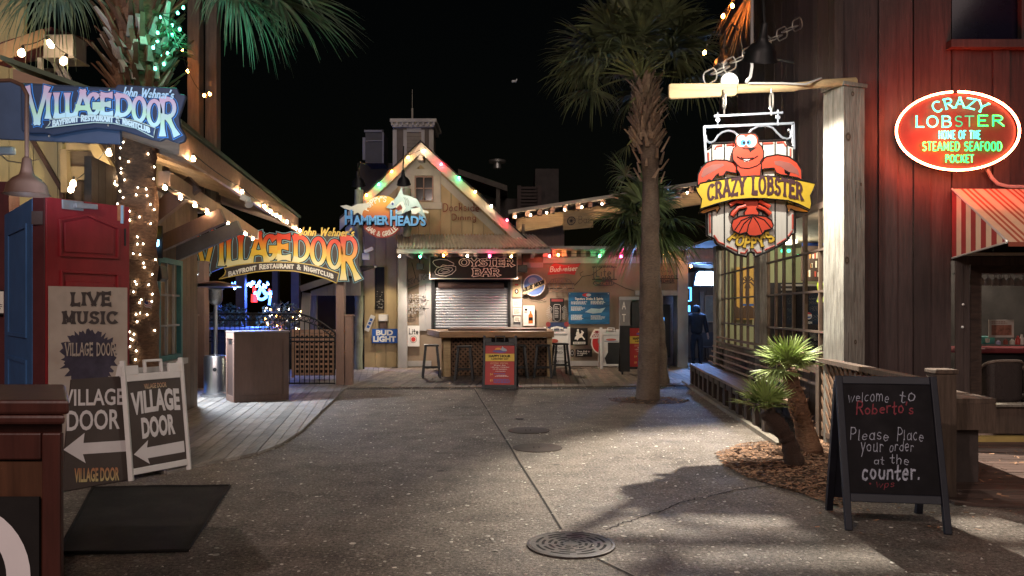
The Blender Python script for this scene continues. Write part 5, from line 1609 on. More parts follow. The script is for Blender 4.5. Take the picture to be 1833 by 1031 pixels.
m = MB(); m.bar(at(dpn, 217, 368, .012), at(dpn, 217, 400, .012), .02, .02, up=dpn.n); m.build('hinge_pin', M('hinge_blue', (.35, .55, .7), .4, .2, 8), o)
m = MB(); pbox(dpn, m, [(222, 409), (224.5, 409), (224.5, 440), (222, 440)], .0, .01); m.build('slot', BLACK, o)
AGED = M('aged_poster', (.5, .42, .36), .8, .2, 3, bump=.03, dirt=(.2, .13, .1), dirt_amt=.6, dscale=3)
m = MB(); pbox(dpn, m, [(83, 512), (224, 515), (224, 800), (83, 800)], .03, .036); ps = m.build('poster', AGED, o)
m = MB()
def dtext(mb, s, x0, x1, yb, yt, l, w, fl, **kw): strokes(mb, s, w, lambda u, v, k=0: at(dpn, x0 + (x1 - x0) * u, yb + (yt - yb) * v, l + k), 0, fl, **kw)
for s, x0, x1, yb, yt in (('LIVE', 122, 191, 543.5, 523.5), ('MUSIC', 107, 203, 576.5, 557.5)):
    dtext(m, s, x0 + 1.5, x1 + 1.5, yb + 1.5, yt + 1.5, .04, .235, .9, gap=.22)
m.build('lettering', CHARC, ps)
rr = random.Random(3)
m = MB()
spl = []
for k in range(90):
    a = k / 90 * 2 * math.pi
    r = 1 + rr.uniform(-.1, .14) + (.12 if k % 4 == 0 else 0)
    x, y = 156 + 45 * r * math.cos(a), 640 + 46 * r * math.sin(a)
    if 610 < y < 636: x = 156 + (x - 156) * 1.05
    spl.append((x, y))
pbox(dpn, m, spl, .036, .039)
m.build('splat_emblem', M('faded_purple_ink', (.05, .04, .065), .7, .4, 9, bump=0), ps)
m = MB(); dtext(m, 'VILLAGE DOOR', 112, 200, 635, 615, .044, .17, .8, gap=.16); m.build('emblem_lettering', AGED, ps)
m = MB(); m.hexa([dpn(u, v, l) for u, v, l in ((-.06, 0, -.06), (.0, 0, -.06), (.0, 0, .0), (-.06, 0, .02), (-.06, 1, -.06), (.0, 1, -.06), (.0, 1, .0), (-.06, 1, .02))])
a = V((X(58, 7.42), 7.42, 0)); 
o2 = thing('door_post', 'dark stained post with an old hinge between the blue-lit and red doors', 'post', p0 + V((-.1, .02, 0)))
m = MB(); m.hexa([a, p0 + V((-.004, -.01, 0)), p0 + V((-.04, .12, 0)), a + V((-.02, .13, 0)), a + V((0, 0, H)), p0 + V((-.004, -.01, H)), p0 + V((-.04, .12, H)), a + V((-.02, .13, H))]); m.build('shaft', MAROON, o2, bevel=.008)
m = MB(); m.bx(X(58, 7.4), X(78, 7.4), 7.385, 7.4, Z(402, 7.4), Z(378, 7.4)); m.build('hinge', M('old_hinge', (.06, .04, .038), .6, .3, 8), o2)
b0, b1 = V((X(57, 7.45), 7.45, 0)), V((X(8, 8.75), 8.75, 0))
bp_ = Panel(b1, b0 - b1, (0, 0, H - .01))
o3 = thing('blue_lit_door', 'blue-lit door leaf at the left of the red door', 'door', b1)
m = MB(); bp_.box(m, 0, 1, 0, 1, -.045, 0); m.build('leaf', BLUELIT, o3)
m = MB()
for v0, v1 in ((.06, .42), (.5, .92)):
    for u0, u1, a_, b_ in ((.16, .19, v0, v1), (.81, .84, v0, v1), (.19, .81, v0, v0 + .015), (.19, .81, v1 - .015, v1)): bp_.box(m, u0, u1, a_, b_, 0, .012)
m.build('moulding', BLUELIT, o3)
o = thing('maroon_wall', 'dark maroon wall edge behind the blue-lit door', 'wall', P(-20, 800, 9.0))
m = MB(); m.pbx(-900, 16, 325, 900, 9.2, .2); m.build('panel', MAROON, o)
m = MB(); m.bar(P(14, 332, 9.15), P(14, 720, 9.15), .06, .06, up=(0, -1, 0)); m.build('edge', MAROON, o)
o, pn = flat_sign('notice', 'white framed notice at the far edge of the maroon wall', 'notice', (-22, 12, 519, 563), 9.15, BLACK)
m = MB(); pn.rect(m, .06, .94, .06, .94, .004); m.build('sheet', PAPER, o)
m = MB(); greek(pn, m, .2, .85, .2, .6, 5, .006); m.build('print', CHARC, o)
o = thing('security_camera', 'white security camera under the blue-lit sign', 'camera', P(20, 268, 8.0))
m = MB(); m.bar(P(-8, 270, 8.0), P(26, 270, 8.0), .08, .08); m.build('body', WHITE, o, bevel=.02)
m = MB(); m.tube([P(0, 276, 8.05), P(14, 288, 8.3), P(40, 292, 8.6), P(70, 285, 9.5)], .008, 5); m.build('cable', WIRE, o)

# ------------------------------------------------------------------ direction boards
BRB = M('sign_dark_brown', (.06, .045, .04), .5, .15, 4, dirt=(.1, .08, .07), dirt_amt=.4)
a, b = G(110, 882), G(232, 860)
bpn = Panel(a + V((0, 0, .01)), b - a, V((-.02, .2, .965)))
o = thing('arrow_board', 'flat brown board with white words and left arrow leaning against the poster door', 'sign', a)
m = MB(); bpn.box(m, 0, 1, 0, 1, -.03, 0); m.build('board', BRB, o)
m = MB()
def bt(mb, pn, s, x0, x1, y0a, y1a, y0b, y1b, l=.004, bold=.02):
    """bold word between photo verticals x0,x1; top/bottom y at each side"""
    put(mb, text2d(s, bold), lambda u, v: at(pn, x0 + (x1 - x0) * u, (y1a + (y0a - y1a) * v) * (1 - u) + (y1b + (y0b - y1b) * v) * u, l))
bt(m, bpn, 'VILLAGE', 112, 222, 697, 727, 695, 725); bt(m, bpn, 'DOOR', 119, 214, 735, 772, 732, 768)
pbox(bpn, m, [(113, 805), (151, 775), (149, 793), (226, 788), (226, 808), (148, 813), (153, 829)], .003, .004)
m.build('lettering', M('chalky_white', (.62, .58, .58), .6, .08, 4, bump=0), o)
m = MB(); bt(m, bpn, 'VILLAGE DOOR', 133, 213, 838, 864, 836, 860, .004, .03); m.build('small_emblem', ramp_paint('dull_fire', [(0, (.5, .42, .2, 1)), (1, (.42, .16, .08, 1))]), o)
# white plastic sandwich board
a, b = G(231, 862), G(342, 840)
rz = math.atan2(b.y - a.y, b.x - a.x)
c = (a + b) / 2
o, pn = aframe('sandwich_board', 'white plastic sandwich board with brown arrow poster and carrying handle', (c.x, c.y, 0), rz, (b - a).length, 1.12, WHITE, BRB, lean=.14, spread=.4, border=.045, foot=.05)
m = MB()
put(m, text2d('VILLAGE', .045), lambda u, v: pn(.05 + .9 * u, .6 + .27 * v + .02 * math.sin(u * 3.14), .009))
put(m, text2d('DOOR', .045), lambda u, v: pn(.2 + .62 * u, .32 + .25 * v, .009))
pn.poly(m, [(.03, .16), (.3, .3), (.27, .215), (.97, .225), (.97, .09), (.27, .09), (.3, .02)], .009)
m.build('lettering', M('poster_white', (.66, .63, .63), .6, .06, 4, bump=0), o)
m = MB(); put(m, text2d('VILLAGE DOOR', .03), lambda u, v: pn(.3 + .42 * u, .9 + .06 * v, .009)); m.build('small_emblem', ramp_paint('dull_fire_small', [(0, (.5, .4, .25, 1)), (1, (.42, .2, .12, 1))]), o)

# ------------------------------------------------------------------ stand at the very front, mat
o = thing('wooden_stand', 'dark mahogany counter stand with a black sheet on its front at the frame edge', 'stand', (-2.6, 3.6, 0))
m = MB(); m.hexa([(-3.3, 3.56, 0), (-2.03, 3.56, 0), (-2.42, 4.2, 0), (-3.3, 4.2, 0), (-3.3, 3.56, 1.12), (-2.03, 3.56, 1.12), (-2.42, 4.2, 1.12), (-3.3, 4.2, 1.12)]); m.build('body', STAND, o, bevel=.008)
m = MB(); 
for x_, z0, z1 in ((-1.965, 1.135, 1.2), (-1.985, 1.09, 1.134)): m.hexa([(-3.34, 3.5, z0), (x_, 3.5, z0), (x_ - .45, 4.26, z0), (-3.34, 4.26, z0), (-3.34, 3.5, z1), (x_, 3.5, z1), (x_ - .45, 4.26, z1), (-3.34, 4.26, z1)])
m.build('top', STAND, o, bevel=.014)
m = MB(); 
for a in ((-2.105, -2.02, 0, 1.05), (-3.3, -2.108, .93, 1.05)): m.bx(a[0], a[1], 3.525, 3.558, a[2], a[3])
m.build('stile', STAND, o, bevel=.008)
m = MB(); m.bx(-3.3, -2.108, 3.545, 3.558, 0, .92); m.build('front_panel', M('orange_brown_panel', (.07, .028, .014), .45, .4, 3, (5, 5, .6), .1), o)
fp = Panel((-3.3, 3.52, .05), (1.188, 0, 0), (0, 0, .715))
m = MB(); fp.box(m, 0, 1, 0, 1, -.012, 0); m.build('black_sheet', SIGNB, o)
m = MB(); ribbon(m, [(x, y) for x, y in arcp(.72, .5, .205, .38, 0, 360, 40)], .15, lambda u, v, l: fp(u, v, .004 + l), 0, 0, 1.188 / .715); m.build('lettering', M('sheet_white', (.7, .66, .68), .6, .05, 4, bump=0), o)
o = thing('rubber_mat', 'thin black rubber mat lying on the concrete before the arrow boards', 'mat', G(250, 930))
mq = [G(x, y, .01) for x, y in ((166, 873), (411, 870), (336, 986), (104, 991))]
m = MB(); ctr = sum(mq, V()) / 4
ins = [p.lerp(ctr, .05) for p in mq]
n = 14
grid = [[None] * (n + 1) for _ in range(n + 1)]
for i in range(n + 1):
    for j in range(n + 1):
        p = mq[0].lerp(mq[1], j / n).lerp(mq[3].lerp(mq[2], j / n), i / n)
        e = min(i, j, n - i, n - j)
        p.z = .012 + (.006 * mn.noise(p * 1.7) + (.008 * max(0, mn.noise(p * 2.3 + V((4, 0, 0)))) if e == 0 else 0))
        grid[i][j] = p
for i in range(n):
    for j in range(n): m.sheet([grid[i][j], grid[i + 1][j], grid[i + 1][j + 1], grid[i][j + 1]])
m.build('mat', RUBBER, o, smooth='all')
m = MB(); lp = [grid[0][j] for j in range(n)] + [grid[i][n] for i in range(n)] + [grid[n][n - j] for j in range(n)] + [grid[n - i][0] for i in range(n + 1)]
m.tube([p + V((0, 0, .001)) for p in lp], .012, 6); m.build('rim', RUBBER, o, smooth='all')

# ------------------------------------------------------------------ patio heater, host stand, gate
hp = G(386, 709, .03)
o = thing('patio_heater', 'tall stainless patio heater with round reflector on the left deck', 'patio heater', hp)
m = MB(); m.lathe((0, 0, 0), [(.26, 0), (.26, .05), (.205, .06), (.205, .7), (.19, .74), (.05, .76)], 28); m.build('base', STEEL, o, smooth=True, local=True)
m = MB(); m.lathe((.06, -.205, .5), [(.035, 0), (.035, .01)], 12, axis=(.2, -1, 0)); m.build('valve_hole', BLACK, o, local=True)
m = MB(); m.tube([(0, 0, .74), (0, 0, 1.68)], .035, 14); m.build('pole', STEEL, o, smooth=True, local=True)
m = MB(); m.lathe((0, 0, 1.66), [(.05, 0), (.1, .04), (.12, .1), (.12, .28), (.15, .3)], 22); m.build('burner', M('burner_mesh', (.3, .3, .3), .4, .3, 40, metal=.8), o, smooth=True, local=True)
m = MB(); m.lathe((0, 0, 1.99), [(.45, 0), (.44, .015), (.3, .06), (.12, .1), (.02, .11)], 36); m.build('reflector', STEEL, o, smooth=True, local=True)
o = thing('host_stand', 'brown panelled host stand at the deck before the iron gate', 'host stand', G(420, 721, .03), rad(33))
W_, Dp, Hh = .92, .55, 1.18
m = MB(); m.bx(0, W_, 0, Dp, 0, Hh); m.build('body', BROWN, o, local=True, bevel=.006)
m = MB(); m.bx(-.02, W_ + .02, -.03, Dp + .02, Hh + .002, Hh + .03); m.build('top', M('stand_top', (.2, .17, .16), .35, .2, 4), o, local=True, bevel=.006)
m = MB()
for a in ((0, .1, 0, Hh), (W_ - .1, W_, 0, Hh), (.1, W_ - .1, Hh - .12, Hh), (.1, W_ - .1, 0, .1)): m.bx(a[0], a[1], -.015, -.002, a[2], a[3])
m.build('front_frame', BROWN, o, local=True)
m = MB()
for a in ((0, .07, 0, Hh), (Dp - .07, Dp, 0, Hh), (.07, Dp - .07, Hh - .1, Hh), (.07, Dp - .07, 0, .1)): m.bx(-.015, -.002, a[0], a[1], a[2], a[3])
m.build('side_frame', BROWNL, o, local=True)
m = MB(); m.bx(-.004, -.001, .2, .4, .98, 1.05); m.build('hand_slot', BLACK, o, local=True)
o = thing('blue_hose', 'bright blue coiled hose on the deck behind the sandwich board', 'hose', G(330, 710, .03))
m = MB()
for k in range(5):
    r = .1 + .015 * (k % 2)
    m.tube([(r * math.cos(a / 16 * 6.283), r * math.sin(a / 16 * 6.283), .03 + .036 * k) for a in range(17)], .02, 6)
m.build('coil', M('blue_plastic', (.01, .14, .6), .4, .1, 4), o, local=True)

DG = 16.45
o = thing('iron_gate', 'black wrought iron gate with arched top between the brown posts', 'gate', P(490, 692, DG))
m = MB()
topy = lambda px: 562 if px < 528 else 562 + 34 * ((px - 528) / 72) ** 1.9
xs = list(range(372, 601, 6)) + [600]
m.tube([P(x, topy(x), DG) for x in xs], .02, 6); m.tube([P(x, topy(x) + 11, DG) for x in xs], .014, 6)
m.build('arch_rail', IRON, o)
m = MB()
for y in (604, 611, 686): m.bar(P(372, y, DG), P(600, y, DG), .03, .03)
m.build('rail', IRON, o)
m = MB()
for k in range(26): px = 376 + k * 8.9; m.tube([P(px, topy(px) + 11, DG), P(px, 688, DG)], .009, 5)
m.build('bars', IRON, o)
m = MB()
for k in range(24):
    px = 379 + k * 9.4; c0 = P(px, topy(px) + 5.5, DG)
    m.tube([c0 + V((.045 * math.cos(a / 10 * 6.283), 0, .045 * math.sin(a / 10 * 6.283))) for a in range(11)], .008, 4)
m.build('rings', IRON, o)
o = thing('lattice_box', 'orange-brown square lattice enclosure behind the right half of the gate', 'lattice', P(560, 672, 17.4))
m = MB()
d = 17.4
for k in range(9): m.pbx(526 + k * 8.6, 529.5 + k * 8.6, 596, 672, d, .02)
m.build('upright_slats', M('warm_lattice', (.4, .24, .15), .7, .2, 5, island=.2), o)
m = MB()
for k in range(9): m.pbx(524, 599, 597 + k * 8.8, 600.6 + k * 8.8, d + .022, .02)
m.pbx(522, 600, 590, 596, d - .02, .08); m.pbx(522, 526, 596, 676, d - .02, .08)
m.build('level_slats', M('warm_lattice_rail', (.38, .22, .14), .7, .2, 5, island=.2), o)
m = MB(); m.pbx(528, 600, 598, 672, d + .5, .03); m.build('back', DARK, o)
o = thing('shed', 'small open shed with pale sloping fascia behind the right gate post', 'shed', P(600, 665, 19.5))
d = 19.5
m = MB(); m.bar(P(538, 517, d - .6), P(645, 482, d - .6), .06, .14); m.build('fascia', TRIMG, o)
m = MB(); a, b = P(538, 513, d - .6), P(648, 478, d - .6); m.poly([a, b, b + V((0, 2, .1)), a + V((0, 2, .1))], (0, 0, .04)); m.build('roof', ROOFD, o)
m = MB(); vboards(m, pp(d, (556, 529), (556, 521), (645, 492), (645, 529)), .14, .006, d, .04); m.build('gable_boards', TRIM, o)
m = MB(); m.bar(P(544, 605, d - .3), P(549, 524, d - .3), .2, .1, up=(0, -1, 0)); m.build('front_post', TRIM, o)
m = MB(); m.bar(P(562, 660, d + .3), P(562, 524, d + .3), .16, .1, up=(0, -1, 0)); m.build('rear_post', WOODG, o)
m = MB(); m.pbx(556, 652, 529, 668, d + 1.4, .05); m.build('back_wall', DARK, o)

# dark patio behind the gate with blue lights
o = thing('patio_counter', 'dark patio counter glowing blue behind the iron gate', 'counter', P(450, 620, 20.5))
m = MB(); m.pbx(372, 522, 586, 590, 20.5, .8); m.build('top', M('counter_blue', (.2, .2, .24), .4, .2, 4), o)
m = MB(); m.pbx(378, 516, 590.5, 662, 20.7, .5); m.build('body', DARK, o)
for px, w, yt, d, lb in ((430, 8, 505, 24, 'dark patio post left of the red light figure'), (528, 7, 500, 22, 'dark patio post near the shed'), (492, 5, 480, 23, 'dark patio post with blue edge in the middle of the patio')):
    p = thing('patio_post', lb, 'post', P(px, 660, d)); m = MB(); m.pbx(px - w, px + w, yt - 60, 665, d, .2); m.build('shaft', M('dark_post_wood', (.05, .04, .04), .7, .3, 4), p)
pts = [P(418 + 2.2 * k + R.uniform(-3, 3), 509 + R.uniform(-5, 5) - 4 * math.sin(k / 28 * 3.1), 25 + R.uniform(-.5, .5)) for k in range(29)]
BLUEF = E('blue_fairy_light', (.06, .2, 1), 14, False)
BLUEW = E('ice_fairy_light', (.45, .7, 1), 12, False)
REDF = E('red_fairy_light', (1, .04, .02), 9, False)
string_lights('blue fairy lights under the arched sign across the dark patio', pts, [BLUEF, BLUEW], .035, sag=.02, wire_r=.004)
pts = [P(490 + R.uniform(-9, 9), 522 + R.uniform(-8, 8), 25 + R.uniform(-.4, .4)) for k in range(14)]
string_lights('cluster of red and blue fairy lights right of the white light figure', pts, [REDF, BLUEF, REDF], .03, sag=.0, wire_r=.003)
o = thing('light_figure', 'glowing ice-white scroll figure with a bright leg in the dark patio', 'light figure', P(470, 545, 25))
m = MB(); m.tube([P(456 + 24 * t / 14, 522 + 9 * math.sin(t / 14 * 9) * (1 - .5 * t / 14), 25) for t in range(15)], .055, 6); m.tube([P(458 + 20 * t / 10, 530 + 6 * math.sin(t / 10 * 3.1), 25.1) for t in range(11)], .05, 6); m.tube([P(485, 520, 25), P(482, 546, 25)], .04, 6)
m.build('tube', E('ice_tube', (.12, .36, 1), 3.2), o)
o = thing('red_light_bar', 'upright glowing red bar left of the white light figure', 'light figure', P(455, 542, 25))
m = MB(); m.tube([P(455, 513, 25), P(455.5, 524, 25)], .05, 6); m.tube([P(455.5, 527, 25), P(455, 541, 25)], .1, 8); m.build('tube', E('red_tube', (1, .03, .02), 2.2), o)
lamp('SPOT', P(465, 505, 24.3), 900, (.06, .16, 1), P(460, 700, 23.5), .3, 150, .5)
lamp('POINT', P(440, 560, 19.6), 130, (.08, .2, 1), size=.3)
string_lights('warm fairy lights in the patio shrubs behind the gate', [P(500 + R.uniform(-28, 40), 570 + R.uniform(-22, 20), 19.9 + R.uniform(0, .6)) for k in range(22)], [COL['o'], BULBF], .014, sag=.0, wire_r=.003)

# ================================================================== right side: seafood house
S_ = .088
wl = lambda d: 3.90 + S_ * (d - 9.5)             # the long glazed wall
house2 = thing('plank_building', 'dark plank restaurant with multi-pane glazed side wall and red-lit front wall', 'building', (4.2, 9.7, 0))
# upper plank wall along the glazed side
m = MB()
d = 9.55
while d < 17.55:
    e = min(d + .23, 17.55)
    o_ = R.uniform(0, .012)
    a, b = V((wl(d) + o_, d, 2.97)), V((wl(e) + o_, e - .008, 2.97))
    m.hexa([a, b, b + V((.1, 0, 0)), a + V((.1, 0, 0)), a + V((0, 0, 5)), b + V((0, 0, 5)), b + V((.1, 0, 5)), a + V((.1, 0, 5))])
    d += .23
m.build('side_wall', DKW, house2)
# front wall planks with openings
DF = 9.7
xo0, xo1 = X(1737, DF), X(1985, DF)
xw0, xw1 = X(1705, DF), X(1985, DF)
zo0, zo1 = Z(727, DF), Z(466, DF)
zw0, zw1 = Z(72, DF), Z(-130, DF)
m = MB()
x = X(1507, DF)
k = 0
while x < 8.6:
    w = R.uniform(.19, .27)
    x1 = x + w - .007
    dy = (k % 2) * .022 + R.uniform(0, .004)
    iv = [(.18, 8.0)]
    for (ax, bx_, az, bz) in ((xo0 - .02, xo1, zo0, zo1), (xw0 - .02, xw1, zw0, zw1)):
        if x1 > ax and x < bx_:
            iv = [s for lo, hi in iv for s in ((lo, min(hi, az)), (max(lo, bz), hi)) if s[1] - s[0] > .02]
    for lo, hi in iv: m.bx(x, x1, DF - .03 + dy, DF + .1, lo, hi)
    x += w; k += 1
m.build('front_wall', REDW, house2)
m = MB(); m.pbx(1500.5, 1507.5, -160, 152, DF - .06, .1); m.build('corner_board', TRIMG, house2)
# glazed wall: posts, rails, muntins, panes
m = MB()
for dp, w in ((17.3, .24), (13.1, .26)):
    m = MB(); a = V((wl(dp) - .06, dp, 0)); m.bar(a, a + V((0, 0, 3.0)), .16, w, up=(0, 1, 0)); m.build('wall_post', WOODR, house2)
m = MB()
for d0, d1 in ((9.75, 12.95), (13.25, 17.15)):
    for z, h in ((.83, .1), (1.32, .028), (1.84, .028), (2.37, .028), (2.93, .08)):
        m.bar((wl(d0), d0, z), (wl(d1), d1, z), .05, h)
wn = m.build('side_window', M('rust_muntin', (.09, .06, .045), .6, .3, 6), house2)
m = MB()
for k, dp in enumerate((9.76, 10.1, 10.79, 11.37, 11.92, 12.4, 12.9, 13.3, 13.9, 14.5, 15.1, 15.7, 16.4, 17.1)):
    w = .07 if dp in (10.79, 15.1) else .03
    m.bar((wl(dp), dp, .8), (wl(dp), dp, 2.95), .045, w, up=(0, 1, 0))
m.build('muntin', M('rust_muntin_upright', (.12, .08, .055), .6, .3, 6), wn)
m = MB(); a, b = V((wl(9.75) + .01, 9.75, .85)), V((wl(17.1) + .01, 17.1, .85)); m.sheet([a, b, b + V((0, 0, 2.1)), a + V((0, 0, 2.1))]); m.build('pane', PANE, wn)
m = MB()
d = 9.75
while d < 17.2:
    a, b = V((wl(d) + .02, d, 0)), V((wl(d + .3) + .02, d + .29, 0))
    m.hexa([a, b, b + V((.1, 0, 0)), a + V((.1, 0, 0)), a + V((0, 0, .78)), b + V((0, 0, .78)), b + V((.1, 0, .78)), a + V((.1, 0, .78))]); d += .3
m.build('dado_wall', DKW, house2)
# interior shell
m = MB(); m.bx(5.0, 13, 18.4, 18.5, 0, 3.05); m.bx(12.9, 13, 9.9, 18.4, 0, 3.05); m.build('inner_wall', YEL, house2)
m = MB(); m.sheet([(3.95, 9.82, .02), (13, 9.82, .02), (13, 18.4, .02), (4.75, 18.4, .02)]); m.build('inner_floor', BROWN, house2)
m = MB(); m.bx(4.1, 13, 9.82, 18.4, 3.05, 3.1); m.build('inner_ceiling', M('inner_ceiling_paint', (.12, .1, .08), .8, .2, 3), house2)
m = MB(); m.bx(6.6, 12.5, 13.2, 13.3, 0, 2.6); m.build('bar_back_wall', M('bar_back_dark', (.06, .055, .05), .5, .5, 2, bump=0), house2)
lamp('POINT', (5.7, 16.2, 2.7), 75, (1, .9, .62), size=.15)
lamp('POINT', (5.0, 12.0, 2.8), 26, (1, .75, .5), size=.15)
lamp('POINT', (7.3, 11.6, 2.6), 60, (1, .85, .72), size=.15)
for k, (q, lb) in enumerate((((5.7, 16.2, 2.98), 'round ceiling light at the back of the glazed room'), ((5.0, 12.0, 2.98), 'round ceiling light just inside the glazed wall'), ((7.3, 11.6, 2.98), 'round ceiling light above the red-edged bar'))):
    o = thing('ceiling_light', lb, 'ceiling light', q); m = MB(); m.lathe(q, [(.16, .06), (.16, 0), (.1, -.03)], 16); m.build('diffuser', E('room_light', (1, .85, .6), 5, False), o)
# things seen through the panes
def inside(name, label, cat, q, d, mat, th=.05):
    o = thing(name, label, cat, P((q[0] + q[1]) / 2, q[3], d)); pn = fpanel(*q, d, 0)
    m = MB(); pn.box(m, 0, 1, 0, 1, -th, 0); m.build('body', mat, o); return o, pn
o, pn = inside('exit_sign', 'lit red on white EXIT sign seen through the near panes', 'sign', (1456, 1487, 397, 414), 15, E('exit_white', (1, .8, .75), 1.1))
m = MB(); pn.text(m, 'EXIT', .1, .9, .18, .82, .006, bold=.02); m.build('lettering', E('exit_red', (1, .08, .05), 1.6), o)
o, pn = inside('palm_mural', 'orange mural of a dark palm and beach seen through the far panes', 'mural', (1317, 1352, 478, 572), 18.2, M('mural_orange', (.65, .36, .08), .7, .3, 2), .03)
m = MB()
for k in range(9):
    a = rad(10 + k * 40); ribbon(m, [(.6, .72), (.6 + .2 * math.cos(a), .75 + .09 * math.sin(a)), (.6 + .36 * math.cos(a), .7 + .1 * math.sin(a))], .03, pn, 0, 0, pn.w / pn.h, .004)
ribbon(m, [(.6, .72), (.52, .5), (.56, .3)], .03, pn, 0, 0, pn.w / pn.h, .005); pn.poly(m, [(0, .02), (1, .02), (1, .2), (.6, .3), (.3, .2), (0, .26)], .004)
m.build('palm_silhouette', M('mural_brown', (.1, .05, .03), .7, .2, 4), o)
m = MB(); pn.rect(m, .3, 1, .26, .3, .006); m.build('sea_line', M('mural_blue', (.05, .12, .4), .7, .2, 4), o)
o, pn = inside('drinks_fridge', 'dark drinks fridge reading PUSH inside the glazed room', 'fridge', (1440, 1500, 512, 690), 14.2, M('fridge_black', (.012, .012, .016), .2, .3, 4), .6)
m = MB(); pn.text(m, 'PUSH', .02, .22, .62, .645, .006, bold=.02); circle(pn, m, .12, .7, .1, .035, .004); m.build('lettering', PAPER, o)
m = MB(); circle(pn, m, .12, .715, .085, .02, .006, 0, a0=0, a1=180); m.build('emblem_red', REDP, o)
m = MB(); circle(pn, m, .12, .695, .085, .018, .007, 0, a0=180, a1=360); m.build('emblem_blue', BLUPR, o)
o, pn = inside('inner_counter', 'dark counter with a blue lit edge inside the glazed room', 'counter', (1376, 1438, 506, 680), 15.0, M('counter_dark', (.03, .032, .04), .5, .4, 4), .5)
m = MB()
for k in range(3): pn.rect(m, .35, 1.4, .965 - k * .045, .985 - k * .045, .01)
m.build('pale_rails', PAPER, o)
m = MB(); pn.rect(m, .96, 1.0, .2, .8, .01); m.build('blue_edge', E('blue_edge_light', (.2, .5, 1), .8), o)
o, pn = inside('menu_rack', 'backlit rack of bottles and menus under blue bunting seen through panes', 'bar shelf', (1440, 1500, 440, 503), 16.5, M('rack_dark', (.05, .03, .025), .6, .5, 9), .2)
m = MB(); rr = random.Random(5)
for k in range(26):
    u, v = rr.uniform(.02, .9), rr.choice([.12, .38, .64])
    pn.rect(m, u, u + .05, v, v + rr.uniform(.1, .2), .004, rr.randint(0, 2))
m.build('bottles', [M('bottle_amber', (.5, .2, .06), .3, .3, 4), M('label_pale', (.6, .55, .45), .5, .2, 4), M('label_red', (.4, .07, .05), .5, .2, 4)], o)
o, pn = inside('bunting', 'blue bunting strip across the pale wall inside the glazed room', 'bunting', (1436, 1500, 425, 441), 17, M('bunting_blue', (.02, .07, .4), .6, .3, 6), .02)
o, pn = inside('red_lamp_shade', 'red speckled hanging shade near the ceiling inside the glazed room', 'lamp shade', (1458, 1486, 370, 394), 15.2, M('red_speckle', (.5, .1, .08), .6, .9, 40), .15)
for k, px in enumerate((1467.5, 1477)):
    o = thing('drink_cup', 'lime-yellow souvenir drink cup hanging in the window, ' + ('left' if k == 0 else 'right') + ' of the two', 'cup', P(px, 540, 10.3), group='lime cups in the window')
    m = MB(); b = P(px, 541, 10.3); s = .31
    m.lathe(b, [(.035, 0), (.04, .02), (.02, .09), (.017, .12), (.036, .2), (.036, .24), (.02, .26)], 12); m.build('body', M('lime_plastic', (.5, .6, .03), .3, .2, 4), o, smooth=True)
    m = MB(); m.tube([b + V((0, 0, .26)), b + V((0, 0, .34))], .008, 5); m.build('straw', PAPER, o)
o = thing('green_exit_lamps', 'pair of tiny green glowing indicator lamps on the pale inner wall', 'indicator', P(1406, 450, 18.2))
m = MB(); m.ball(P(1401, 449, 18.2), .045); m.ball(P(1412, 449, 18.2), .045); m.build('lens', E('green_indicator', (.1, 1, .5), 2), o)

# pass-through bar opening
m = MB(); m.pbx(1711, 1724, 456, 727, DF - .06, .025); m.pbx(1724, 1736, 474, 727, DF - .05, .016); m.pbx(1724, 1990, 460, 474, DF - .055, .02); m.build('door_casing', DKW, house2)
m = MB(); m.pbx(1733, 1990, 452, 457, DF - .12, .16); m.build('drip_cap', TRIM, house2)
m = MB(); m.pbx(1737, 1990, 466.5, 489, DF + .06, .05); m.pbx(1736.5, 1757, 489, 727, DF + .05, .06); m.build('inner_casing', M('carved_dark_wood', (.05, .03, .022), .5, .6, 3, (2, 2, 8), .3), house2)
m = MB(); m.pbx(1721, 1990, 728, 776, 9.45, .05); m.build('low_front', WOODT, house2)
m = MB(); m.pbx(1716, 1990, 725, 728.5, 9.4, .3); m.build('sill', WOODG, house2)
m = MB(); m.bx(4.9, 9, 9.38, 9.5, .03, .09); m.build('threshold', M('yellow_threshold', (.5, .36, .12), .6, .2, 4), house2)
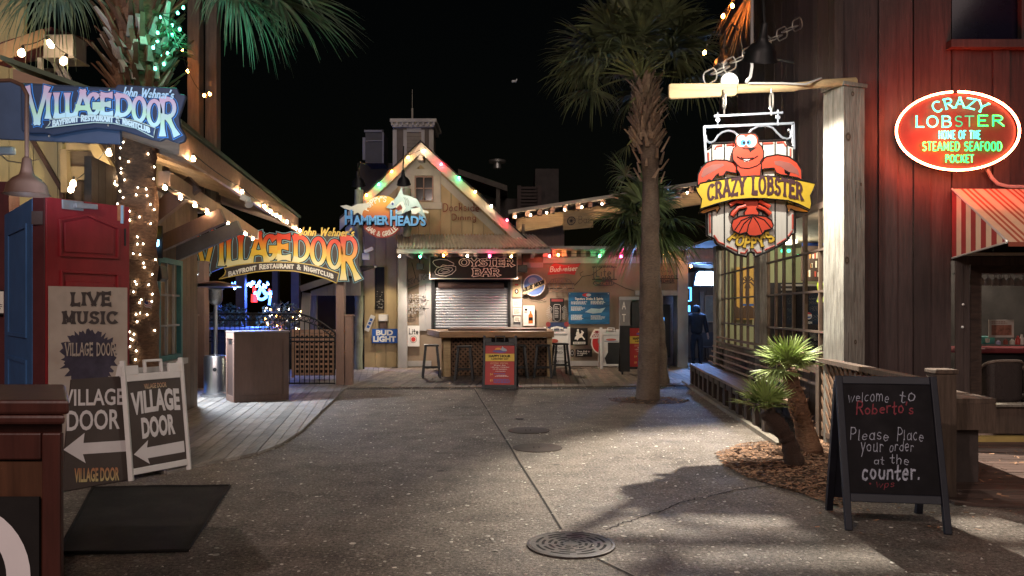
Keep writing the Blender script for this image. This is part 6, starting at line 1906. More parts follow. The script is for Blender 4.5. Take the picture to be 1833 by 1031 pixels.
# upper window
m = MB(); m.pbx(1703, 1990, 70, 84, DF - .12, .12); m.pbx(1829, 1840, -120, 70, DF - .06, .08); m.build('upper_sill', REDW, house2)
m = MB(); m.pbx(1704, 1990, -130, 70, DF + .04, .02); m.build('upper_pane', M('dark_upper_glass', (.01, .008, .02), .08, .2, 3, bump=0), house2)
o = thing('counter_bar', 'burgundy-edged bar counter inside the pass-through opening', 'bar counter', (7.4, 11.2, 0))
m = MB(); m.bx(6.2, 9.5, 10.9, 11.6, 1.0, 1.07); m.build('counter_top', M('burgundy_edge', (.2, .035, .04), .35, .2, 4), o, bevel=.02); m = MB(); m.bx(6.3, 9.5, 11.0, 11.1, .02, .999); m.build('front', BLACK, o)
def wicker(px, lb, off):
    x = X(px, 10.35); o = thing('wicker_chair', lb, 'chair', (x, 10.35, .03), group='dark wicker chairs at the inner bar')
    WK = M('dark_wicker', (.045, .032, .028), .7, .5, 70, bump=.6)
    m = MB(); pts = []
    n = 16
    for i in range(n + 1):
        a = math.pi * i / n
        pts.append((.26 * math.cos(a), -.06 - .2 * math.sin(a)))
    for i in range(n):
        (xa, ya), (xb, yb) = pts[i], pts[i + 1]
        za = .92 - .12 * abs(2 * i / n - 1) ** 3; zb = .92 - .12 * abs(2 * (i + 1) / n - 1) ** 3
        m.hexa([(xa, ya, .42), (xb, yb, .42), (xb * .94, yb * .94, .42), (xa * .94, ya * .94, .42), (xa, ya, za), (xb, yb, zb), (xb * .94, yb * .94, zb), (xa * .94, ya * .94, za)])
    m.build('back', WK, o, local=True)
    m = MB(); m.tube([(x_, y_, .92 - .12 * abs(2 * i / n - 1) ** 3) for i, (x_, y_) in enumerate(pts)], .02, 6); m.build('rim', M('wicker_rim', (.2, .15, .12), .6, .2, 8), o, local=True)
    m = MB(); m.lathe((0, 0, .4), [(.25, 0), (.25, .05)], 18); m.build('seat', WK, o, local=True)
    for sx, sy in ((-1, -1), (1, -1), (-1, 1), (1, 1)):
        m = MB(); m.tube([(sx * .18, sy * .15, .42), (sx * .22, sy * .2, .0)], .025, 6); m.build('leg', WK, o, local=True)
wicker(1785, 'dark wicker chair with pale rim before the inner bar', 0); wicker(1862, 'second dark wicker chair, cut by the picture edge, before the inner bar', 1)
o, pn = inside('menu_holder', 'clear plastic menu holder with a picture sheet on the inner bar', 'menu', (1770, 1815, 572, 604), 11.05, M('menu_sheet', (.55, .5, .45), .4, .1, 4), .01)
m = MB(); pn.rect(m, .1, .9, .12, .7, .004); greek(pn, m, .1, .9, .76, .92, 2, .004); m.build('picture', M('menu_photo', (.3, .13, .09), .5, .8, 14), o)
o = thing('napkin_box', 'teal box with a small cup on the inner bar', 'box', P(1768, 616, 11.05)); m = MB(); m.pbx(1755, 1781, 602, 616, 11.1, .15); m.build('box', M('teal_box', (.08, .33, .3), .5, .15, 4), o, bevel=.006)
m = MB(); m.lathe(P(1768, 613, 11.04), [(.022, 0), (.03, .055)], 12); m.build('cup', PAPER, o)
for k, (px, h, c, lb) in enumerate(((1787, .06, (.3, .28, .4), 'short clear glass on the inner bar by the menu holder'), (1800, .08, (.25, .07, .05), 'small dark red jar on the inner bar'), (1812, .08, (.6, .58, .5), 'white shaker on the inner bar'), (1822, .12, (.45, .05, .04), 'red sauce bottle at the picture edge on the inner bar'), (1829, .14, (.6, .55, .5), 'pale bottle with red cap on the inner bar'))):
    o = thing('condiment', lb, 'condiment', P(px, 616, 11.0)); m = MB(); q = P(px, 616.5, 11.0); m.lathe(q, [(.03, 0), (.032, h * .6), (.015, h * .8), (.014, h)], 12); m.build('body', M('condiment_paint', c, .3, .1, 4), o, smooth=True)
o = thing('glass_rack', 'row of stemmed glasses hanging upside down above the inner bar', 'glass rack', P(1790, 490, 10.6))
m = MB(); m.pbx(1735, 1960, 486, 489, 10.5, .4); m.build('rail', BLACK, o)
GL_ = M('stem_glass', (.4, .36, .36), .1, .2, 6, bump=0, spec=1)
gm = MB(); gm.lathe((0, 0, 0), [(.035, 0), (.004, -.008), (.004, -.05), (.034, -.09), (.04, -.13), (.034, -.16)], 12, cap=False)
g0 = gm.build('wine_glass', GL_, o, smooth=True, local=True)
g0.location = (0, 0, 0)
for k in range(22):
    g_ = g0.copy(); C.objects.link(g_); g_.parent = o
    g_.location = V((X(1740 + 13 * (k % 11), 10.6) - X(1790, 10.6), -.05 + .2 * (k // 11), R.uniform(-.005, .005)))

# striped awning
o = thing('striped_awning', 'red and cream striped awning over the pass-through opening', 'awning', P(1760, 462, DF))
T0, B0, Bf = P(1704, 338, DF - .05), P(1704, 462, DF - .05), V((X(1704, DF - .05), 8.56, Z(433, 8.56)))
AWC, AWR = M('awning_cream', (.52, .4, .29), .85, .12, 5, bump=.05), M('awning_brick', (.3, .07, .04), .85, .15, 5, bump=.05)
m = MB()
n = 26; Lx = 3.6
for k in range(n * 4):
    x0, x1 = Lx * k / (n * 4), Lx * (k + 1) / (n * 4)
    ph = k % 8
    mi = 0 if ph < 3 or ph in (4, 6) else 1
    if ph in (3, 5, 7): mi = 1
    m.sheet([T0 + V((x0, 0, 0)), T0 + V((x1, 0, 0)), Bf + V((x1, 0, 0)), Bf + V((x0, 0, 0))], mi)
m.sheet([Bf, Bf + V((Lx, 0, 0)), Bf + V((Lx, -.01, -.05)), Bf + V((0, -.01, -.05))], 1)
m.build('slope', [AWC, AWR], o)
m = MB()
ns = 11
for k in range(ns):
    t0, t1 = k / ns, (k + 1) / ns
    m.sheet([T0.lerp(Bf, t0), T0.lerp(Bf, t1), B0.lerp(Bf, t1), B0.lerp(Bf, t0)], k % 2)
m.build('side_flap', [M('flap_red', (.25, .03, .03), .85, .12, 5), AWC], o)
m = MB(); m.tube([T0, Bf], .012, 6); m.tube([B0, Bf], .012, 6); m.build('frame', TRIMG, o)
o = thing('conduit_pipe', 'bent conduit pipe running from the neon sign above the awning', 'pipe', P(1775, 320, DF))
m = MB(); m.tube([P(1767, 303, DF - .06), P(1775, 318, DF - .06), P(1786, 329, DF - .06), P(1805, 334, DF - .06), P(1900, 335, DF - .06)], .022, 8); m.build('tube', M('conduit_grey', (.3, .28, .27), .5, .2, 6), o, smooth=True)
o = thing('eye_hooks', 'two small metal hooks on the board beside the opening', 'hook', P(1724, 545, DF)); m = MB(); m.ball(P(1724, 545, DF - .07), .016); m.ball(P(1723, 585.5, DF - .07), .016); m.build('hook', WHITEP, o)

# oval neon
DN = 9.45
o = thing('oval_neon_sign', 'oval neon sign with white-red ring and green letters on the plank wall', 'neon sign', P(1713, 310, DN))
el = lambda rx, ry, a: (1713 + rx * math.cos(rad(a)), 235 - ry * math.sin(rad(a)))
m = MB(); m.poly(pts3(DN, [el(104, 65.5, a) for a in range(0, 360, 6)], 0), (0, .1, 0)); m.build('back_board', M('neon_board', (.075, .035, .03), .5, .25, 4), o)
m = MB(); q = pts3(DN, [el(104.5, 66, a) for a in range(0, 361, 6)], -.03); m.tube(q, .02, 6); m.build('rim', M('neon_rim', (.2, .04, .03), .45, .2, 5), o)
m = MB(); q = pts3(DN, [el(110, 70, a) for a in range(95, 452, 5)], .02); m.tube(q, .013, 6); m.build('ring_tube', E('neon_red', (1, .16, .07), 42), o)
GN, CN, GD_ = E('neon_green', (.01, 1, .12), 3.2), E('neon_ice', (.05, 1, .5), 3.0), E('neon_weak', (.01, .7, .3), .7)
def ntext(s, x0, x1, yb, yt, mat, r=.008, warp=None, serif=False, dbl=True):
    m = MB()
    f = warp or (lambda u, v: P(x0 + (x1 - x0) * u, yb + (yt - yb) * v, DN) - V((0, .055, 0)))
    tubes(m, s, r, f, gap=.2)
    if serif:
        ps, w = fit_paths(s, gap=.2)
        for p in ps:
            for (a, b) in (p[0], p[-1]):
                if abs(b) < .02 or abs(b - 1) < .02: m.tube([f(a - .02, b), f(a + .02, b)], r, 5)
    return m.build('letter_tube', mat, o)
arcn = lambda u, v: P(1713 + (50 - 100 * u) * -1 * (.9 + .1 * v) + (v - .5) * (u - .5) * 8, 200 + 26 * (2 * u - 1) ** 2 * .42 - 17 * v - 6, DN) - V((0, .055, 0))
ntext('CRAZY', 0, 0, 0, 0, CN, .009, arcn, True)
ntext('LOB', 1634, 1698, 229, 210, CN, .009, None, True); ntext('ST', 1704, 1738, 228, 210, GD_, .008, None, True); ntext('ER', 1744, 1792, 227, 209, GN, .009, None, True)
ntext('HOME OF THE', 1676, 1750, 250, 236, CN, .0075); ntext('STEAMED SEAFOOD', 1647, 1788, 271, 256, GN, .0075); ntext('POCKET', 1688, 1738, 292, 279, GN, .0075)
lamp('SPOT', P(1713, 235, 9.02), 95, (1, .03, .012), P(1713, 235, 9.7), .3, 150, .35)

# ------------------------------------------------------------------ corner post, paddle, hanging lobster sign
o = thing('corner_post', 'massive rough-sawn timber corner post with cracks and knots', 'post', (3.96, 9.4, 0))
m = MB(); cx, cyy, s, t = 3.965, 9.42, .16, rad(22)
q = [(cx + s * (a * math.cos(t) - b * math.sin(t)), cyy + s * (a * math.sin(t) + b * math.cos(t))) for a, b in ((-1, -1), (1, -1), (1, 1), (-1, 1))]
n = 14
vs = [(x + R.uniform(-.003, .003), y + R.uniform(-.003, .003), 4.22 * i / n) for i in range(n + 1) for x, y in q]
m.add(vs, [(i * 4 + j, i * 4 + (j + 1) % 4, i * 4 + 4 + (j + 1) % 4, i * 4 + 4 + j) for i in range(n) for j in range(4)])
m.build('shaft', WOODR, o)
m = MB(); m.poly([(x + (x - cx) * .16, y + (y - cyy) * .16, 4.225) for x, y in q], (0, 0, .05)); m.build('cap', WOODR, o, bevel=.008)
kp = Panel((q[0][0], q[0][1], 0), (q[1][0] - q[0][0], q[1][1] - q[0][1], 0), (0, 0, 4.2))
m = MB()
for px, py, r in ((1518, 245, .03), (1516, 466, .026), (1526, 168, .018), (1531, 612, .016), (1541, 330, .012)):
    c0 = at(kp, px, py); ux = kp.ux.normalized()
    for rr_, l, mi in ((1.5, .0022, 0), (1.15, .003, 1), (.75, .0036, 0)):
        m.sheet([c0 + ux * (r * rr_ * math.cos(t_ / 14 * 6.283) * R.uniform(.85, 1.1)) + V((0, 0, r * rr_ * 1.25 * math.sin(t_ / 14 * 6.283) * R.uniform(.9, 1.1))) + kp.n * l for t_ in range(14)], mi)
for k in range(7):
    u = R.uniform(.12, .9); z = R.uniform(1.0, 3.6); L_ = R.uniform(.15, .6)
    ribbon(m, [(u + R.uniform(-.02, .02), (z + L_ * i / 5) / 4.2) for i in range(6)], .0011, kp, 1, 0, kp.w / kp.h, .0026)
m.build('knots_and_cracks', [M('knot_brown', (.13, .1, .075), .8, .4, 30), M('crack_dark', (.05, .038, .03), .9, .4, 30)], o)

o = thing('oar_bracket', 'pale wooden oar fixed across the post as a sign bracket', 'oar', P(1360, 160, 9.0))
m = MB(); DPd = 8.95
blade = [(1197, 152), (1200, 149), (1316, 148), (1321, 151), (1321, 166), (1316, 171), (1200, 177), (1197, 174)]
m.poly(pts3(DPd, blade), (0, .05, 0)); m.build('blade', WOODP, o, bevel=.015)
m = MB(); m.tube([P(1318, 159, DPd + .03), P(1420, 156, DPd + .05), P(1432, 154, DPd + .1), P(1470, 150, DPd + .2), P(1530, 146, DPd + .35)], [.055, .05, .045, .05, .05], 12); m.build('shaft', WOODP, o, smooth=True)
m = MB(); m.lathe(P(1304, 148, DPd + .06), [(.1, 0), (.1, .05), (.03, .06)], 20, axis=(0, -1, 0)); m.build('pulley', WHITE, o)
m = MB(); m.tube([P(1346, -40, 9.1), P(1346, 120, 9.0), P(1343, 138, 8.95), P(1336, 147, 8.9)], .018, 8); m.tube([P(1340, 149, 8.88), P(1400, 149, 8.88), P(1440, 151, 8.9), P(1470, 140, 9.1)], .012, 6); m.build('conduit', TRIMG, o, smooth=True)


def link(mb, a, b, roll, r=.012, wd=.55):
    a, b = V(a), V(b); t = (b - a); L = t.length; t.normalize()
    u, w = perp(t)
    s = u * math.cos(roll) + w * math.sin(roll)
    c0 = (a + b) / 2
    h = L * wd / 2
    pts = []
    for k in range(17):
        an = 2 * math.pi * k / 16
        x = (L / 2 - h) * (1 if math.cos(an) > 0 else -1) + h * math.cos(an)
        pts.append(c0 + t * x + s * h * math.sin(an))
    mb.tube(pts, r, 6, cap=False)
o = thing('stay_chain', 'steel stay chain running from the oar up to the plank wall', 'chain', P(1262, 140, 8.95))
m = MB(); a, b = P(1262, 142, 8.95), P(1434, 40, 10.6)
for k in range(11):
    p, q = a.lerp(b, (k - .12) / 11), a.lerp(b, (k + 1.12) / 11); link(m, p, q, 0 if k % 2 else 1.57, .0085, .48)
m.build('links', CHAINM, o)

DL = 8.9
lb = lambda x, y, l=0.0: P(1220 + x / 3.436, 180 + y / 3.436, DL) - V((0, l, 0))
o = thing('lobster_sign', 'hanging shield sign with a grinning red lobster and yellow banner', 'sign', lb(420, 960))
m = MB()
for x in (262, 552): link(m, lb(x, -45), lb(x, 52), 1.57 if False else 0, .011, .6); m.tube([lb(x, -72), lb(x, -45)], .01, 6); m.tube([lb(x, 50), lb(x, 90)], .01, 6)
m.build('hanger', CHAINM, o)
m = MB(); m.bar(lb(200, 97), lb(622, 75), .03, .022, up=(0, 0, 1)); 
for x, y in ((222, 95), (593, 80)): m.tube([lb(x, y - 22), lb(x, y + 75)], .008, 6); m.lathe(lb(x, y + 25, .012), [(.024, 0), (.024, .02)], 12, axis=(0, 1, 0))
m.bar(lb(135, 163), lb(690, 140), .03, .025, up=(0, 0, 1)); m.bar(lb(138, 163), lb(150, 380), .025, .03, up=(0, -1, 0)); m.bar(lb(686, 140), lb(690, 300), .025, .03, up=(0, -1, 0))
def scroll(x0, y0, pts): m.tube([lb(x, y) for x, y in pts], .012, 6)
scroll(0, 0, [(148, 212), (152, 240), (165, 256), (185, 258), (205, 245), (225, 215), (250, 195), (285, 185), (320, 192), (345, 212)])
scroll(0, 0, [(410, 210), (430, 180), (470, 158), (520, 154), (560, 168), (590, 200), (615, 225), (645, 236), (668, 230), (676, 205), (668, 182), (656, 178)])
m.build('iron_frame', M('painted_iron', (.3, .33, .38), .4, .2, 8, metal=.3), o, smooth=True)
shield = [(150, 300), (165, 298), (180, 285), (187, 265), (640, 243), (648, 262), (660, 275), (690, 288), (697, 815), (668, 826), (652, 858), (590, 898), (520, 933), (452, 960), (444, 938), (425, 930), (408, 938), (398, 960), (330, 945), (262, 905), (215, 882), (200, 850), (158, 828)]
m = MB(); m.poly([lb(x, y) for x, y in shield], (0, .06, 0)); m.build('shield', M('shield_white', (.62, .6, .54), .55, .12, 5, (6, 1, .5), .1), o)
m = MB()
yt = lambda x: 265 - 22 * (x - 187) / 453
for x, yb in ((186, 860), (263, 905), (344, 947), (424, 930), (499, 943), (575, 905), (648, 860)): m.bar(lb(x, max(yt(x), 250) if x < 640 else 272, .002), lb(x, yb, .002), .014, .006, up=(0, -1, 0))
m.tube([lb(x, y, .0) for x, y in shield + shield[:1]], .014, 6); m.build('board_lines', SIGNB, o)
m = MB()
for q in ([(165, 320), (165, 370)], [(205, 300), (215, 282), (250, 277)], [(275, 275), (320, 272)], [(468, 268), (482, 298)], [(500, 266), (562, 262)], [(585, 260), (625, 258), (642, 282)], [(668, 295), (668, 345)], [(172, 700), (174, 815)], [(198, 828), (225, 870), (263, 885)], [(275, 895), (340, 926)], [(360, 936), (388, 940), (405, 915)], [(445, 915), (462, 938), (490, 930)], [(510, 920), (570, 893)], [(585, 885), (640, 850)], [(655, 835), (680, 800)], [(682, 700), (682, 790)]):
    m.tube([lb(x, y, .006) for x, y in q], .011, 5)
m.build('red_border', M('border_red', (.5, .1, .07), .5, .1, 5), o)
LR = M('lobster_red', (.6, .065, .03), .45, .14, 5, bump=.03)
def cut(name, polys, l, mat, par, outline=True, th=.03):
    m = MB()
    for q in polys: m.poly([lb(x, y, l) for x, y in q], (0, th - .002, 0))
    e = m.build(name, mat, par)
    if outline:
        k = MB()
        for q in polys: k.tube([lb(x, y, l) for x, y in q + q[:1]], .0085, 5)
        k.build(name + '_outline', SIGNB, par)
    return e
cut('lower_body', [[(370, 612), (462, 612), (470, 640), (455, 668), (470, 690), (465, 712), (385, 712), (378, 690), (395, 665), (378, 640)]], .035, LR, o)
m = MB(); k2 = MB()
for q in ([(372, 628), (330, 624), (290, 646)], [(388, 652), (345, 662), (318, 690), (303, 712)], [(468, 620), (505, 638), (535, 657)], [(462, 654), (505, 672), (540, 700)]):
    m.tube([lb(x, y, .035) for x, y in q], [.026, .022, .028, .024][:len(q)], 8); k2.tube([lb(x, y, .015) for x, y in q], .036, 8)
m.build('legs', LR, o, smooth=True); k2.build('legs_outline', SIGNB, o)
cut('tail_fan', [[(300, 770), (310, 735), (350, 714), (430, 705), (510, 714), (545, 738), (557, 770), (550, 790), (505, 802), (490, 825), (450, 836), (408, 832), (392, 812), (350, 823), (310, 802)]], .045, LR, o)
m = MB()
for q in ([(395, 810), (405, 765), (430, 712)], [(490, 822), (465, 760), (432, 712)], [(320, 798), (360, 740), (425, 712)], [(545, 788), (500, 735), (440, 712)], [(345, 818), (375, 760), (428, 712)]): m.tube([lb(x, y, .047) for x, y in q], .006, 5)
m.build('tail_lines', SIGNB, o)
lclaw = [(340, 400), (330, 385), (300, 383), (270, 372), (200, 370), (150, 385), (115, 420), (95, 460), (92, 520), (108, 530), (150, 500), (160, 490), (182, 496), (208, 462), (220, 452), (222, 470), (250, 466), (268, 440), (330, 452), (350, 430)]
rclaw = [(475, 375), (515, 350), (580, 338), (650, 350), (700, 385), (728, 430), (730, 492), (705, 480), (650, 470), (655, 450), (622, 432), (628, 448), (652, 466), (600, 462), (572, 448), (560, 420), (500, 425), (470, 436)]
cut('claw', [lclaw], .05, LR, o); cut('claw', [rclaw], .05, LR, o)
m = MB()
for q in ([(112, 470), (130, 425), (180, 400), (248, 392), (256, 405), (228, 420), (190, 440), (150, 462), (122, 480)], [(560, 378), (600, 375), (660, 390), (705, 430), (715, 470), (690, 455), (640, 440), (600, 412), (565, 400)]): m.sheet([lb(x, y, .053) for x, y in q])
m.build('claw_shade', M('claw_dull', (.3, .1, .08), .5, .15, 5), o)
hd = cut('head', [[(300, 330), (308, 300), (326, 288), (315, 262), (325, 228), (355, 213), (385, 212), (410, 209), (442, 214), (460, 238), (460, 270), (480, 290), (493, 325), (490, 358), (472, 385), (480, 402), (476, 432), (470, 475), (352, 478), (345, 455), (328, 430), (330, 402), (305, 372)]], .075, LR, o)
E_ = lambda cx, cy, rx, ry, n=24: [(cx + rx * math.cos(2 * math.pi * k / n), cy + ry * math.sin(2 * math.pi * k / n)) for k in range(n)]
m = MB(); m.sheet([lb(x, y, .078) for x, y in E_(358, 258, 30, 36)]); m.sheet([lb(x, y, .0785) for x, y in E_(414, 258, 35, 38)]); m.sheet([lb(x, y, .079) for x, y in ((360, 370), (408, 368), (403, 380), (378, 384))]); m.build('eyes_and_teeth', WHITEP, hd)
m = MB(); m.sheet([lb(x, y, .080) for x, y in E_(366, 268, 18, 19)]); m.sheet([lb(x, y, .0805) for x, y in E_(401, 267, 15, 17)]); m.build('irises', M('iris_blue', (.06, .3, .65), .4, .1, 5), hd)
m = MB(); m.sheet([lb(x, y, .082) for x, y in E_(371, 269, 8, 10)]); m.sheet([lb(x, y, .082) for x, y in E_(396, 267, 7, 9)])
m.sheet([lb(x, y, .0775) for x, y in ((340, 288), (380, 302), (425, 296), (452, 296), (420, 318), (410, 328), (400, 310), (370, 306))])
for q in ([(330, 352), (350, 366), (385, 380), (425, 368), (456, 348)], [(352, 358), (380, 366), (430, 360)], [(328, 400), (350, 420), (400, 425), (450, 408), (478, 388)], [(383, 222), (383, 250)]): m.tube([lb(x, y, .079) for x, y in q], .005, 5)
m.build('face_lines', SIGNB, hd)
bn = [(72, 535), (92, 541), (103, 516), (180, 500), (300, 482), (420, 472), (500, 472), (620, 482), (735, 501), (805, 518), (792, 558), (775, 590), (782, 640), (772, 677), (700, 642), (640, 622), (500, 609), (420, 608), (300, 616), (200, 642), (106, 672), (112, 612), (86, 572)]
cut('banner_fold', [[(104, 690), (130, 670), (224, 643), (234, 662), (215, 692), (208, 672), (130, 699)], [(638, 642), (660, 636), (720, 655), (779, 679), (768, 690), (700, 683), (668, 668), (652, 690)]], .02, M('fold_orange', (.6, .26, .06), .5, .12, 5), o)
b_ = cut('banner', [bn], .085, M('banner_yellow', (.68, .46, .035), .5, .14, 5, bump=.03), o)
def bf(u, v, l=0.0):
    x = 150 + 572 * u
    y0 = 622 - 44 * (1 - (2 * u - 1) ** 2) - 8 * u
    return lb(x, y0 - v * (100 - 10 * abs(2 * u - 1)), .088 + l)
m = MB(); strokes(m, 'CRAZY LOBSTER', .16, bf, 0, .8, aspect=6.6, gap=.24)
strokes(m, 'CRAZY LOBSTER', .14, bf, 0, .9, aspect=6.3, gap=.2) if False else None
m.build('lettering', M('plum_letters', (.075, .03, .035), .5, .15, 5, bump=0), b_)
def pf(u, v, l=0.0):
    a = rad(228 + 84 * u); r = 212 - 62 * v
    return lb(428 + r * math.cos(a), 705 - r * math.sin(a) * .93, .012 + l)
m = MB()
strokes(m, "POPPY'S", .42, pf, 0, .3, aspect=6); m.build('lower_lettering_shadow', SIGNB, o)
m = MB(); strokes(m, "POPPY'S", .27, lambda u, v, l=0: pf(u, v, .006 + l), 0, .5, aspect=6); m.build('lower_lettering', M('poppy_gold', (.68, .45, .05), .5, .12, 5, bump=0), o)

# gooseneck lamps on both sides of the sign
s = P(1365, 72, 7.8)
gooseneck('black bell lamp before the hanging lobster sign', s, BLACK, .17, [s + V((0, -.06, .13)), s + V((0, .0, .5)), s + V((0.02, .2, .95)), s + V((.3, 1.2, 1.0))], h=.3, axis=(0, -.5, 1))
lamp('SPOT', s + V((0, .1, -.22)), 115, (1, .95, .84), s + V((-.05, .75, -1)), .04, 160, .3)
s2 = V((2.62, 9.75, 4.74))
gooseneck('dark gooseneck lamp hooked behind the hanging lobster sign', s2, BLACK, .15, [s2 + V((0, 0, .1)), s2 + V((.02, 0, .3)), s2 + V((.1, 0, .4)), s2 + V((.2, 0, .3)), s2 + V((.23, 0, .05)), s2 + V((.9, .1, -.05))], h=.26, axis=(0, .3, 1))
lamp('SPOT', s2 + V((0, 0, -.16)), 1900, (1, .92, .78), s2 + V((.18, -.42, -1)), .03, 92, .45)

# ------------------------------------------------------------------ benches and lattice fence
o = thing('long_bench', 'long slatted wooden bench with plank back below the glazed wall', 'bench', (3.6, 13, 0))
d0, d1 = 9.85, 16.6
m = MB()
for k in range(5):
    off = .74 - k * .094
    a, b = V((wl(d0) - off, d0, .45)), V((wl(d1) - off, d1, .45)); m.bar(a, b, .088, .04)
m.build('seat', WOODB, o)
m = MB()
for dd in [x * .55 + 10.0 for x in range(13)]:
    a, b = V((wl(dd) - .76, dd, .2)), V((wl(dd) - .3, dd, .2)); m.bar(V((wl(dd) - .73, dd, .03)), V((wl(dd) - .73, dd, .42)), .06, .12, up=(0, 1, 0))
m.bar(V((wl(d0) - .725, d0, .37)), V((wl(d1) - .725, d1, .37)), .035, .1); m.build('frame', M('bench_dark', (.045, .03, .024), .8, .4, 4), o)
for s0, s1 in ((9.9, 12.6), (12.64, 15.3), (15.34, 16.7)):
    m = MB()
    for k in range(5):
        off, z = .33 - k * .03, .52 + k * .105
        m.bar(V((wl(s0) - off, s0, z)), V((wl(s1) - off, s1, z)), .03, .096, up=(-1, 0, .3))
    m.build('back_panel', WOODB, o)
m = MB(); m.bar(V((wl(9.9) - .17, 9.9, 1.03)), V((wl(16.7) - .17, 16.7, 1.03)), .09, .03); m.build('top_rail', WOODB, o)
o = thing('timber_kerb', 'low timber kerb along the foot of the long bench', 'kerb', G(1310, 740))
m = MB(); m.bar(G(1224, 683, .03), G(1398, 797, .03), .1, .06); m.build('beam', WOODG, o)

pf0, pf1 = V((3.80, 9.68, 0)), V((3.66, 6.72, 0))
o = thing('lattice_fence', 'weathered diagonal lattice fence panel behind the chalkboard', 'fence', pf1)
for q, w, h in ((pf0, .11, 1.05), (pf1, .17, 1.06)):
    m = MB(); m.bar(q, q + V((0, 0, h)), w, w, up=(0, 1, 0)); m.build('post', WOODT, o, bevel=.008)
    m = MB(); m.bar(q + V((0, 0, h)), q + V((0, 0, h + .04)), w * 1.15, w * 1.15, up=(0, 1, 0)); m.build('post_cap', WOODT, o, bevel=.01)
m = MB(); m.bar(pf0 + V((0, 0, .99)), pf1 + V((-.04, 0.05, .97)), .12, .05); m.bar(pf0 + V((0, 0, .1)), pf1 + V((0, 0, .1)), .05, .06); m.build('rail', WOODT, o)
m = MB(); tL = (pf1 - pf0).length; th = (pf1 - pf0).normalized(); h0, h1 = .12, .95; L = h1 - h0
k = -L
while k < tL:
    for sg, off in ((1, .0), (-1, .018)):
        t0, t1 = max(0, -k / L), min(1, (tL - k) / L)
        if t1 > t0:
            za = lambda t: h0 + L * (t if sg > 0 else 1 - t)
            a = pf0 + th * (k + L * t0) + V((-off, 0, za(t0))); b = pf0 + th * (k + L * t1) + V((-off, 0, za(t1)))
            m.bar(a, b, .042, .012, up=(-1, 0, 0))
    k += .15
m.build('lattice', LATT, o)
o = thing('corner_table', 'heavy plank side table right of the lattice fence post', 'table', (4.1, 7.4, 0))
m = MB()
for k in range(5): m.bar((3.8 + .5 * k / 4 * 1.0, 7.1, .78), (3.8 + .5 * k / 4 + .12, 8.7, .78), .12, .045)
m.build('table_top', WOODT, o)
m = MB(); m.bx(3.76, 4.36, 7.1, 7.15, .52, .755); m.bx(4.31, 4.36, 7.16, 8.6, .52, .755); m.build('apron', WOODT, o)
m = MB(); m.bx(3.95, 4.26, 7.2, 7.45, .03, .52); m.build('pedestal', M('table_dark', (.06, .045, .04), .8, .4, 4), o)

# ------------------------------------------------------------------ chalkboard
CB = M('chalk_black', (.007, .006, .008), .8, .5, 4, bump=.02, dirt=(.02, .018, .021), dirt_amt=.6, dscale=5, spec=.25)
CF = M('chalk_frame', (.012, .013, .022), .5, .3, 6)
g0, g1 = G(1524, 950), G(1692, 957)
c = (g0 + g1) / 2
o, pn = aframe('chalkboard_stand', 'black chalkboard easel with handwritten welcome standing on the concrete', (c.x, c.y, 0), math.atan2(g1.y - g0.y, g1.x - g0.x), .72, 1.1, CF, CB, lean=.3, spread=.3, border=.05, handle=False, foot=.2)
CHK, CHR = M('chalk', (.36, .38, .46), .95, .5, 60, bump=0), M('red_chalk', (.24, .045, .06), .95, .5, 60, bump=0)
m = MB()
def chalk(mb, s, x0, x1, yb, yt, w=.072):
    x0 += 1; a_, b_ = R.uniform(-1.5, 1.5), R.uniform(.8, 2); strokes(mb, s, w, lambda u, v, k=0: at(pn, x0 + (x1 - x0) * u + 1.5 * v, yb + a_ * math.sin(u * 4) + (yt - yb) * v * (1 + .12 * math.sin(u * 9 + b_)), .008 + k), 0, 0, jitter=.03, gap=.16, hand=.07)
chalk(m, 'welcome', 1516, 1590, 720, 700); chalk(m, 'to', 1608, 1638, 719, 697)
chalk(m, 'Please', 1519, 1590, 788, 767); chalk(m, 'Place', 1603, 1652, 788, 767); chalk(m, 'your', 1538, 1580, 809, 785); chalk(m, 'order', 1590, 1634, 809, 788); chalk(m, 'at', 1562, 1582, 831, 815); chalk(m, 'the', 1592, 1626, 831, 813)
chalk(m, 'counter.', 1541, 1646, 857, 828, .14)
m.build('chalk_lettering', CHK, o)
m = MB(); chalk(m, "Roberto's", 1530, 1634, 741, 720, .12); chalk(m, 'wps', 1566, 1600, 871, 858, .07); m.ball(at(pn, 1557, 866, .008), .008, 6, 4); m.build('red_lettering', CHR, o)

